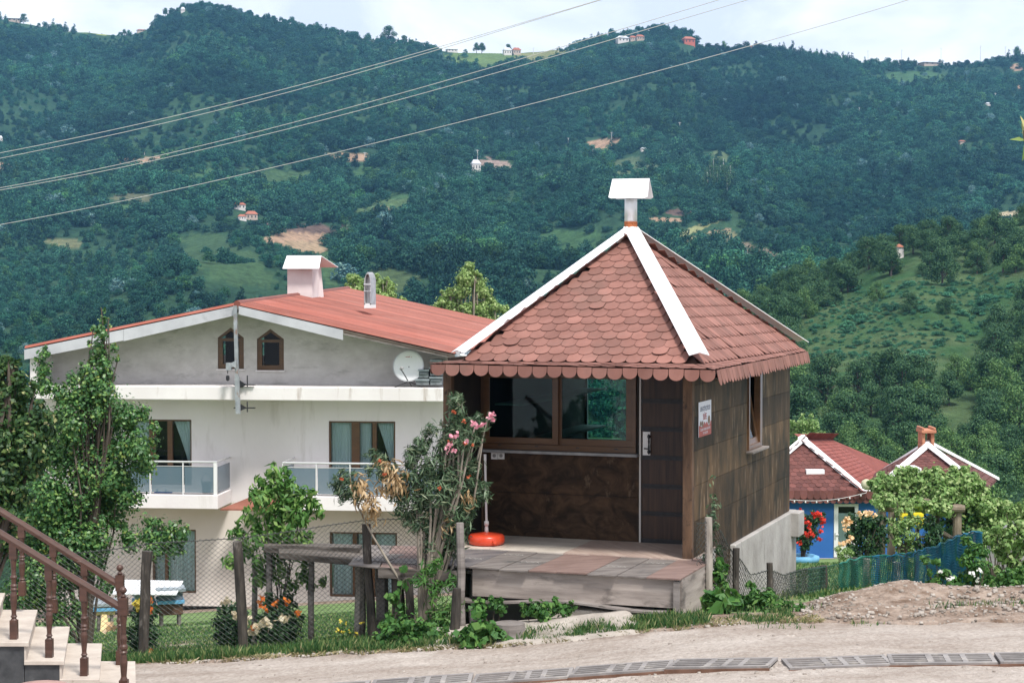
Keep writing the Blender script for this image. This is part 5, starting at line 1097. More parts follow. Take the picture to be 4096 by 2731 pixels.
broad('leafy_weed','low green weed mat between the foundation and the dirt mound',1810,18.8,[(1800,1405,20),(1835,1405,18),(1770,1412,14),(1780,1420,18),(1820,1418,20),(1855,1412,10)],900,.05,seed=28,asp=.4)
z=19.9
broad('tall_nettle','tall thin nettle standing against the brown side wall of the kiosk',1638,19.9,[(1636,1095,5),(1636,1115,8),(1636,1140,10),(1642,1160,12),(1634,1185,12),(1645,1210,10),(1635,1240,12),(1650,1260,12),(1630,1290,14),(1650,1310,14)],230,.065,seed=29,asp=.35,nst=2,mat=L_olea)
broad('leafy_weed','leafy plant growing through the mesh beside the pale fence post',1660,19.8,[(1655,1300,14),(1645,1320,14),(1660,1340,14),(1640,1350,12)],160,.07,seed=30)
# ---- right garden ----
z=47
rr_=plant('red_rose_tree','red rose bush in blue painted tyre pot before the blue cottage wall','rose bush',gpt(1846,z),[(1838,1190,z,14),(1850,1205,z,18),(1872,1195,z,16),(1885,1188,z,10),(1840,1225,z,18),(1862,1225,z,18),(1848,1250,z,14),(1835,1240,z,10)],2600,.07,L_rose,shell=.3,seed=31,rad=.02)
flowers([(1828,1178,z-.6),(1835,1173,z-.6),(1842,1176,z-.6),(1833,1184,z-.6),(1868,1180,z-.6),(1876,1177,z-.6),(1884,1181,z-.6),(1892,1190,z-.6),(1873,1186,z-.6),(1889,1200,z-.6),(1847,1224,z-.6),(1854,1228,z-.6),(1862,1222,z-.6),(1865,1230,z-.6),(1853,1198,z-.6),(1860,1208,z-.6),(1838,1247,z-.6),(1882,1238,z-.6),(1884,1220,z-.6),(1844,1190,z-.6)],FL_red,rr_,.10,seed=11,n=10)
tp=gpt(1846,z); pot=thing('tyre_pot','low round pot made from a blue painted tyre under the red rose bush','pot',tp); mb=MB(); mb.lathe(tp,[(.28,0),(.40,.03),(.43,.10),(.42,.17),(.33,.20),(.28,.18),(.27,.12)],20); obj('tyre',mb,M_hblue,pot,smooth=True); mb=MB(); mb.lathe(tp,[(.28,.05),(.28,.13)],16); obj('soil',mb,M_bark,pot)
z=39
rr_=plant('rose_bush','large dark rose bush with cream and peach blooms in front of the cottage door','rose bush',gpt(1990,z),[(1965,1195,z,14),(1990,1195,z,20),(2012,1205,z,20),(1975,1215,z,22),(2000,1225,z,26),(1960,1230,z,16),(1985,1245,z,26),(2010,1255,z,22),(1955,1262,z,14),(2028,1222,z,14),(1970,1275,z,20),(2000,1285,z,24)],4600,.07,L_rose,shell=.3,seed=32,rad=.02)
flowers([(1940,1196,z-.6),(1947,1190,z-.6),(1944,1203,z-.6),(1952,1198,z-.6),(1990,1180,z-.6),(1997,1177,z-.6),(2010,1184,z-.6),(1955,1235,z-.6),(1942,1215,z-.6),(1975,1180,z-.6),(1948,1242,z-.6),(1936,1250,z-.6)],FL_peach,rr_,.10,seed=12,n=10)
z=41
plant('young_tree','young light green tree in front of the pergola posts','sapling',gpt(2080,z),[(2055,1155,z,8),(2065,1175,z,10),(2020,1165,z,10),(2090,1172,z,10),(2070,1200,z,18),(2095,1200,z,16),(2055,1215,z,16),(2085,1225,z,20),(2110,1195,z,10),(2060,1245,z,12),(2090,1255,z,18),(2075,1275,z,14)],1700,.09,L_vine,shell=.25,aspect=.45,seed=33,rad=.025)
plant('weeping_shrub','dark green shrub with drooping leaves beside the yellow crate','shrub',gpt(2140,z),[(2135,1205,z,14),(2150,1225,z,16),(2140,1250,z,18),(2160,1250,z,12),(2110,1250,z,10),(2120,1275,z,12),(2145,1280,z,16)],1300,.11,L_rose,shell=.3,aspect=.4,droop=2,seed=34,rad=.02)
plant('fig_tree','dense dark green bushy tree behind the netting, right of the pergola','tree',gpt(2195,44),[(2185,1160,44,20),(2205,1150,44,20),(2220,1175,44,24),(2195,1190,44,22),(2185,1215,44,20),(2215,1215,44,22),(2200,1240,44,20),(2230,1240,44,16),(2175,1245,44,12)],3600,.10,L_left,shell=.3,aspect=.5,seed=35,rad=.05)
for j,(x,y,lb) in enumerate(((1935,1262,'low yellow green garden plant left of the dark rose bush'),(2010,1290,'low yellow green garden plant behind the netting under the dark rose bush'))):
    broad('garden_plant',lb,x,38,[(x-10,y,8),(x+8,y+4,9),(x,y+14,12),(x+20,y+8,8)],350,.08,seed=36+j,mat=L_vine,asp=.35,cat='garden plant')
zv=44
vn=plant('grape_vine','big light green grape vine spread over the pergola and down its right end','vine',gpt(2230,zv),[(2015,1115,zv,18),(2020,1148,zv-1,14),(2045,1152,zv-1.2,14),(2080,1155,zv-1.2,16),(2110,1158,zv-1.2,16),(2140,1165,zv-1.2,16),(2170,1170,zv-1.2,18),(2040,1105,zv,20),(2075,1100,zv,22),(2110,1102,zv,22),(2150,1105,zv,26),(2190,1105,zv,26),(2225,1110,zv,26),(2030,1135,zv,18),(2070,1130,zv,26),(2120,1135,zv,28),(2165,1135,zv,28),(2210,1140,zv,30),(2250,1135,zv,26),(2265,1160,zv,26),(2290,1175,zv,24),(2245,1170,zv,26),(2275,1200,zv,28),(2305,1205,zv,22),(2255,1225,zv,24),(2290,1235,zv,26),(2315,1230,zv,14),(2320,1180,zv,12),(2270,1265,zv,22),(2300,1262,zv,16),(2235,1260,zv,14),(2075,1085,zv,10),(2150,1082,zv,10),(2100,1080,zv,7)],22000,.095,L_vine,shell=.35,aspect=.85,squash=.9,seed=38,rad=.04)
# pergola
pg=thing('pergola','log pergola under the grape vine in front of the blue cottages','pergola',gpt(2060,zv)); M_log=pm('grey_brown_log',(.14,.11,.08),(.26,.21,.16),rough=.9,scale=(6,6,3),detail=7,bump=.01)
for x,zz in ((2026,43.4),(2050,45.4),(2150,44.5),(2200,43.5)):
    b=gpt(x,zz); t_=D(x,1158,zz); mb=MB(); mb.tube([b-Vector((0,0,.2)),t_],[.11,.10],10); obj('post',mb,M_log,pg)
for (xa,ya,za,xb,yb,zb) in ((2008,1152,43.2,2130,1153,43.6),(2022,1160,43.0,2048,1158,46),(2020,1165,43.4,2215,1168,43.4),(2130,1155,43.0,2135,1153,46)):
    mb=MB(); mb.tube([D(xa,ya,za),D(xb,yb,zb)],[.10,.09],10); obj('beam',mb,M_log,pg)
mb=MB(); mb.tube([D(2050,1190,44),D(2075,1165,43.5)],.06,8); obj('brace',mb,M_log,pg)
sw_=thing('swing_frame','black metal frame standing under the pergola next to the yellow crate','frame',gpt(2128,43)); 
for x in (2110,2146): mb=MB(); b=gpt(x,43); mb.tube([b,D(x,1160,43)],.035,6); obj('upright',mb,M_band,sw_)
for y in (1232,1252): mb=MB(); mb.tube([D(2110,y,43),D(2146,y,43)],.03,6); obj('cross_bar',mb,M_log,sw_)
yc=D(2093,1190,42.5); cr=thing('plastic_crate','yellow plastic crate hanging among the leaves under the pergola','crate',yc); mb=MB(); 
for a,b,c,d in ((-.25,.25,-.13,-.09),(-.25,.25,.06,.12),(-.25,-.2,-.09,.06),(.2,.25,-.09,.06),(-.02,.02,-.09,.06)): mb.box(yc.x+a,yc.x+b,yc.y-.15,yc.y+.15,yc.z+c,yc.z+d)
obj('crate_shell',mb,pm('yellow_plastic',(.75,.60,.03),rough=.4),cr)
# hedge bushes right of netting, with small white flowers
z=23.5
b1=plant('bush','leafy bush with small white flowers in front of the blue netting end','bush',gpt(2165,z-3.2),[(2150,1290,z-3.2,8),(2125,1285,z-3.2,8),(2170,1320,z-3.2,12),(2150,1340,z-3.2,14),(2190,1345,z-3.2,16),(2165,1360,z-3.2,14),(2135,1315,z-3.2,6)],420,.075,L_weed,shell=.2,seed=40,rad=.010)
flowers([(2185,1325,z-3.5),(2177,1328,z-3.5),(2160,1312,z-3.5),(2195,1352,z-3.5),(2158,1348,z-3.5)],FL_wh,b1,.04,seed=13,n=6)
z=21.5
b1=plant('bush','tall loose bush with white flowers right of the blue netting','bush',gpt(2255,z),[(2225,1240,z,12),(2240,1265,z,16),(2220,1290,z,16),(2250,1300,z,20),(2225,1320,z,18),(2260,1270,z,14),(2245,1340,z,18),(2275,1330,z,12),(2215,1345,z,14)],1100,.06,L_weed,shell=.2,seed=41,rad=.010)
flowers([(2236,1318,z-.3),(2244,1330,z-.3),(2230,1352,z-.3),(2250,1310,z-.3),(2265,1345,z-.3)],FL_wh,b1,.05,seed=14,n=6)
z=24
plant('bush','pale green slender bush at the right picture edge over the grey tarpaulin','bush',gpt(2320,z),[(2290,1215,z,12),(2320,1225,z,16),(2345,1215,z,16),(2310,1250,z,16),(2340,1260,z,20),(2300,1275,z,14),(2330,1290,z,18),(2350,1310,z,16),(2290,1310,z,10),(2355,1240,z,20)],1500,.07,L_vine,shell=.15,seed=42,rad=.012)
L_mag=leafmat('magnolia_leaf',[(0,(.10,.18,.04)),(.7,(.2,.28,.08)),(1,(.5,.45,.2))],trans=.3,rough=.35)
z=7
rt=thing('leafy_branch','few large pale leaves on a branch tip poking in at the right picture edge','branch',D(2375,330,z)); mb=MB(); mb.tube([D(2490,420,z),D(2400,350,z),D(2356,335,z),D(2350,300,z)],[.012,.008,.005,.003],6); obj('twig',mb,M_bark,rt)
lv=np.array([list(D(x,y,z)) for x,y in ((2338,322),(2350,285),(2352,345),(2362,310),(2372,360),(2385,330),(2348,300))]); V,Fc=leaf_quads(lv,np.array([[0,-1,.9],[.6,-1,.2],[.7,-1,0],[0,-1,.4],[.2,-1,0],[.1,-1,.2],[.8,-.6,.1]],float),.075,.35,.1,np.random.default_rng(2),T=np.array([[-1,0,.1],[-.4,0,1],[-.3,0,-1],[-1,0,.4],[0,0,-1],[1,0,.3],[-.2,0,1]],float)); mesh_obj('leaf_cluster',V,Fc,L_mag,rt,attrs={'rnd':('FACE','FLOAT',np.random.default_rng(1).random(7))})
# ---- right hillside wood: individual trees ----
L_hillt=leafmat('hill_tree_leaf',[(0,(.022,.065,.03)),(.55,(.045,.115,.045)),(1,(.10,.19,.075))],trans=.25,rough=.6,spec=.2)
L_hillb=leafmat('hill_tree_leaf_light',[(0,(.04,.10,.03)),(.55,(.085,.18,.055)),(1,(.17,.28,.09))],trans=.25,rough=.6,spec=.2)
def big_tree(seed,mat,n=4200,conical=False):
    r=np.random.default_rng(seed); cs=[];rs=[]
    for k in range(30):
        zz=.35+1.25*r.random(); mx_=.78*math.sin(min(1,(1.85-zz)/1.2)*1.5)**.7*(1 if not conical else (1.9-zz)/1.5)
        an=r.random()*6.28; q=mx_*math.sqrt(r.random()); cs.append(Vector((math.cos(an)*q,math.sin(an)*q,zz))); rs.append(.15+.16*r.random())
    t=thing('hillside_tree','x','tree',(0,0,-500)); off=Vector((0,0,-500))
    foliage('crown',[c+off for c in cs],rs,n,.075,mat,t,.75,.1,.7,.85,0,r)
    mb=MB(); mb.tube([off-Vector((0,0,.2)),off+Vector((.02,0,.5)),off+Vector((0,.02,1.3))],[.07,.05,.02],6)
    for i in range(0,12): mb.tube([off+Vector((0,0,.3+.05*i)),off+cs[i]*.6+Vector((0,0,cs[i].z*.25)),off+cs[i]],[.03,.02,.008],4)
    obj('trunk',mb,M_bark,t); return t
protosT=[big_tree(101,L_hillt),big_tree(102,L_hillt),big_tree(103,L_hillb),big_tree(104,L_hillt,conical=True)]
used=[False]*4
def put_tree(k,P,sc,rz,label,group,cat='tree'):
    if not used[k]: o=protosT[k]; used[k]=True; o.location=P; o.rotation_euler=(0,0,rz); o.scale=(sc,sc,sc*1.05)
    else: o=copy_tree(protosT[k],None,P,rz,(sc,sc,sc*(.9+.3*random.random())))
    o['label']=label
    if group: o['group']=group
    return o
rg=random.Random(77); cnt=0
def inG(px,py): return any(float(inpatch(np.array([px]),np.array([py]),g)[0])<1 for g in GRASSY)
Y=104.0; pts=[]
while Y<352:
    step=4.6+Y*.0052; x=1560.
    while x<2440:
        xx=x+rg.uniform(-.5,.5)*step/Y*F/S; yy=Y+rg.uniform(-.45,.45)*step; x+=step/Y*F/S
        a,b=hillz(np.array([xx]),np.array([yy])); px,py=proj(a,np.array([yy]),b); px=float(px[0]); py=float(py[0])
        if px>2420: continue
        if yy>200 and (inG(px,py) or inG(px,py-55) or inG(px,py-25)):
            if rg.random()<.95: continue
            sc=rg.uniform(1.0,1.8)
        else: sc=rg.uniform(2.1,3.3) if yy>200 else rg.uniform(1.6,2.5)
        if px<1700 and yy<330 and py>760: continue
        if py>1290: continue
        pts.append((float(a[0]),yy,float(b[0])-.4,sc,px,py))
    Y+=step*.86
for X_,Y_,Z_,sc,px,py in pts[:300]:
    k=rg.choice([0,0,1,1,3,2]) if Y_>200 else rg.choice([0,1,2,2,3])
    look=('round dark','broad dark','lighter green','pointed dark')[k]; size='small ' if sc<(2.4 if Y_>200 else 1.9) else 'tall '
    if Y_>200:
        zone=('beside the kiosk roof' if px<1850 else 'left of the hill house' if px<2060 else 'right of the hill house' if px<2240 else 'near the picture edge')
        row=('cresting the right hill' if Y_>318 else 'high on the right hill' if Y_>280 else 'midway down the right hill' if Y_>240 else 'at the right hill foot')
        if sc<1.9: look,size,row=look,'lone small ','on the grassy right slope'
    else:
        zone=('left of the orange chimney' if px<2120 else 'right of the orange chimney' if px<2260 else 'near the picture edge'); row='just behind the cottages' if Y_<125 else 'a row further behind the cottages' if Y_<150 else 'far behind the cottages'
    lb=size+look+' tree '+row+', '+zone; gp=lb
    put_tree(k,Vector((X_,Y_,Z_)),sc,rg.random()*6.28,lb,gp); cnt+=1
print('hillside trees',cnt,len(pts))
# bracken and low scrub on the grassy slope
n=1500; r=np.random.default_rng(8); xx=r.uniform(1620,2400,n*2); yy=r.uniform(225,345,n*2); a,b=hillz(xx,yy); px,py=proj(a,yy,b); m_=np.zeros(len(xx),bool)
for g in GRASSY: m_|=inpatch(px,py,g)<1.05
a,b,yy=a[m_],b[m_],yy[m_]; n=len(a); sc=r.uniform(.15,.5,n)*(1+1.4*(r.random(n)<.08)); tc=np.ones((n,4)); tn=r.uniform(1.1,2.6,n); tc[:,0]=tn*1.0; tc[:,1]=tn; tc[:,2]=tn*.8
so=scatter_object('bracken',np.stack([a,yy,b-.2*sc],1),np.stack([sc*1.3,sc*1.3,sc*.7],1),r.random(n)*6.28,r.integers(0,5,n),tc,PROTOS); so['label']='low bracken and scrub on the right grassy slope'
# ---- grass ----
def blades(name,X,Y,hgt,mat,seed,lean=.35,wd=.006):
    r=np.random.default_rng(seed); n=len(X); Z=gz(X,Y)+.0; h=hgt*(.5+.8*r.random(n)); an=r.random(n)*6.28; l=lean*r.random(n)*h; d=np.stack([np.cos(an),np.sin(an)],1); sd=np.stack([-d[:,1],d[:,0]],1)*wd*(.7+.6*r.random(n))[:,None]
    B=np.stack([X,Y,Z-.02],1); p0=B.copy(); p0[:,:2]-=sd; p1=B.copy(); p1[:,:2]+=sd; p2=B.copy(); p2[:,:2]+=sd*.7+d*l[:,None]*.5; p2[:,2]+=h*.6; p3=B.copy(); p3[:,:2]+=d*l[:,None]*1.6-sd*.1; p3[:,2]+=h
    V=np.stack([p0,p1,p2,p3],1).reshape(-1,3); Fc=np.arange(4*n).reshape(-1,4)
    o=mesh_obj(name,V,Fc,mat,attrs={'rnd':('FACE','FLOAT',r.random(n))}); o['kind']='stuff'; return o
L_grass=leafmat('grass_blade',[(0,(.025,.08,.025)),(.6,(.07,.16,.045)),(.9,(.22,.28,.10)),(1,(.42,.38,.2))],trans=.3,rough=.6)
L_straw=leafmat('dry_grass_blade',[(0,(.10,.17,.05)),(.4,(.30,.26,.13)),(1,(.50,.42,.26))],trans=.3,rough=.7)
r=np.random.default_rng(21)
n=30000; X=r.uniform(-5,1.2,n); Y=edge(X)+.05+r.random(n)**1.6*1.9; k=(fbm(X*2.5,Y*2.5,33)>.47)|(Y>edge(X)+.5); blades('verge_grass',X[k],Y[k],.03+.13*(fbm(X[k]*3,Y[k]*3,34)),L_grass,22)['label']='grass along the road verge at the fence'
n=6500; X=r.uniform(-5,3,n); Y=edge(X)-.02+(r.random(n)**1.5)*.35; k=fbm(X*3,Y*3,35)>.42; blades('dry_verge_grass',X[k],Y[k],.05,L_straw,23,lean=1.2)['label']='dry straw grass at the road edge'
n=12000; X=r.uniform(.3,2.75,n); Y=edge(X)+.02+.8*r.random(n); k=fbm(X*2.2,Y*2.2,36)>.57; blades('platform_grass',X[k],Y[k],.06,L_grass,24)['label']='grass patches in front of the platform'
n=60000; Y=20.2+r.random(n)**1.3*16; X=(r.uniform(-.27,-.02,n))*Y; k=fbm(X*.9,Y*.9,37)>.33; blades('lawn',X[k],Y[k],.05,L_grass,25,wd=.012)['label']='mown lawn behind the wire fence'
n=9000; X=r.uniform(2.0,7,n); Y=r.uniform(17.2,21,n); Xk=fbm(X*1.6,Y*2.2,38)>.63; blades('mound_grass',X[Xk],Y[Xk],.07,L_grass,26)['label']='sparse grass tufts on the dirt mound'
n=16000; Y=21.5+r.random(n)*24; X=(.12+.05*r.random(n)+.13*r.random(n))*Y; blades('garden_grass',X,Y,.07,L_grass,27,wd=.014)['label']='green grass in the cottage garden'
for i,(x,y,z_,lb,m_) in enumerate(((2330,1330,20.6,'low green bush under the grey tarpaulin at the right edge',L_weed),(2290,1240,27,'pale vine covered bush between the net fence and the tarpaulin',L_vine),(2345,1180,28,'light green bush above the grey tarpaulin at the right edge',L_vine),(2300,1190,46,'dark shrub behind the right end of the grape vine',L_left),(1850,985,90,'light green roadside tree just right of the kiosk eave, behind the cottages',L_vine))):
    q=20 if i<3 else 26
    plant('bush',lb,'bush',gpt(x,z_) if i<4 else gpt(x,z_),[(x-q,y,z_,q*.7),(x+q*.6,y-8,z_,q*.7),(x,y+q*.6,z_,q*.8),(x-q*.4,y-q*.6,z_,q*.5),(x+q,y+q*.7,z_,q*.6)],2200 if i<4 else 2600,.06 if i<3 else .12,m_,shell=.15,seed=60+i,rad=.014)
# ================= BLUE COTTAGES =================
M_bluew=pm('blue_painted_wall',(.022,.11,.36),(.03,.145,.43),rough=.75,scale=(.7,.7,.7),detail=7,c3=(.06,.19,.45),spot=((.8,.8,.5),.62,.8))
M_shd=pm('dark_brown_shingle',(.105,.038,.032),(.15,.056,.048),rough=.9,scale=(2,2,2),attr=('rnd',.7,1.15)); M_shr=pm('red_shingle_lit',(.22,.058,.046),(.29,.085,.066),rough=.9,scale=(2,2,2),attr=('rnd',.75,1.1))  # red copy of the brown shingle, its lit look put into the colour
M_stone=pm('pale_plinth',(.4,.36,.32),rough=.9)
ZC=54.0
def sface(pts_apex,c0,c1,m,par,w=.19,exp=.19,seed=1,name='roof_shingles'):
    global tab_v,tab_f,tab_r
    tab_v=[];tab_f=[];tab_r=[]; shingle_face(pts_apex,c0,c1,w,exp,random.Random(seed))
    o=mesh_obj(name,tab_v,tab_f,m,par,attrs={'rnd':('FACE','FLOAT',tab_r)})
    mb=MB(); dn=Vector((0,0,-.05)); mb.add([pts_apex+dn,c0+dn,c1+dn],[(0,1,2)]); obj('roof_deck',mb,m,par); return o
def board(a,b,wd,par,ax=None,name='hip_flashing',lift=.09):
    d=(b-a).normalized(); side=d.cross(Vector((0,-1,.35))).normalized(); n=side.cross(d).normalized(); n=n if n.y<0 else -n; mb=MB(); o=n*lift; t=n*.03
    mb.box8([a-side*wd+o,a+side*wd+o,a+side*wd+o+t,a-side*wd+o+t,b-side*wd+o,b+side*wd+o,b+side*wd+o+t,b-side*wd+o+t]); return obj(name,mb,M_white,par)
cA=thing('cottage','blue cottage with brown scalloped shingle gable and white door, next to the kiosk','cottage',gpt(1900,56))
A1=D(1843,1010,56.5); L1=D(1690,1140,54); R1=D(1992,1135,54); bk=D(1912,1010,65); bk2=D(2045,1068,64)
sface(A1,L1,R1,M_shd,cA,seed=4)
# right slope of the left roof: quad as two shingle triangles
def quadslope(a,b,c,d,m,par,seed,w=.2,exp=.19):  # a,b top edge; c,d eave (c below a, d below b)
    """tabs over a sloping quad"""
    global tab_v,tab_f,tab_r
    tab_v=[];tab_f=[];tab_r=[]; rg_=random.Random(seed); n=(b-a).cross(c-a).normalized(); n=n if n.z>0 else -n
    H_=(c-a).length; rows=int(H_/exp)
    for i in range(rows+1):
        t=1-i/rows; e0=a.lerp(c,t); e1=b.lerp(d,t); u=(e1-e0).normalized(); L_=(e1-e0).length; dd=(c-a).normalized(); dd=(dd-u*dd.dot(u)).normalized()
        for k in range(int(L_/w)+1): tab(e0+u*((k+.5*(i%2))*w)-dd*exp*1.6,u,dd,n,w,exp*1.7,rg_.random(),tilt=.02)
    o=mesh_obj('roof_shingles',tab_v,tab_f,m,par,attrs={'rnd':('FACE','FLOAT',tab_r)}); mb=MB(); dn=Vector((0,0,-.05)); mb.add([p+dn for p in (a,b,d,c)],[(0,1,2,3)]); obj('roof_deck',mb,m,par)
quadslope(A1,bk,R1,D(2040,1105,63),M_shr,cA,5)
mb=MB(); mb.prism([bk,D(2050,1068,66),D(2040,1112,62.8)],(0,.1,-.1)); obj('wing_roof',mb,M_shr,cA)
quadslope(A1,bk,L1,D(1760,1080,66),M_shr,cA,7)
board(A1+Vector((-.05,0,.04)),R1+Vector((.1,0,-.1)),.085,cA); board(A1+Vector((.05,0,.04)),L1,.085,cA)
mb=MB(); a=D(1856,1081,54.6); b=D(1898,1096,54.6); mb.box(a.x,b.x,54.9,55.6,b.z,a.z); obj('white_panel',mb,M_white,cA)
# hanging scallops
def scall(x0,x1,y,z,par,m=M_shd,w=.30,l=.30):
    global tab_v,tab_f,tab_r
    tab_v=[];tab_f=[];tab_r=[]; a=D(x0,y,z); b=D(x1,y,z); n_=int((b.x-a.x)/w)
    for r_ in range(2):
        for k in range(n_): tab(Vector((a.x+(k+.5+.5*r_)*w,z-.03*r_,a.z+.12*r_)),Vector((1,0,0)),Vector((0,-.05,-1)),Vector((0,-1,0)),w,l,random.Random(k).random(),tilt=.02)
    mesh_obj('eave_scallops',tab_v,tab_f,m,par,attrs={'rnd':('FACE','FLOAT',tab_r)})
scall(1800,2000,1136,53.9,cA,w=.19,l=.26)
def pbox(mb,x0,x1,y0,y1,z0,z1):
    a=D(x0,y0,z0); b=D(x1,y1,z0); mb.box(a.x,b.x,z0,z1,b.z,a.z); return a,b
zw=54.25; zg_=D(1900,1281,zw).z
mb=MB(); pbox(mb,1700,1915,1140,1283,zw,zw+.25); pbox(mb,1972,2000,1140,1283,zw,zw+.25); pbox(mb,1915,1972,1140,1156,zw,zw+.25); a=D(1700,1140,zw); e=D(2000,1140,zw); mb.box(a.x,a.x+.2,zw+.26,64,zg_-.1,a.z); obj('wall',mb,M_bluew,cA)
mb=MB(); mb.box(D(1700,1,zw).x,D(2300,1,zw).x,zw-.8,zw-.01,zg_-.5,zg_-.0); obj('plinth',mb,M_stone,cA)
dw=MB(); 
for q in ((1916,1925,1157,1279),(1964,1971,1157,1279),(1925,1964,1157,1163),(1925,1964,1270,1279),(1925,1964,1245,1250)): pbox(dw,*q,zw-.03,zw+.06)
dd_=obj('door',dw,M_hpost,cA); mb=MB(); pbox(mb,1925,1964,1163,1245,zw+.02,zw+.03); obj('pane',mb,M_hglass,dd_); mb=MB(); pbox(mb,1925,1964,1250,1270,zw,zw+.03); obj('door_panel',mb,M_hpost,dd_)
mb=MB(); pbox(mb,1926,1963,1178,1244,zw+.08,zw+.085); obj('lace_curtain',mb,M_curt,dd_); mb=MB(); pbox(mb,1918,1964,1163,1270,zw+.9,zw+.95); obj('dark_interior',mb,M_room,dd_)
mb=MB(); p=D(1919,1228,zw-.05); mb.tube([p,p+Vector((.10,0,0))],.015,6); mb.box(p.x-.015,p.x+.015,p.y,p.y+.03,p.z-.12,p.z+.06); obj('door_handle',mb,M_rail,dd_)
cB=thing('cottage','blue cottage with brown shingle pyramid roof and orange chimney behind the vine','cottage',gpt(2150,57))
A2=D(2127,1021,57.5); L2=D(1988,1136,54); R2=D(2262,1128,54); RB=D(2290,1100,62); LB=D(1995,1095,63)
sface(A2,L2,R2,M_shd,cB,seed=8); sface(A2,R2,RB,M_shd,cB,seed=9); sface(A2,LB,L2,M_shd,cB,seed=10)
board(A2+Vector((.06,-.1,.02)),L2+Vector((0,0,-.08)),.085,cB); board(A2+Vector((-.06,-.1,.02)),R2,.085,cB); board(A2+Vector((.1,.1,.05)),RB,.05,cB,lift=.05); board(A2+Vector((-.1,.1,.05)),LB,.05,cB,lift=.05)
mb=MB(); a=D(2076,1077,54.8); b=D(2120,1097,54.8); mb.box(a.x,b.x,55.0,56,b.z,a.z); obj('white_panel',mb,M_white,cB)
mb=MB(); pbox(mb,2001,2265,1139,1283,zw,zw+.25); e=D(2262,1139,zw); mb.box(e.x-.2,e.x,zw+.26,62,zg_-.1,e.z); obj('wall',mb,M_bluew,cB); scall(2000,2260,1138,53.9,cB,w=.19,l=.26)
M_terra=pm('terracotta',(.42,.17,.10),(.52,.24,.15),rough=.85,scale=(4,4,4)); mb=MB(); c=D(2127,1018,57.5); w_=.19
mb.box(c.x-w_,c.x+w_,57.2,57.8,c.z-.3,c.z+.02); mb.box(c.x-w_,c.x-.09,57.2,57.8,c.z+.02,c.z+.34); mb.box(c.x+.09,c.x+w_,57.2,57.8,c.z+.02,c.z+.34); mb.box(c.x-.23,c.x+.23,57.1,57.9,c.z+.34,c.z+.44); mb.box(c.x-.21,c.x-.14,57.1,57.9,c.z+.44,c.z+.52); mb.box(c.x+.14,c.x+.21,57.1,57.9,c.z+.44,c.z+.52); obj('chimney',mb,M_terra,cB,bevel=.02)
# string of bulbs
pts=[D(1812+ (1990-1812)*t,1147-16*t+10*math.sin(t*math.pi)*.9,53.4) for t in np.linspace(0,1,15)]; sg=thing('string_lights','thin string of small pale bulbs sagging below the cottage eaves','string lights',pts[0]); mb=MB(); mb.tube(pts,.008,4); obj('cord',mb,M_hpost,sg)
for p in pts[1:-1:2]: mb=MB(); mb.lathe(p-Vector((0,0,.07)),[(.01,0),(.022,.02),(.018,.045),(.008,.055)],7); obj('bulb',mb,M_hpost,sg)
nb=D(1990,1112,53.6); mb=MB(); mb.lathe(nb-Vector((0,0,.1)),[(.03,-.06),(.12,-.02),(.16,.08),(.13,.2),(.04,.25)],14); o=obj('nest_gourd',mb,pm('straw_gourd',(.42,.40,.27),(.55,.53,.38),rough=.9,scale=(8,8,8)),None,origin=nb,smooth=True); tag(o,'round pale straw gourd where the two cottage roofs meet','gourd')
# grey tarpaulin shed at right edge
tz=30.; mb=MB(); P=[D(2262,1280,tz),D(2305,1232,tz),D(2420,1165,tz),D(2480,1320,tz),D(2290,1330,tz)]; mb.prism(P,(.68,2.5,-.15)); o=obj('tarpaulin_shelter',mb,pm('grey_tarpaulin',(.20,.195,.195),(.28,.27,.27),rough=.85,scale=(1.5,1.5,1.5),bump=.05,bscale=2),None,origin=P[0]); tag(o,'pale grey tarpaulin shelter behind bushes at the right edge','shelter')
# ================= FENCES =================
M_wire=pm('dark_fence_wire',(.035,.04,.038),(.07,.075,.07),rough=.5,scale=(9,9,9)); M_gwire=pm('green_fence_wire',(.015,.07,.045),(.03,.10,.07),rough=.5,scale=(9,9,9)); M_net=pm('blue_net',(.012,.12,.22),(.02,.20,.34),rough=.6,scale=(5,5,5)); M_netg=pm('green_net',(.01,.12,.09),(.03,.19,.14),rough=.6,scale=(5,5,5))
M_fpost=pm('old_fence_post',(.022,.019,.016),(.08,.068,.058),rough=.95,scale=(14,14,3),detail=8,bump=.012,bscale=(20,20,4),c3=(.19,.17,.15),spot=((8,8,3),.58,.7))
M_fpale=pm('pale_fence_post',(.22,.19,.16),(.40,.36,.32),rough=.95,scale=(14,14,3),detail=8,bump=.012,c3=(.1,.085,.07),spot=((8,8,3),.56,.66))
def postpx(par,x0,y0,x1,y1,z,w,m=M_fpost,seed=0,z1=None):
    """from top (x0,y0) to bottom (x1,y1)"""
    r=random.Random(seed); t=D(x0,y0,z); b=D(x1,y1,z1 or z); b=Vector((b.x,b.y,min(b.z,float(gz(b.x,b.y))-.02)))-Vector((0,0,.1)); w=px2m(w,z)/2; P=[];n=5
    for i in range(n+1): P.append(b.lerp(t,i/n)+Vector((r.uniform(-.006,.006),r.uniform(-.006,.006),0)))
    mb=MB(); mb.tube(P,[w*(1.08-.12*i/n)*r.uniform(.93,1.07) for i in range(n+1)],8); return obj('post',mb,m,par)
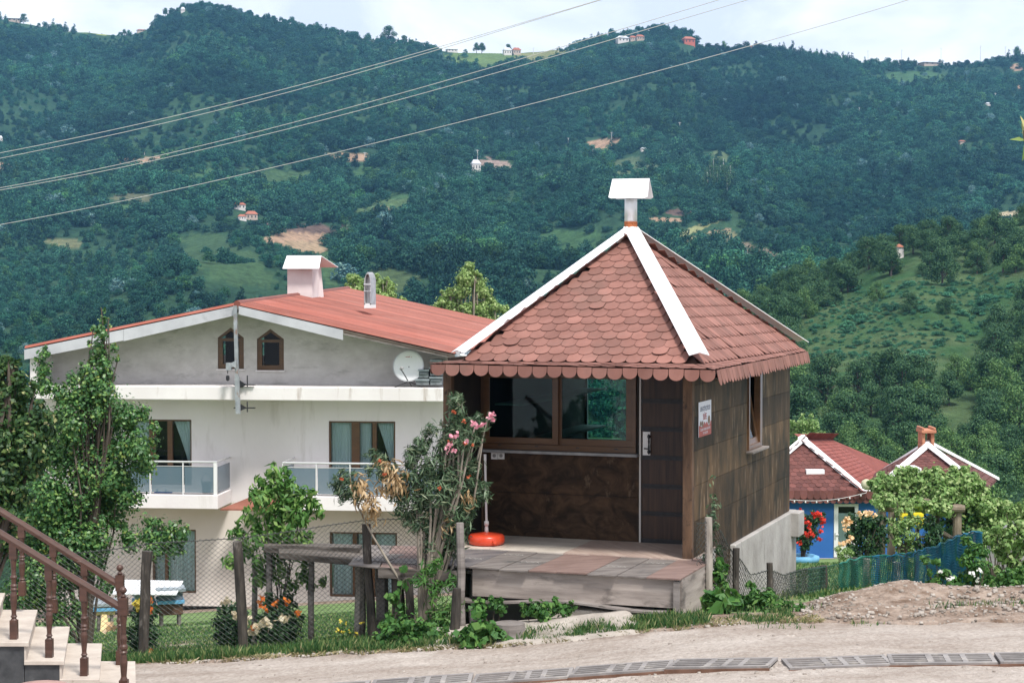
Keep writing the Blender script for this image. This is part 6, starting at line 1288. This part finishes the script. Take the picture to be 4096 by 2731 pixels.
def chain(name,top,bot,pitch,rad,m,par,nsub=None,jit=.0):
    """top,bot: lists of world points (same length); diamonds woven between"""
    L_=[0]
    for i in range(1,len(top)): L_.append(L_[-1]+(top[i]-top[i-1]).length)
    def at(s,arr):
        s=min(max(s,0),L_[-1]-1e-6); i=max(j for j in range(len(L_)-1) if L_[j]<=s); return arr[i].lerp(arr[i+1],(s-L_[i])/(L_[i+1]-L_[i]))
    mb=MB(); r=random.Random(5); k=0
    while k*pitch<L_[-1]:
        P=[]; s0=k*pitch; H_=(at(s0,top)-at(s0,bot)).length; n=max(3,int(H_/(pitch*.8)))
        for j in range(n+1):
            s=s0+(pitch if (j+k)%2 else 0); a=at(s,bot); b=at(s,top); P.append(a.lerp(b,j/n)+Vector((r.uniform(-jit,jit),0,r.uniform(-jit,jit))))
        mb.tube(P,rad,3,cap=False); k+=1
    mb.tube([at(L_[-1]*i/40,top)-Vector((0,0,.015)) for i in range(41)],rad*1.6,4)
    return obj(name,mb,m,par)
fen=thing('wire_fence','black chain link fence on dark wooden posts between road and lawn','fence',gpt(550,20))
tx=[(-60,1275),(100,1272),(181,1266),(275,1256),(355,1243),(459,1238),(548,1232),(621,1223),(700,1212),(752,1203),(849,1190),(960,1188),(1052,1205)]
tops=[D(x,y,20.0-.6*max(0,(x-800)/250)) for x,y in tx]; bots=[Vector((p.x,p.y-.0,float(gz(p.x,p.y))+.0)) for p in tops]
chain('mesh',tops,bots,.032,.0033,M_wire,fen)
postpx(fen,338,1265,326,1502,19.9,24,seed=1); postpx(fen,545,1243,562,1500,19.9,22,seed=2); postpx(fen,840,1203,858,1455,19.8,20,seed=3); postpx(fen,1056,1200,1062,1400,19.2,18,seed=4,m=M_wwood)
# leaning old boards and stubs near the platform
for i,(x0,y0,x1,y1,z,w,lb) in enumerate(((912,1312,918,1420,19.6,30,'broad dark stub post left of the oleander, under the plank table'),(940,1330,944,1440,19.5,20,'thin grey stub post behind the oleander stems'),(1048,1350,1045,1440,18.9,22,'short weathered board stub at the left end of the platform'),(1085,1400,1090,1470,18.5,16,'dark narrow stub under the left platform end'))):
    t=thing('post_stub',lb,'post',gpt(x1,z)); postpx(t,x0,y0,x1,y1,z,w,seed=20+i)
# beam + slanted boards left of the platform
tb=thing('plank_table','rough dark plank bench extending left from the platform behind the fence','bench',gpt(760,20.9))
def beam(pts,th,m,par,nm): 
    mb=MB(); mb.box8([p-Vector((0,0,th)) for p in pts]+list(pts)); return obj(nm,mb,m,par,bevel=.006)
M_dwood=pm('dark_weathered_wood',(.04,.033,.028),(.15,.13,.115),rough=.95,scale=(1.6,9,14),detail=8,bump=.012,bscale=(3,12,20))
beam([D(606,1250,20.6),D(825,1258,20.4),D(832,1250,20.9),D(612,1243,21.1)],.09,M_dwood,tb,'plank'); beam([D(640,1268,20.3),D(835,1286,20.1),D(838,1262,20.55),D(640,1258,20.55)],.07,M_dwood,tb,'plank'); beam([D(800,1295,19.7),D(870,1302,19.6),D(900,1252,21.0),D(838,1250,21.2)],.02,M_bd[0],tb,'board'); beam([D(872,1302,19.6),D(1000,1306,19.5),D(1010,1255,20.9),D(902,1252,21.0)],.02,M_bd[1],tb,'board'); beam([D(868,1303,19.5),D(1050,1312,19.4),D(1050,1310,19.55),D(868,1301,19.65)],.11,M_dwood,tb,'edge_beam')
for i,(x,y0,z) in enumerate(((716,1270,20.5),(618,1262,20.8),(585,1275,21.2),(828,1290,20.3))): postpx(tb,x,y0,x-3,1400,z,14 if i!=3 else 26,m=M_wwood if i!=3 else M_fpale,seed=50+i).name='leg'
# right wire fence
fr=thing('wire_fence','sagging wire fence beside the kiosk foundation on pale and dark posts','fence',gpt(1700,20.3))
pp=[D(1600,1200,19.6),D(1628,1195,19.75),D(1655,1215,20.0),D(1675,1255,20.3),D(1700,1280,20.6),D(1725,1318,20.9),D(1768,1305,21.2),D(1800,1318,21.8),D(1840,1305,22.8),D(1890,1298,24.5)]
bb=[Vector((p.x,p.y,float(gz(p.x,p.y))-.0)) for p in pp]; chain('mesh',pp,bb,.038,.0034,M_wire,fr,jit=.003)
postpx(fr,1628,1188,1630,1330,19.75,18,m=M_fpale,seed=6); postpx(fr,1692,1258,1690,1375,20.4,16,seed=7); postpx(fr,1768,1292,1768,1375,21.2,16,seed=8)
fg=thing('net_fence','garden fence of uneven posts hung with green wire and blue netting above the dirt mound','fence',gpt(2000,25))
npx=[(1815,1314,22.5),(1840,1308,23),(1890,1300,24),(1925,1293,24.6),(1960,1282,25),(2000,1275,25.2),(2040,1274,25.2),(2076,1272,25),(2100,1266,24.8),(2130,1258,24.4),(2165,1245,24),(2200,1228,23.4),(2250,1218,22.8)]
tp_=[D(x,y,z) for x,y,z in npx]; bt_=[Vector((p.x,p.y,float(gz(p.x,p.y))-.1)) for p in tp_]
chain('mesh',tp_[:7],bt_[:7],.035,.0034,M_gwire,fg)
def net(name,i0,i1,m,off,seed,cw=.028,rad=.0042,fold=.05):
    top=tp_[i0:i1]; bot=bt_[i0:i1]; L_=[0]
    for i in range(1,len(top)): L_.append(L_[-1]+(top[i]-top[i-1]).length)
    def at(s,q):
        s=min(max(s,0),L_[-1]-1e-6); i=max(j for j in range(len(L_)-1) if L_[j]<=s); f_=(s-L_[i])/(L_[i+1]-L_[i]); a=bot[i].lerp(bot[i+1],f_); b=top[i].lerp(top[i+1],f_); p=a.lerp(b,q)
        return p+Vector((.01*math.sin(q*9+s*4),-off-fold*(.5+.5*math.sin(s*13+seed)+.4*math.sin(s*29)),.012*math.sin(s*21)))
    mb=MB(); n=int(L_[-1]/cw); R=int(1.0/.045)
    for k in range(n+1): mb.tube([at(k*cw,j/8) for j in range(9)],rad,3,cap=False)
    for j in range(R+1): mb.tube([at(L_[-1]*i/(n*1.0),j/R) for i in range(n+1)],rad*.9,3,cap=False)
    mb.tube([at(L_[-1]*i/60,1.0) for i in range(61)],rad*2.5,4)
    return obj(name,mb,m,fg)
net('green_netting',3,9,M_netg,.02,1); net('blue_netting',5,8,M_net,.05,2); net('blue_netting',7,13,M_net,.03,3); net('blue_netting',9,13,M_net,.09,5,cw=.02); net('green_netting',9,13,M_netg,.06,9)
for i,(x,y,z,w,m) in enumerate(((1892,1298,24.1,17,M_fpost),(1963,1280,25.1,18,M_fpost),(1990,1282,25.3,16,M_fpale),(2018,1278,25.3,12,M_fpost),(2058,1290,25.2,22,M_fpale),(2080,1275,25.1,12,M_fpost),(2105,1268,24.9,12,M_fpost),(2135,1256,24.5,16,M_fpost),(2150,1262,24.3,12,M_fpost),(2172,1250,24.1,14,M_wwood),(2190,1232,23.8,16,M_fpost),(2208,1226,23.4,20,M_fpost),(2232,1222,23.1,18,M_wwood))):
    postpx(fg,x,y,x,1370,z+.05,w,m,seed=60+i)
# ================= STAIRS =================
M_trav=pm('cream_marble_tread',(.42,.36,.31),(.52,.46,.40),rough=.6,scale=(5,5,5),detail=8,c3=(.25,.20,.16),spot=(16,.62,.72)); M_gran=pm('dark_granite',(.025,.027,.03),(.07,.072,.075),rough=.5,scale=(9,9,9),detail=9,ramp=(.3,.7),c3=(.12,.12,.12),spot=(3,.6,.8)); M_stair=pm('turned_brown_wood',(.045,.021,.014),(.085,.040,.028),rough=.42,scale=(4,4,18),detail=6,spec=.45,c3=(.18,.13,.11),spot=((8,8,22),.66,.74))
stx=thing('staircase','outdoor stone staircase with cream treads and dark granite sides climbing left','stairs',Vector((-3.5,16.4,EYE-3.86)))
zf,zbk=15.62,17.15; lev=[3.52,3.355,3.20,3.045,2.89,2.735]; xr=[-3.17,-3.475,-3.77,-4.065,-4.36,-4.655]
SK=lambda x,y,z: Vector((x-.205*(y-zf),y,z))
for i in range(6):
    mb=MB(); h=lev[i]; x1=xr[i]; x0=xr[i+1]-.02 if i<5 else -5.6
    mb.fbox(SK,x0-.0,x1+.02,zf-.025,zbk,EYE-h-.035,EYE-h); obj('tread',mb,M_trav,stx,bevel=.004)
    xe=-5.6
    mb=MB(); mb.fbox(SK,(xr[i+1]-.015 if i<5 else xe),x1-.02,zf,zbk-.03,EYE-3.95,EYE-h-.037); obj('granite_side',mb,M_gran,stx)
    mb=MB(); mb.fbox(SK,x1-.019,x1,zf-.004,zbk-.02,EYE-(h+.16 if i else 3.95),EYE-h-.037); obj('riser',mb,M_trav,stx)
def baluster(x,y,zb,zt,r=.030):
    mb=MB(); H_=zt-zb; b=Vector((x,y,zb))
    mb.box(x-r,x+r,y-r,y+r,zb,zb+H_*.20)
    mb.lathe(b,[(r*.95,H_*.20),(r*.6,H_*.22),(r*.95,H_*.235),(r*.7,H_*.25),(r*.62,H_*.27),(r*.95,H_*.40),(r*.98,H_*.46),(r*.7,H_*.50),(r*1.0,H_*.52),(r*.7,H_*.54),(r*1.0,H_*.56),(r*.65,H_*.58),(r*.7,H_*.62),(r*1.0,H_*.65),(r*.7,H_*.67),(r*.62,H_*.70),(r*.9,H_*.84)],12)
    mb.box(x-r,x+r,y-r,y+r,zb+H_*.84,zt); return obj('baluster',mb,M_stair,rail)
def newel(x,y,zb,zt,w=.036):
    mb=MB(); H_=zt-zb; b=Vector((x,y,zb)); r=w
    mb.box(x-w,x+w,y-w,y+w,zb,zb+H_*.14)
    mb.lathe(b,[(r*.9,H_*.14),(r*.65,H_*.17),(r*.9,H_*.30),(r*.65,H_*.38),(r*.95,H_*.395),(r*.7,H_*.41),(r*.98,H_*.43),(r*.98,H_*.45),(r*.7,H_*.47),(r*.85,H_*.52),(r*.6,H_*.56),(r*.68,H_*.66),(r*.95,H_*.74)],14)
    mb.box(x-w,x+w,y-w,y+w,zb+H_*.74,zb+H_*.90)
    c=zt-.030; prof=[(r*.5,zb+H_*.90-zb),(r*.7,H_*.915),(r*.45,H_*.925)]+[(.031*math.cos(t),c-zb+.031*math.sin(t)) for t in np.linspace(-1.2,1.5,8)]
    mb.lathe(b,prof,14); return obj('newel_post',mb,M_stair,rail)
for nm,yy,rl,bx,nx,lb in (('f',15.75,((0,2131),(480,2425)),(56,197,336),494,'front brown wooden stair railing with turned balusters, nearest the viewer'),('b',17.0,((0,2041),(466,2330)),(90,216,340),481,'rear brown wooden stair railing with turned balusters, beside the fence')):
    rail=thing('stair_railing',lb,'railing',U(nx,2700,yy),'railings of the outdoor stairs')
    p0=U(rl[0][0],rl[0][1],yy); p1=U(rl[1][0],rl[1][1],yy); d=p1-p0; p0=p0-d*.45
    mb=MB(); up=Vector((0,0,1)); sd=Vector((0,1,0)); dn=d.normalized(); n=sd.cross(dn).normalized(); n=n if n.z>0 else -n
    sec=[(-.030,-.028),(.030,-.028),(.034,.0),(.024,.022),(.008,.030),(-.008,.030),(-.024,.022),(-.034,0)]
    A=[p0+sd*a+n*b for a,b in sec]; B=[p1+sd*a+n*b for a,b in sec]; m=8; mb.add(A+B,[(i,(i+1)%m,(i+1)%m+m,i+m) for i in range(m)]+[tuple(range(m)),tuple(range(15,7,-1))]); obj('handrail',mb,M_stair,rail)
    for u in list(bx)+[bx[0]-141]:
        X_=U(u,2500,yy).x; fr_=(X_-p0.x)/(p1.x-p0.x); zt=(p0+(p1-p0)*fr_).z-.02; h=[l for l,xx in zip(lev,xr) if X_<xx][-1]
        baluster(X_,yy,EYE-h,zt)
    X_=U(nx,2500,yy).x; newel(X_,yy,EYE-3.52,U(nx,2345 if nm=='f' else 2257,yy).z)
o_=MB(); c=U(165,2745,14.3); o_.lathe(Vector((c.x,c.y,c.z-.45)),[(.40,0),(.42,.2),(.34,.38),(.2,.46),(.05,.49)],14); o=obj('boulder',o_,pm('pinkish_rock',(.26,.15,.13),(.38,.25,.22),rough=.95,scale=(6,6,6),detail=8,bump=.02),None,origin=Vector((c.x,c.y,c.z-.45)),smooth=True); tag(o,'pinkish rock top at the bottom left corner below the stairs','rock')
# ================= DRAIN GRATES =================
M_iron=pm('dusty_grey_iron',(.17,.155,.15),(.27,.25,.24),rough=.7,scale=(3,3,3),detail=8,c3=(.36,.33,.30),spot=(5,.55,.7)); M_ironr=pm('rusty_iron_edge',(.10,.05,.03),(.18,.10,.07),rough=.9,scale=(6,6,6))
def GPx(u,v):
    lo,hi=12.,25.
    for _ in range(40):
        m=(lo+hi)/2; X=(u-2048)/F*m
        p=U(u,v,m)
        if p.z>float(gz(p.x,m)): lo=m
        else: hi=m
    return U(u,v,(lo+hi)/2)
fx=[620,1060,1490,1901,2302,2705,3119,3541,3971,4400]; fy=[2790,2762,2735,2707,2680,2652,2646,2630,2627,2625]
lb=['leftmost drain grate, at the bottom edge of the picture','second drain grate from the left, cut by the bottom edge','third drain grate from the left, low in the picture','drain grate left of the raised joint, below the platform stumps','drain grate with the raised rusty right end below the platform','drain grate right of the raised rusty joint, below the platform corner','long drain grate in the road below the weeds of the foundation','drain grate below the dirt mound','drain grate at the right picture edge']
for i in range(len(fx)-1):
    a=GPx(fx[i]+6,fy[i]); b=GPx(fx[i+1]-6,fy[i+1]); dirv=(b-a); L_=dirv.length; ux=dirv.normalized(); uy=Vector((-ux.y,ux.x,0)); uy=uy if uy.y<0 else -uy; W_=.40
    t=thing('drain_grate',lb[i],'drain grate',(a+b)/2,'cast iron grates of the road drain')
    upv=ux.cross(uy); upv=upv if upv.z>0 else -upv; tilt=(-.02 if i in (4,) else 0)
    def q(x,y,z): return a+ux*x+uy*y+upv*(z+.016)+Vector((0,0,.006*((i%3)-1)))
    mb=MB(); mb.fbox(q,0,L_,0,W_,-.006,-.002); obj('slot_dark_sheet',mb,M_band,t)  # flat dark sheet standing in for the shade below the slots
    mb=MB(); mb.fbox(q,0,L_,0,.045,0,.022); mb.fbox(q,0,L_,W_-.05,W_,0,.022)
    gx=[0,.05,.31,.38,.50,.56,.68,.74,.95,1.0]; gx=[g*L_ for g in (0,.04,.36,.42,.53,.58,.69,.74,.96,1.0)]
    for k in range(0,10,2): mb.fbox(q,gx[k],gx[k+1],.045,W_-.05,0,.0215)
    for k in range(1,9,2):
        for j in range(3): y=.045+(W_-.095)*(j+.8)/4+.005; mb.fbox(q,gx[k],gx[k+1],y,y+.022,.002,.021)
    obj('grate_bars',mb,M_iron,t)
    mb=MB(); mb.fbox(q,-.01,L_+.01,W_+.002,W_+.018,-.04,.004); obj('edge_angle',mb,M_ironr,t)
# loose stones (gravel) on road + mound
r=np.random.default_rng(41); n=4200; X=r.uniform(-4.5,6.5,n); Y=np.where(r.random(n)<.7,np.where(r.random(n)<.5,r.uniform(15.2,16.1,n),r.uniform(15.3,18.4,n)),edge(X)+r.normal(size=n)*.15); k=(X>2.8)&(r.random(n)<.8); Y=np.where(k,r.uniform(18,20,n),Y); s=.005+.014*r.random(n)**4+ .007*k*r.random(n)
V=[];Fq=[]; bx=np.array([[-1,-1,-1],[1,-1,-1],[1,1,-1],[-1,1,-1],[-.7,-.7,.8],[.7,-.6,.9],[.6,.7,.7],[-.6,.7,.9]],float)
Vv=(bx[None]*(1+.5*(r.random((n,8,3))-.5)))*s[:,None,None]*np.array([1.2,1,.8]); zz=gz(X,Y)+mound(X,Y)*(Y>edge(X))+.006; Vv+=np.stack([X,Y,zz],1)[:,None]
fc=np.array([(3,2,1,0),(4,5,6,7),(0,1,5,4),(1,2,6,5),(2,3,7,6),(3,0,4,7)]); Fc=(np.arange(n)[:,None,None]*8+fc[None]).reshape(-1,4)
o=mesh_obj('gravel',Vv.reshape(-1,3),Fc,pm('gravel_stone',(.20,.17,.145),(.40,.36,.32),rough=.95,scale=(3,3,3),detail=3,ramp=(.4,.6))); o['kind']='stuff'; o['label']='loose gravel and stones scattered on the road and mound'
# ================= POWER LINES =================
M_cable=pm('aluminium_cable',(.42,.42,.41),rough=.5)
W=[([(-200,389),(0,349),(250,304),(600,216),(870,148),(1176,60),(1380,-1),(1600,-66)],'topmost of the five overhead cables, upper wire of the close top pair'),([(-200,404),(0,364),(225,317),(600,229),(870,155),(1176,61.5),(1386,0),(1600,-64)],'second overhead cable from the top, lower wire of the close top pair'),([(-200,462),(0,431),(250,388),(495,320),(820,246),(1176,142),(1655,-2),(1900,-75)],'third overhead cable from the top, upper wire of the middle pair'),([(-200,466),(0,436),(250,395),(485,333),(820,260),(1176,156),(1722,-1),(1950,-68)],'fourth overhead cable from the top, lower wire of the middle pair'),([(-200,548),(0,516),(250,470),(500,414),(750,353),(1176,253),(1500,166),(1850,70),(2088,-1),(2300,-68)],'lowest overhead cable, hanging alone beneath the two pairs')]
for k,(pp_,lbl) in enumerate(W):
    P=[]; xs_=np.array([p[0] for p in pp_],float); ys_=np.array([p[1] for p in pp_],float); co=np.polyfit(xs_,ys_,4)
    for x in np.linspace(xs_[0],xs_[-1],60): P.append(D(x,float(np.polyval(co,x)),34-4*(x/2352)))
    mb=MB(); mb.tube(P,.0058,5); o=obj('power_line',mb,M_cable,None,origin=P[0]); tag(o,lbl,'power line','overhead power lines')
# ================= FAR HOUSES, POLES, TREES =================
def hillhit(x,y,lo=450,hi=1560):
    Ys=np.arange(lo,hi,3.0); a,b=hillz(np.full(len(Ys),float(x)),Ys); px,py=proj(a,Ys,b)
    run=np.minimum.accumulate(py); idx=np.where((py<=y)&(py<=run+.01))[0]
    j=idx[0] if len(idx) else int(np.argmin(py)); return Vector((float(a[j]),float(Ys[j]),float(b[j])))
M_fw=pm('far_white_wall',(.62,.58,.55),rough=.9); M_ft=pm('far_tan_wall',(.45,.36,.30),rough=.9); M_fo=pm('far_orange_wall',(.45,.12,.07),rough=.9); M_fr=pm('far_red_roof',(.36,.13,.08),(.28,.1,.06),rough=.9,scale=(.5,.5,.5)); M_fg=pm('far_grey_roof',(.5,.52,.55),rough=.7); M_fd=pm('far_dark_window',(.03,.03,.03),rough=.5)
def farhouse(x,yb,w,h,wm,rm,lb,rot=.3,base=None):
    p=hillhit(x,yb); s=S/F*p.y; W_=w*s; H_=h*s; wh=H_*.62; dp=W_*.7; t=thing('farmhouse',lb,'house',p,'farmhouses on the far hillside')
    c,s_=math.cos(rot),math.sin(rot)
    def q(a,b,z): return Vector((p.x+a*c-b*s_,p.y+a*s_+b*c,p.z+z))
    mb=MB(); mb.fbox(q,-W_/2,W_/2,-dp/2,dp/2,-3,wh); obj('wall',mb,wm,t)
    o=W_*.06; mb=MB(); mb.add([q(-W_/2-o,-dp/2-o,wh),q(W_/2+o,-dp/2-o,wh),q(W_/2+o,dp/2+o,wh),q(-W_/2-o,dp/2+o,wh),q(-W_*.3,0,H_),q(W_*.3,0,H_)],[(0,1,5,4),(1,2,5),(2,3,4,5),(3,0,4),(3,2,1,0)]); obj('roof',mb,rm,t)
    for k in range(3): a=-W_*.32+W_*.32*k; mb=MB(); mb.fbox(q,a-W_*.05,a+W_*.05,-dp/2-.06,-dp/2+.02,wh*.35,wh*.75); obj('window',mb,M_fd,t)
    return t
for a in ((1165,127,18,17,M_fw,M_fg,'white farmhouse with grey roof on the light ridge meadow'),(1186,127,18,16,M_ft,M_fr,'tan farmhouse with red roof beside the white one on the light ridge meadow'),(1428,98,26,15,M_fw,M_fg,'white farmhouse with grey roof on the ridge under the wooded dome'),(1452,95,14,12,M_ft,M_fr,'small red roofed barn between the white and tan ridge farmhouses'),(1468,94,18,13,M_ft,M_fr,'wide red roofed tan farmhouse right of the small ridge barn'),(1579,103,26,17,M_fo,M_fr,'bright orange farmhouse at the right end of the wooded dome'),(1716,98,20,9,M_ft,M_fr,'low red roofed farmhouse alone on the skyline right of the dome'),(1038,111,24,9,M_fw,M_fg,'low white flat farmhouse on the ridge left of the meadow'),(1093,393,20,26,M_fw,M_fg,'white farmhouse by the road cut halfway up the hill'),(551,482,26,16,M_fw,M_fr,'white farmhouse with red roof above the ploughed brown field'),(578,505,26,20,M_ft,M_fr,'dark red roofed farmhouse right at the edge of the ploughed field'),(557,507,18,13,M_fw,M_fr,'little red roofed shed left of the farmhouse at the ploughed field'),(1477,349,12,7,M_fw,M_fg,'tiny white hut on the mid slope right of the kiosk flue'),(424,30,9,12,M_fw,M_fg,'pale tower like house near the summit of the left peak'),(38,38,30,11,M_ft,M_fg,'long grey farmhouse on the ridge at the far left'),(2130,140,42,8,M_ft,M_fg,'long low shed on the skyline at the far right'),(2265,243,10,7,M_fw,M_fg,'tiny white house on the right mountain slope'),(328,58,18,6,M_ft,M_fr,'low orange roofed house on the ridge left of the peak'),(3,328,12,14,M_fw,M_fg,'white house cut by the left picture edge'),(2206,330,14,7,M_ft,M_fr,'small tan and red house low on the right mountain slope')): farhouse(*a)
hh=thing('hill_house','small white house with red roof at the top of the near right hillside','house',Vector((0,0,0))); p=None
Ys=np.arange(230,345,1.0); a_,b_2=hillz(np.full(len(Ys),2066.),Ys); px_,py_=proj(a_,Ys,b_2); j=int(np.argmin(np.abs(py_-595))); hp_=Vector((float(a_[j]),float(Ys[j]),float(b_2[j]))); hh.location=hp_; WL[hh.name]=hp_
mb=MB(); mb.box(hp_.x-.7,hp_.x+.7,hp_.y,hp_.y+1.5,hp_.z-1,hp_.z+2.0); obj('wall',mb,M_fw,hh); mb=MB(); mb.add([hp_+Vector(v) for v in ((-.9,-.2,2.0),(.9,-.2,2.0),(.9,1.7,2.0),(-.9,1.7,2.0),(0,.75,2.6))],[(0,1,4),(1,2,4),(2,3,4),(3,0,4),(3,2,1,0)]); obj('roof',mb,M_fr,hh)
M_pole=pm('pale_concrete_pole',(.55,.54,.52),rough=.8)
ROWN={}
for i,(x,yt,yb) in enumerate(sorted(((48,341,357),(125,343,363),(170,345,358),(223,346,357),(334,347,358),(449,348,363),(543,350,369),(747,352,368),(839,350,371),(1018,348,359),(1097,344,374),(1192,340,359),(1225,110,124),(1282,108,121),(1352,105,119),(1305,317,334),(1404,304,322),(1475,292,306),(1560,281,301),(1334,384,402),(1597,445,465),(1361,342,359),(1380,399,411),(1722,267,275),(2099,231,243),(2156,229,242),(2230,224,240),(2282,214,231),(2067,114,131),(2157,110,128),(2247,105,120),(2304,107,122),(1990,116,132),(516,468,484),(1971,247,259)))):
    p=hillhit(x,yb); t=D(x,yt,p.y); hgt=t.z-p.z if 2<t.z-p.z<40 else 9
    mb=MB(); mb.tube([p-Vector((0,0,1)),p+Vector((0,0,hgt))],[.24,.16],6); mb.box(p.x-.9,p.x+.9,p.y-.08,p.y+.08,p.z+hgt*.93,p.z+hgt*.93+.15)
    row=('in the row crossing the left mountain slope' if (x<500 and yb<400) else 'above the house chimney' if x<1110 and 340<yb<380 else 'along the skyline at the right' if yb<135 and x>1900 else 'on the ridge meadow in the middle' if yb<135 else 'on the slope left of the kiosk flue cap' if x<1420 else 'on the slope right of the kiosk flue cap' if x<1800 else 'on the right mountain slope')
    if x==516: row='beside the red roofed farmhouses'
    if x==1971: row='alone above the poplar grove'
    ROWN[row]=ROWN.get(row,0)+1; ods=('first','second','third','fourth','fifth','sixth','seventh','eighth')
    o=obj('utility_pole',mb,M_pole,None,origin=p); tag(o,ods[ROWN[row]-1]+' pale power pole from the left '+row,'utility pole','power poles on the far mountain')
for i,x in enumerate((1623,1629,1637,1646,1653,1660,1668,1676)):
    p=hillhit(x,452-(i%3)*8); s=S/F*p.y; t=thing('poplar_tree',('leftmost','second','third','fourth','fifth','sixth','seventh','rightmost')[i]+' slim poplar of the white trunked grove right of the kiosk flue','tree',p,'white trunked poplars on the far slope'); hh_=(55+8*(i%3))*s
    mb=MB(); mb.tube([p-Vector((0,0,1)),p+Vector((.3,0,hh_*.5)),p+Vector((0,0,hh_))],[.42,.34,.15],6); obj('trunk',mb,M_pole,t)
    r=np.random.default_rng(i); foliage('crown',[p+Vector((r.uniform(-1.5,1.5),r.uniform(-1.5,1.5),hh_*f)) for f in (.55,.65,.75,.85,.95)],[2.2,2.3,2.2,1.9,1.3],500,.7,L_hillt,t,.8,.1,.5,1.2,0,r)
for i,(x,yb,hpx,k,lb) in enumerate(((893,95,42,0,'tallest round tree alone on the skyline right of the peak'),(930,98,22,1,'second round tree on the skyline right of the tallest one'),(1168,118,20,0,'round dark tree on the skyline beside the ridge farmhouses'),(1095,110,24,3,'left of two pointed conifers on the ridge left of the meadow'),(1107,110,26,3,'right of two pointed conifers on the ridge left of the meadow'),(384,34,20,3,'pointed conifer on the left shoulder of the peak'),(1662,105,22,2,'feathery pale tree alone on the skyline right of the dome'),(2331,130,30,3,'slim dark cypress on the skyline at the far right'),(290,62,16,3,'small conifer on the ridge between meadow and peak'),(60,42,22,0,'dark tree beside the long grey farmhouse at the far left'),(1385,585,40,1,'pale blossoming tree on the green clearing behind the kiosk roof'))):
    p=hillhit(x,yb); sc=hpx*S/F*p.y/1.85; put_tree(k,p,sc,i*1.3,lb,None)
# pale sandy apron of old concrete spilling out under the platform
nx_,ny_=60,30; xs=np.linspace(-1.05,1.35,nx_); XXa,YYa=np.meshgrid(xs,np.linspace(0,1,ny_)); Y0=edge(XXa)-.10+.16*(fbm(XXa*3,XXa*0,81)-.5)+.10*np.clip(-XXa,0,1); Y1=19.35-.34*XXa*.3+.0*XXa; YYa=Y0+(Y1-Y0)*YYa
msk=sst(.0,.25,(XXa+1.05))*sst(.0,.2,1.35-XXa)
ZZa=gz(XXa,YYa)-.05+.085*msk*sst(0,.12,(YYa-Y0))+.10*sst(.35,.9,YYa-Y0)*msk+.03*(fbm(XXa*4,YYa*5,82)-.5)
ap=gridmesh('concrete_apron',XXa,YYa,ZZa,pm('sandy_apron',(.24,.21,.18),(.42,.375,.33),rough=.95,scale=(2,2,2),detail=9,bump=.02,bscale=8,c3=(.14,.13,.09),spot=(3.5,.60,.72))); ap['kind']='structure'
r=np.random.default_rng(51); n=5200; X=r.uniform(-.6,1.9,n); Y=edge(X)+.02+.62*r.random(n); k=(fbm(X*2.6,Y*3.5,36)>.56)|((Y<edge(X)+.10)&(fbm(X*3,Y*0,37)>.45)); blades('apron_weeds',X[k],Y[k]+.02,.11,L_grass,61)['label']='weeds and grass growing along the sandy apron'
# ---- haze ----
hb=MB().box(-900,900,-6,2480,-170,330)
m,nt_,b_=newmat('haze_air'); nt_.nodes.remove(b_)
pv=N(nt_,'ShaderNodeVolumePrincipled'); pv.inputs['Color'].default_value=(.24,.58,1.0,1); pv.inputs['Density'].default_value=.00012; pv.inputs['Anisotropy'].default_value=.2
nt_.links.new(pv.outputs[0],nt_.nodes['Material Output'].inputs['Volume'])
hz=obj('haze',hb,m); hz['kind']='stuff'
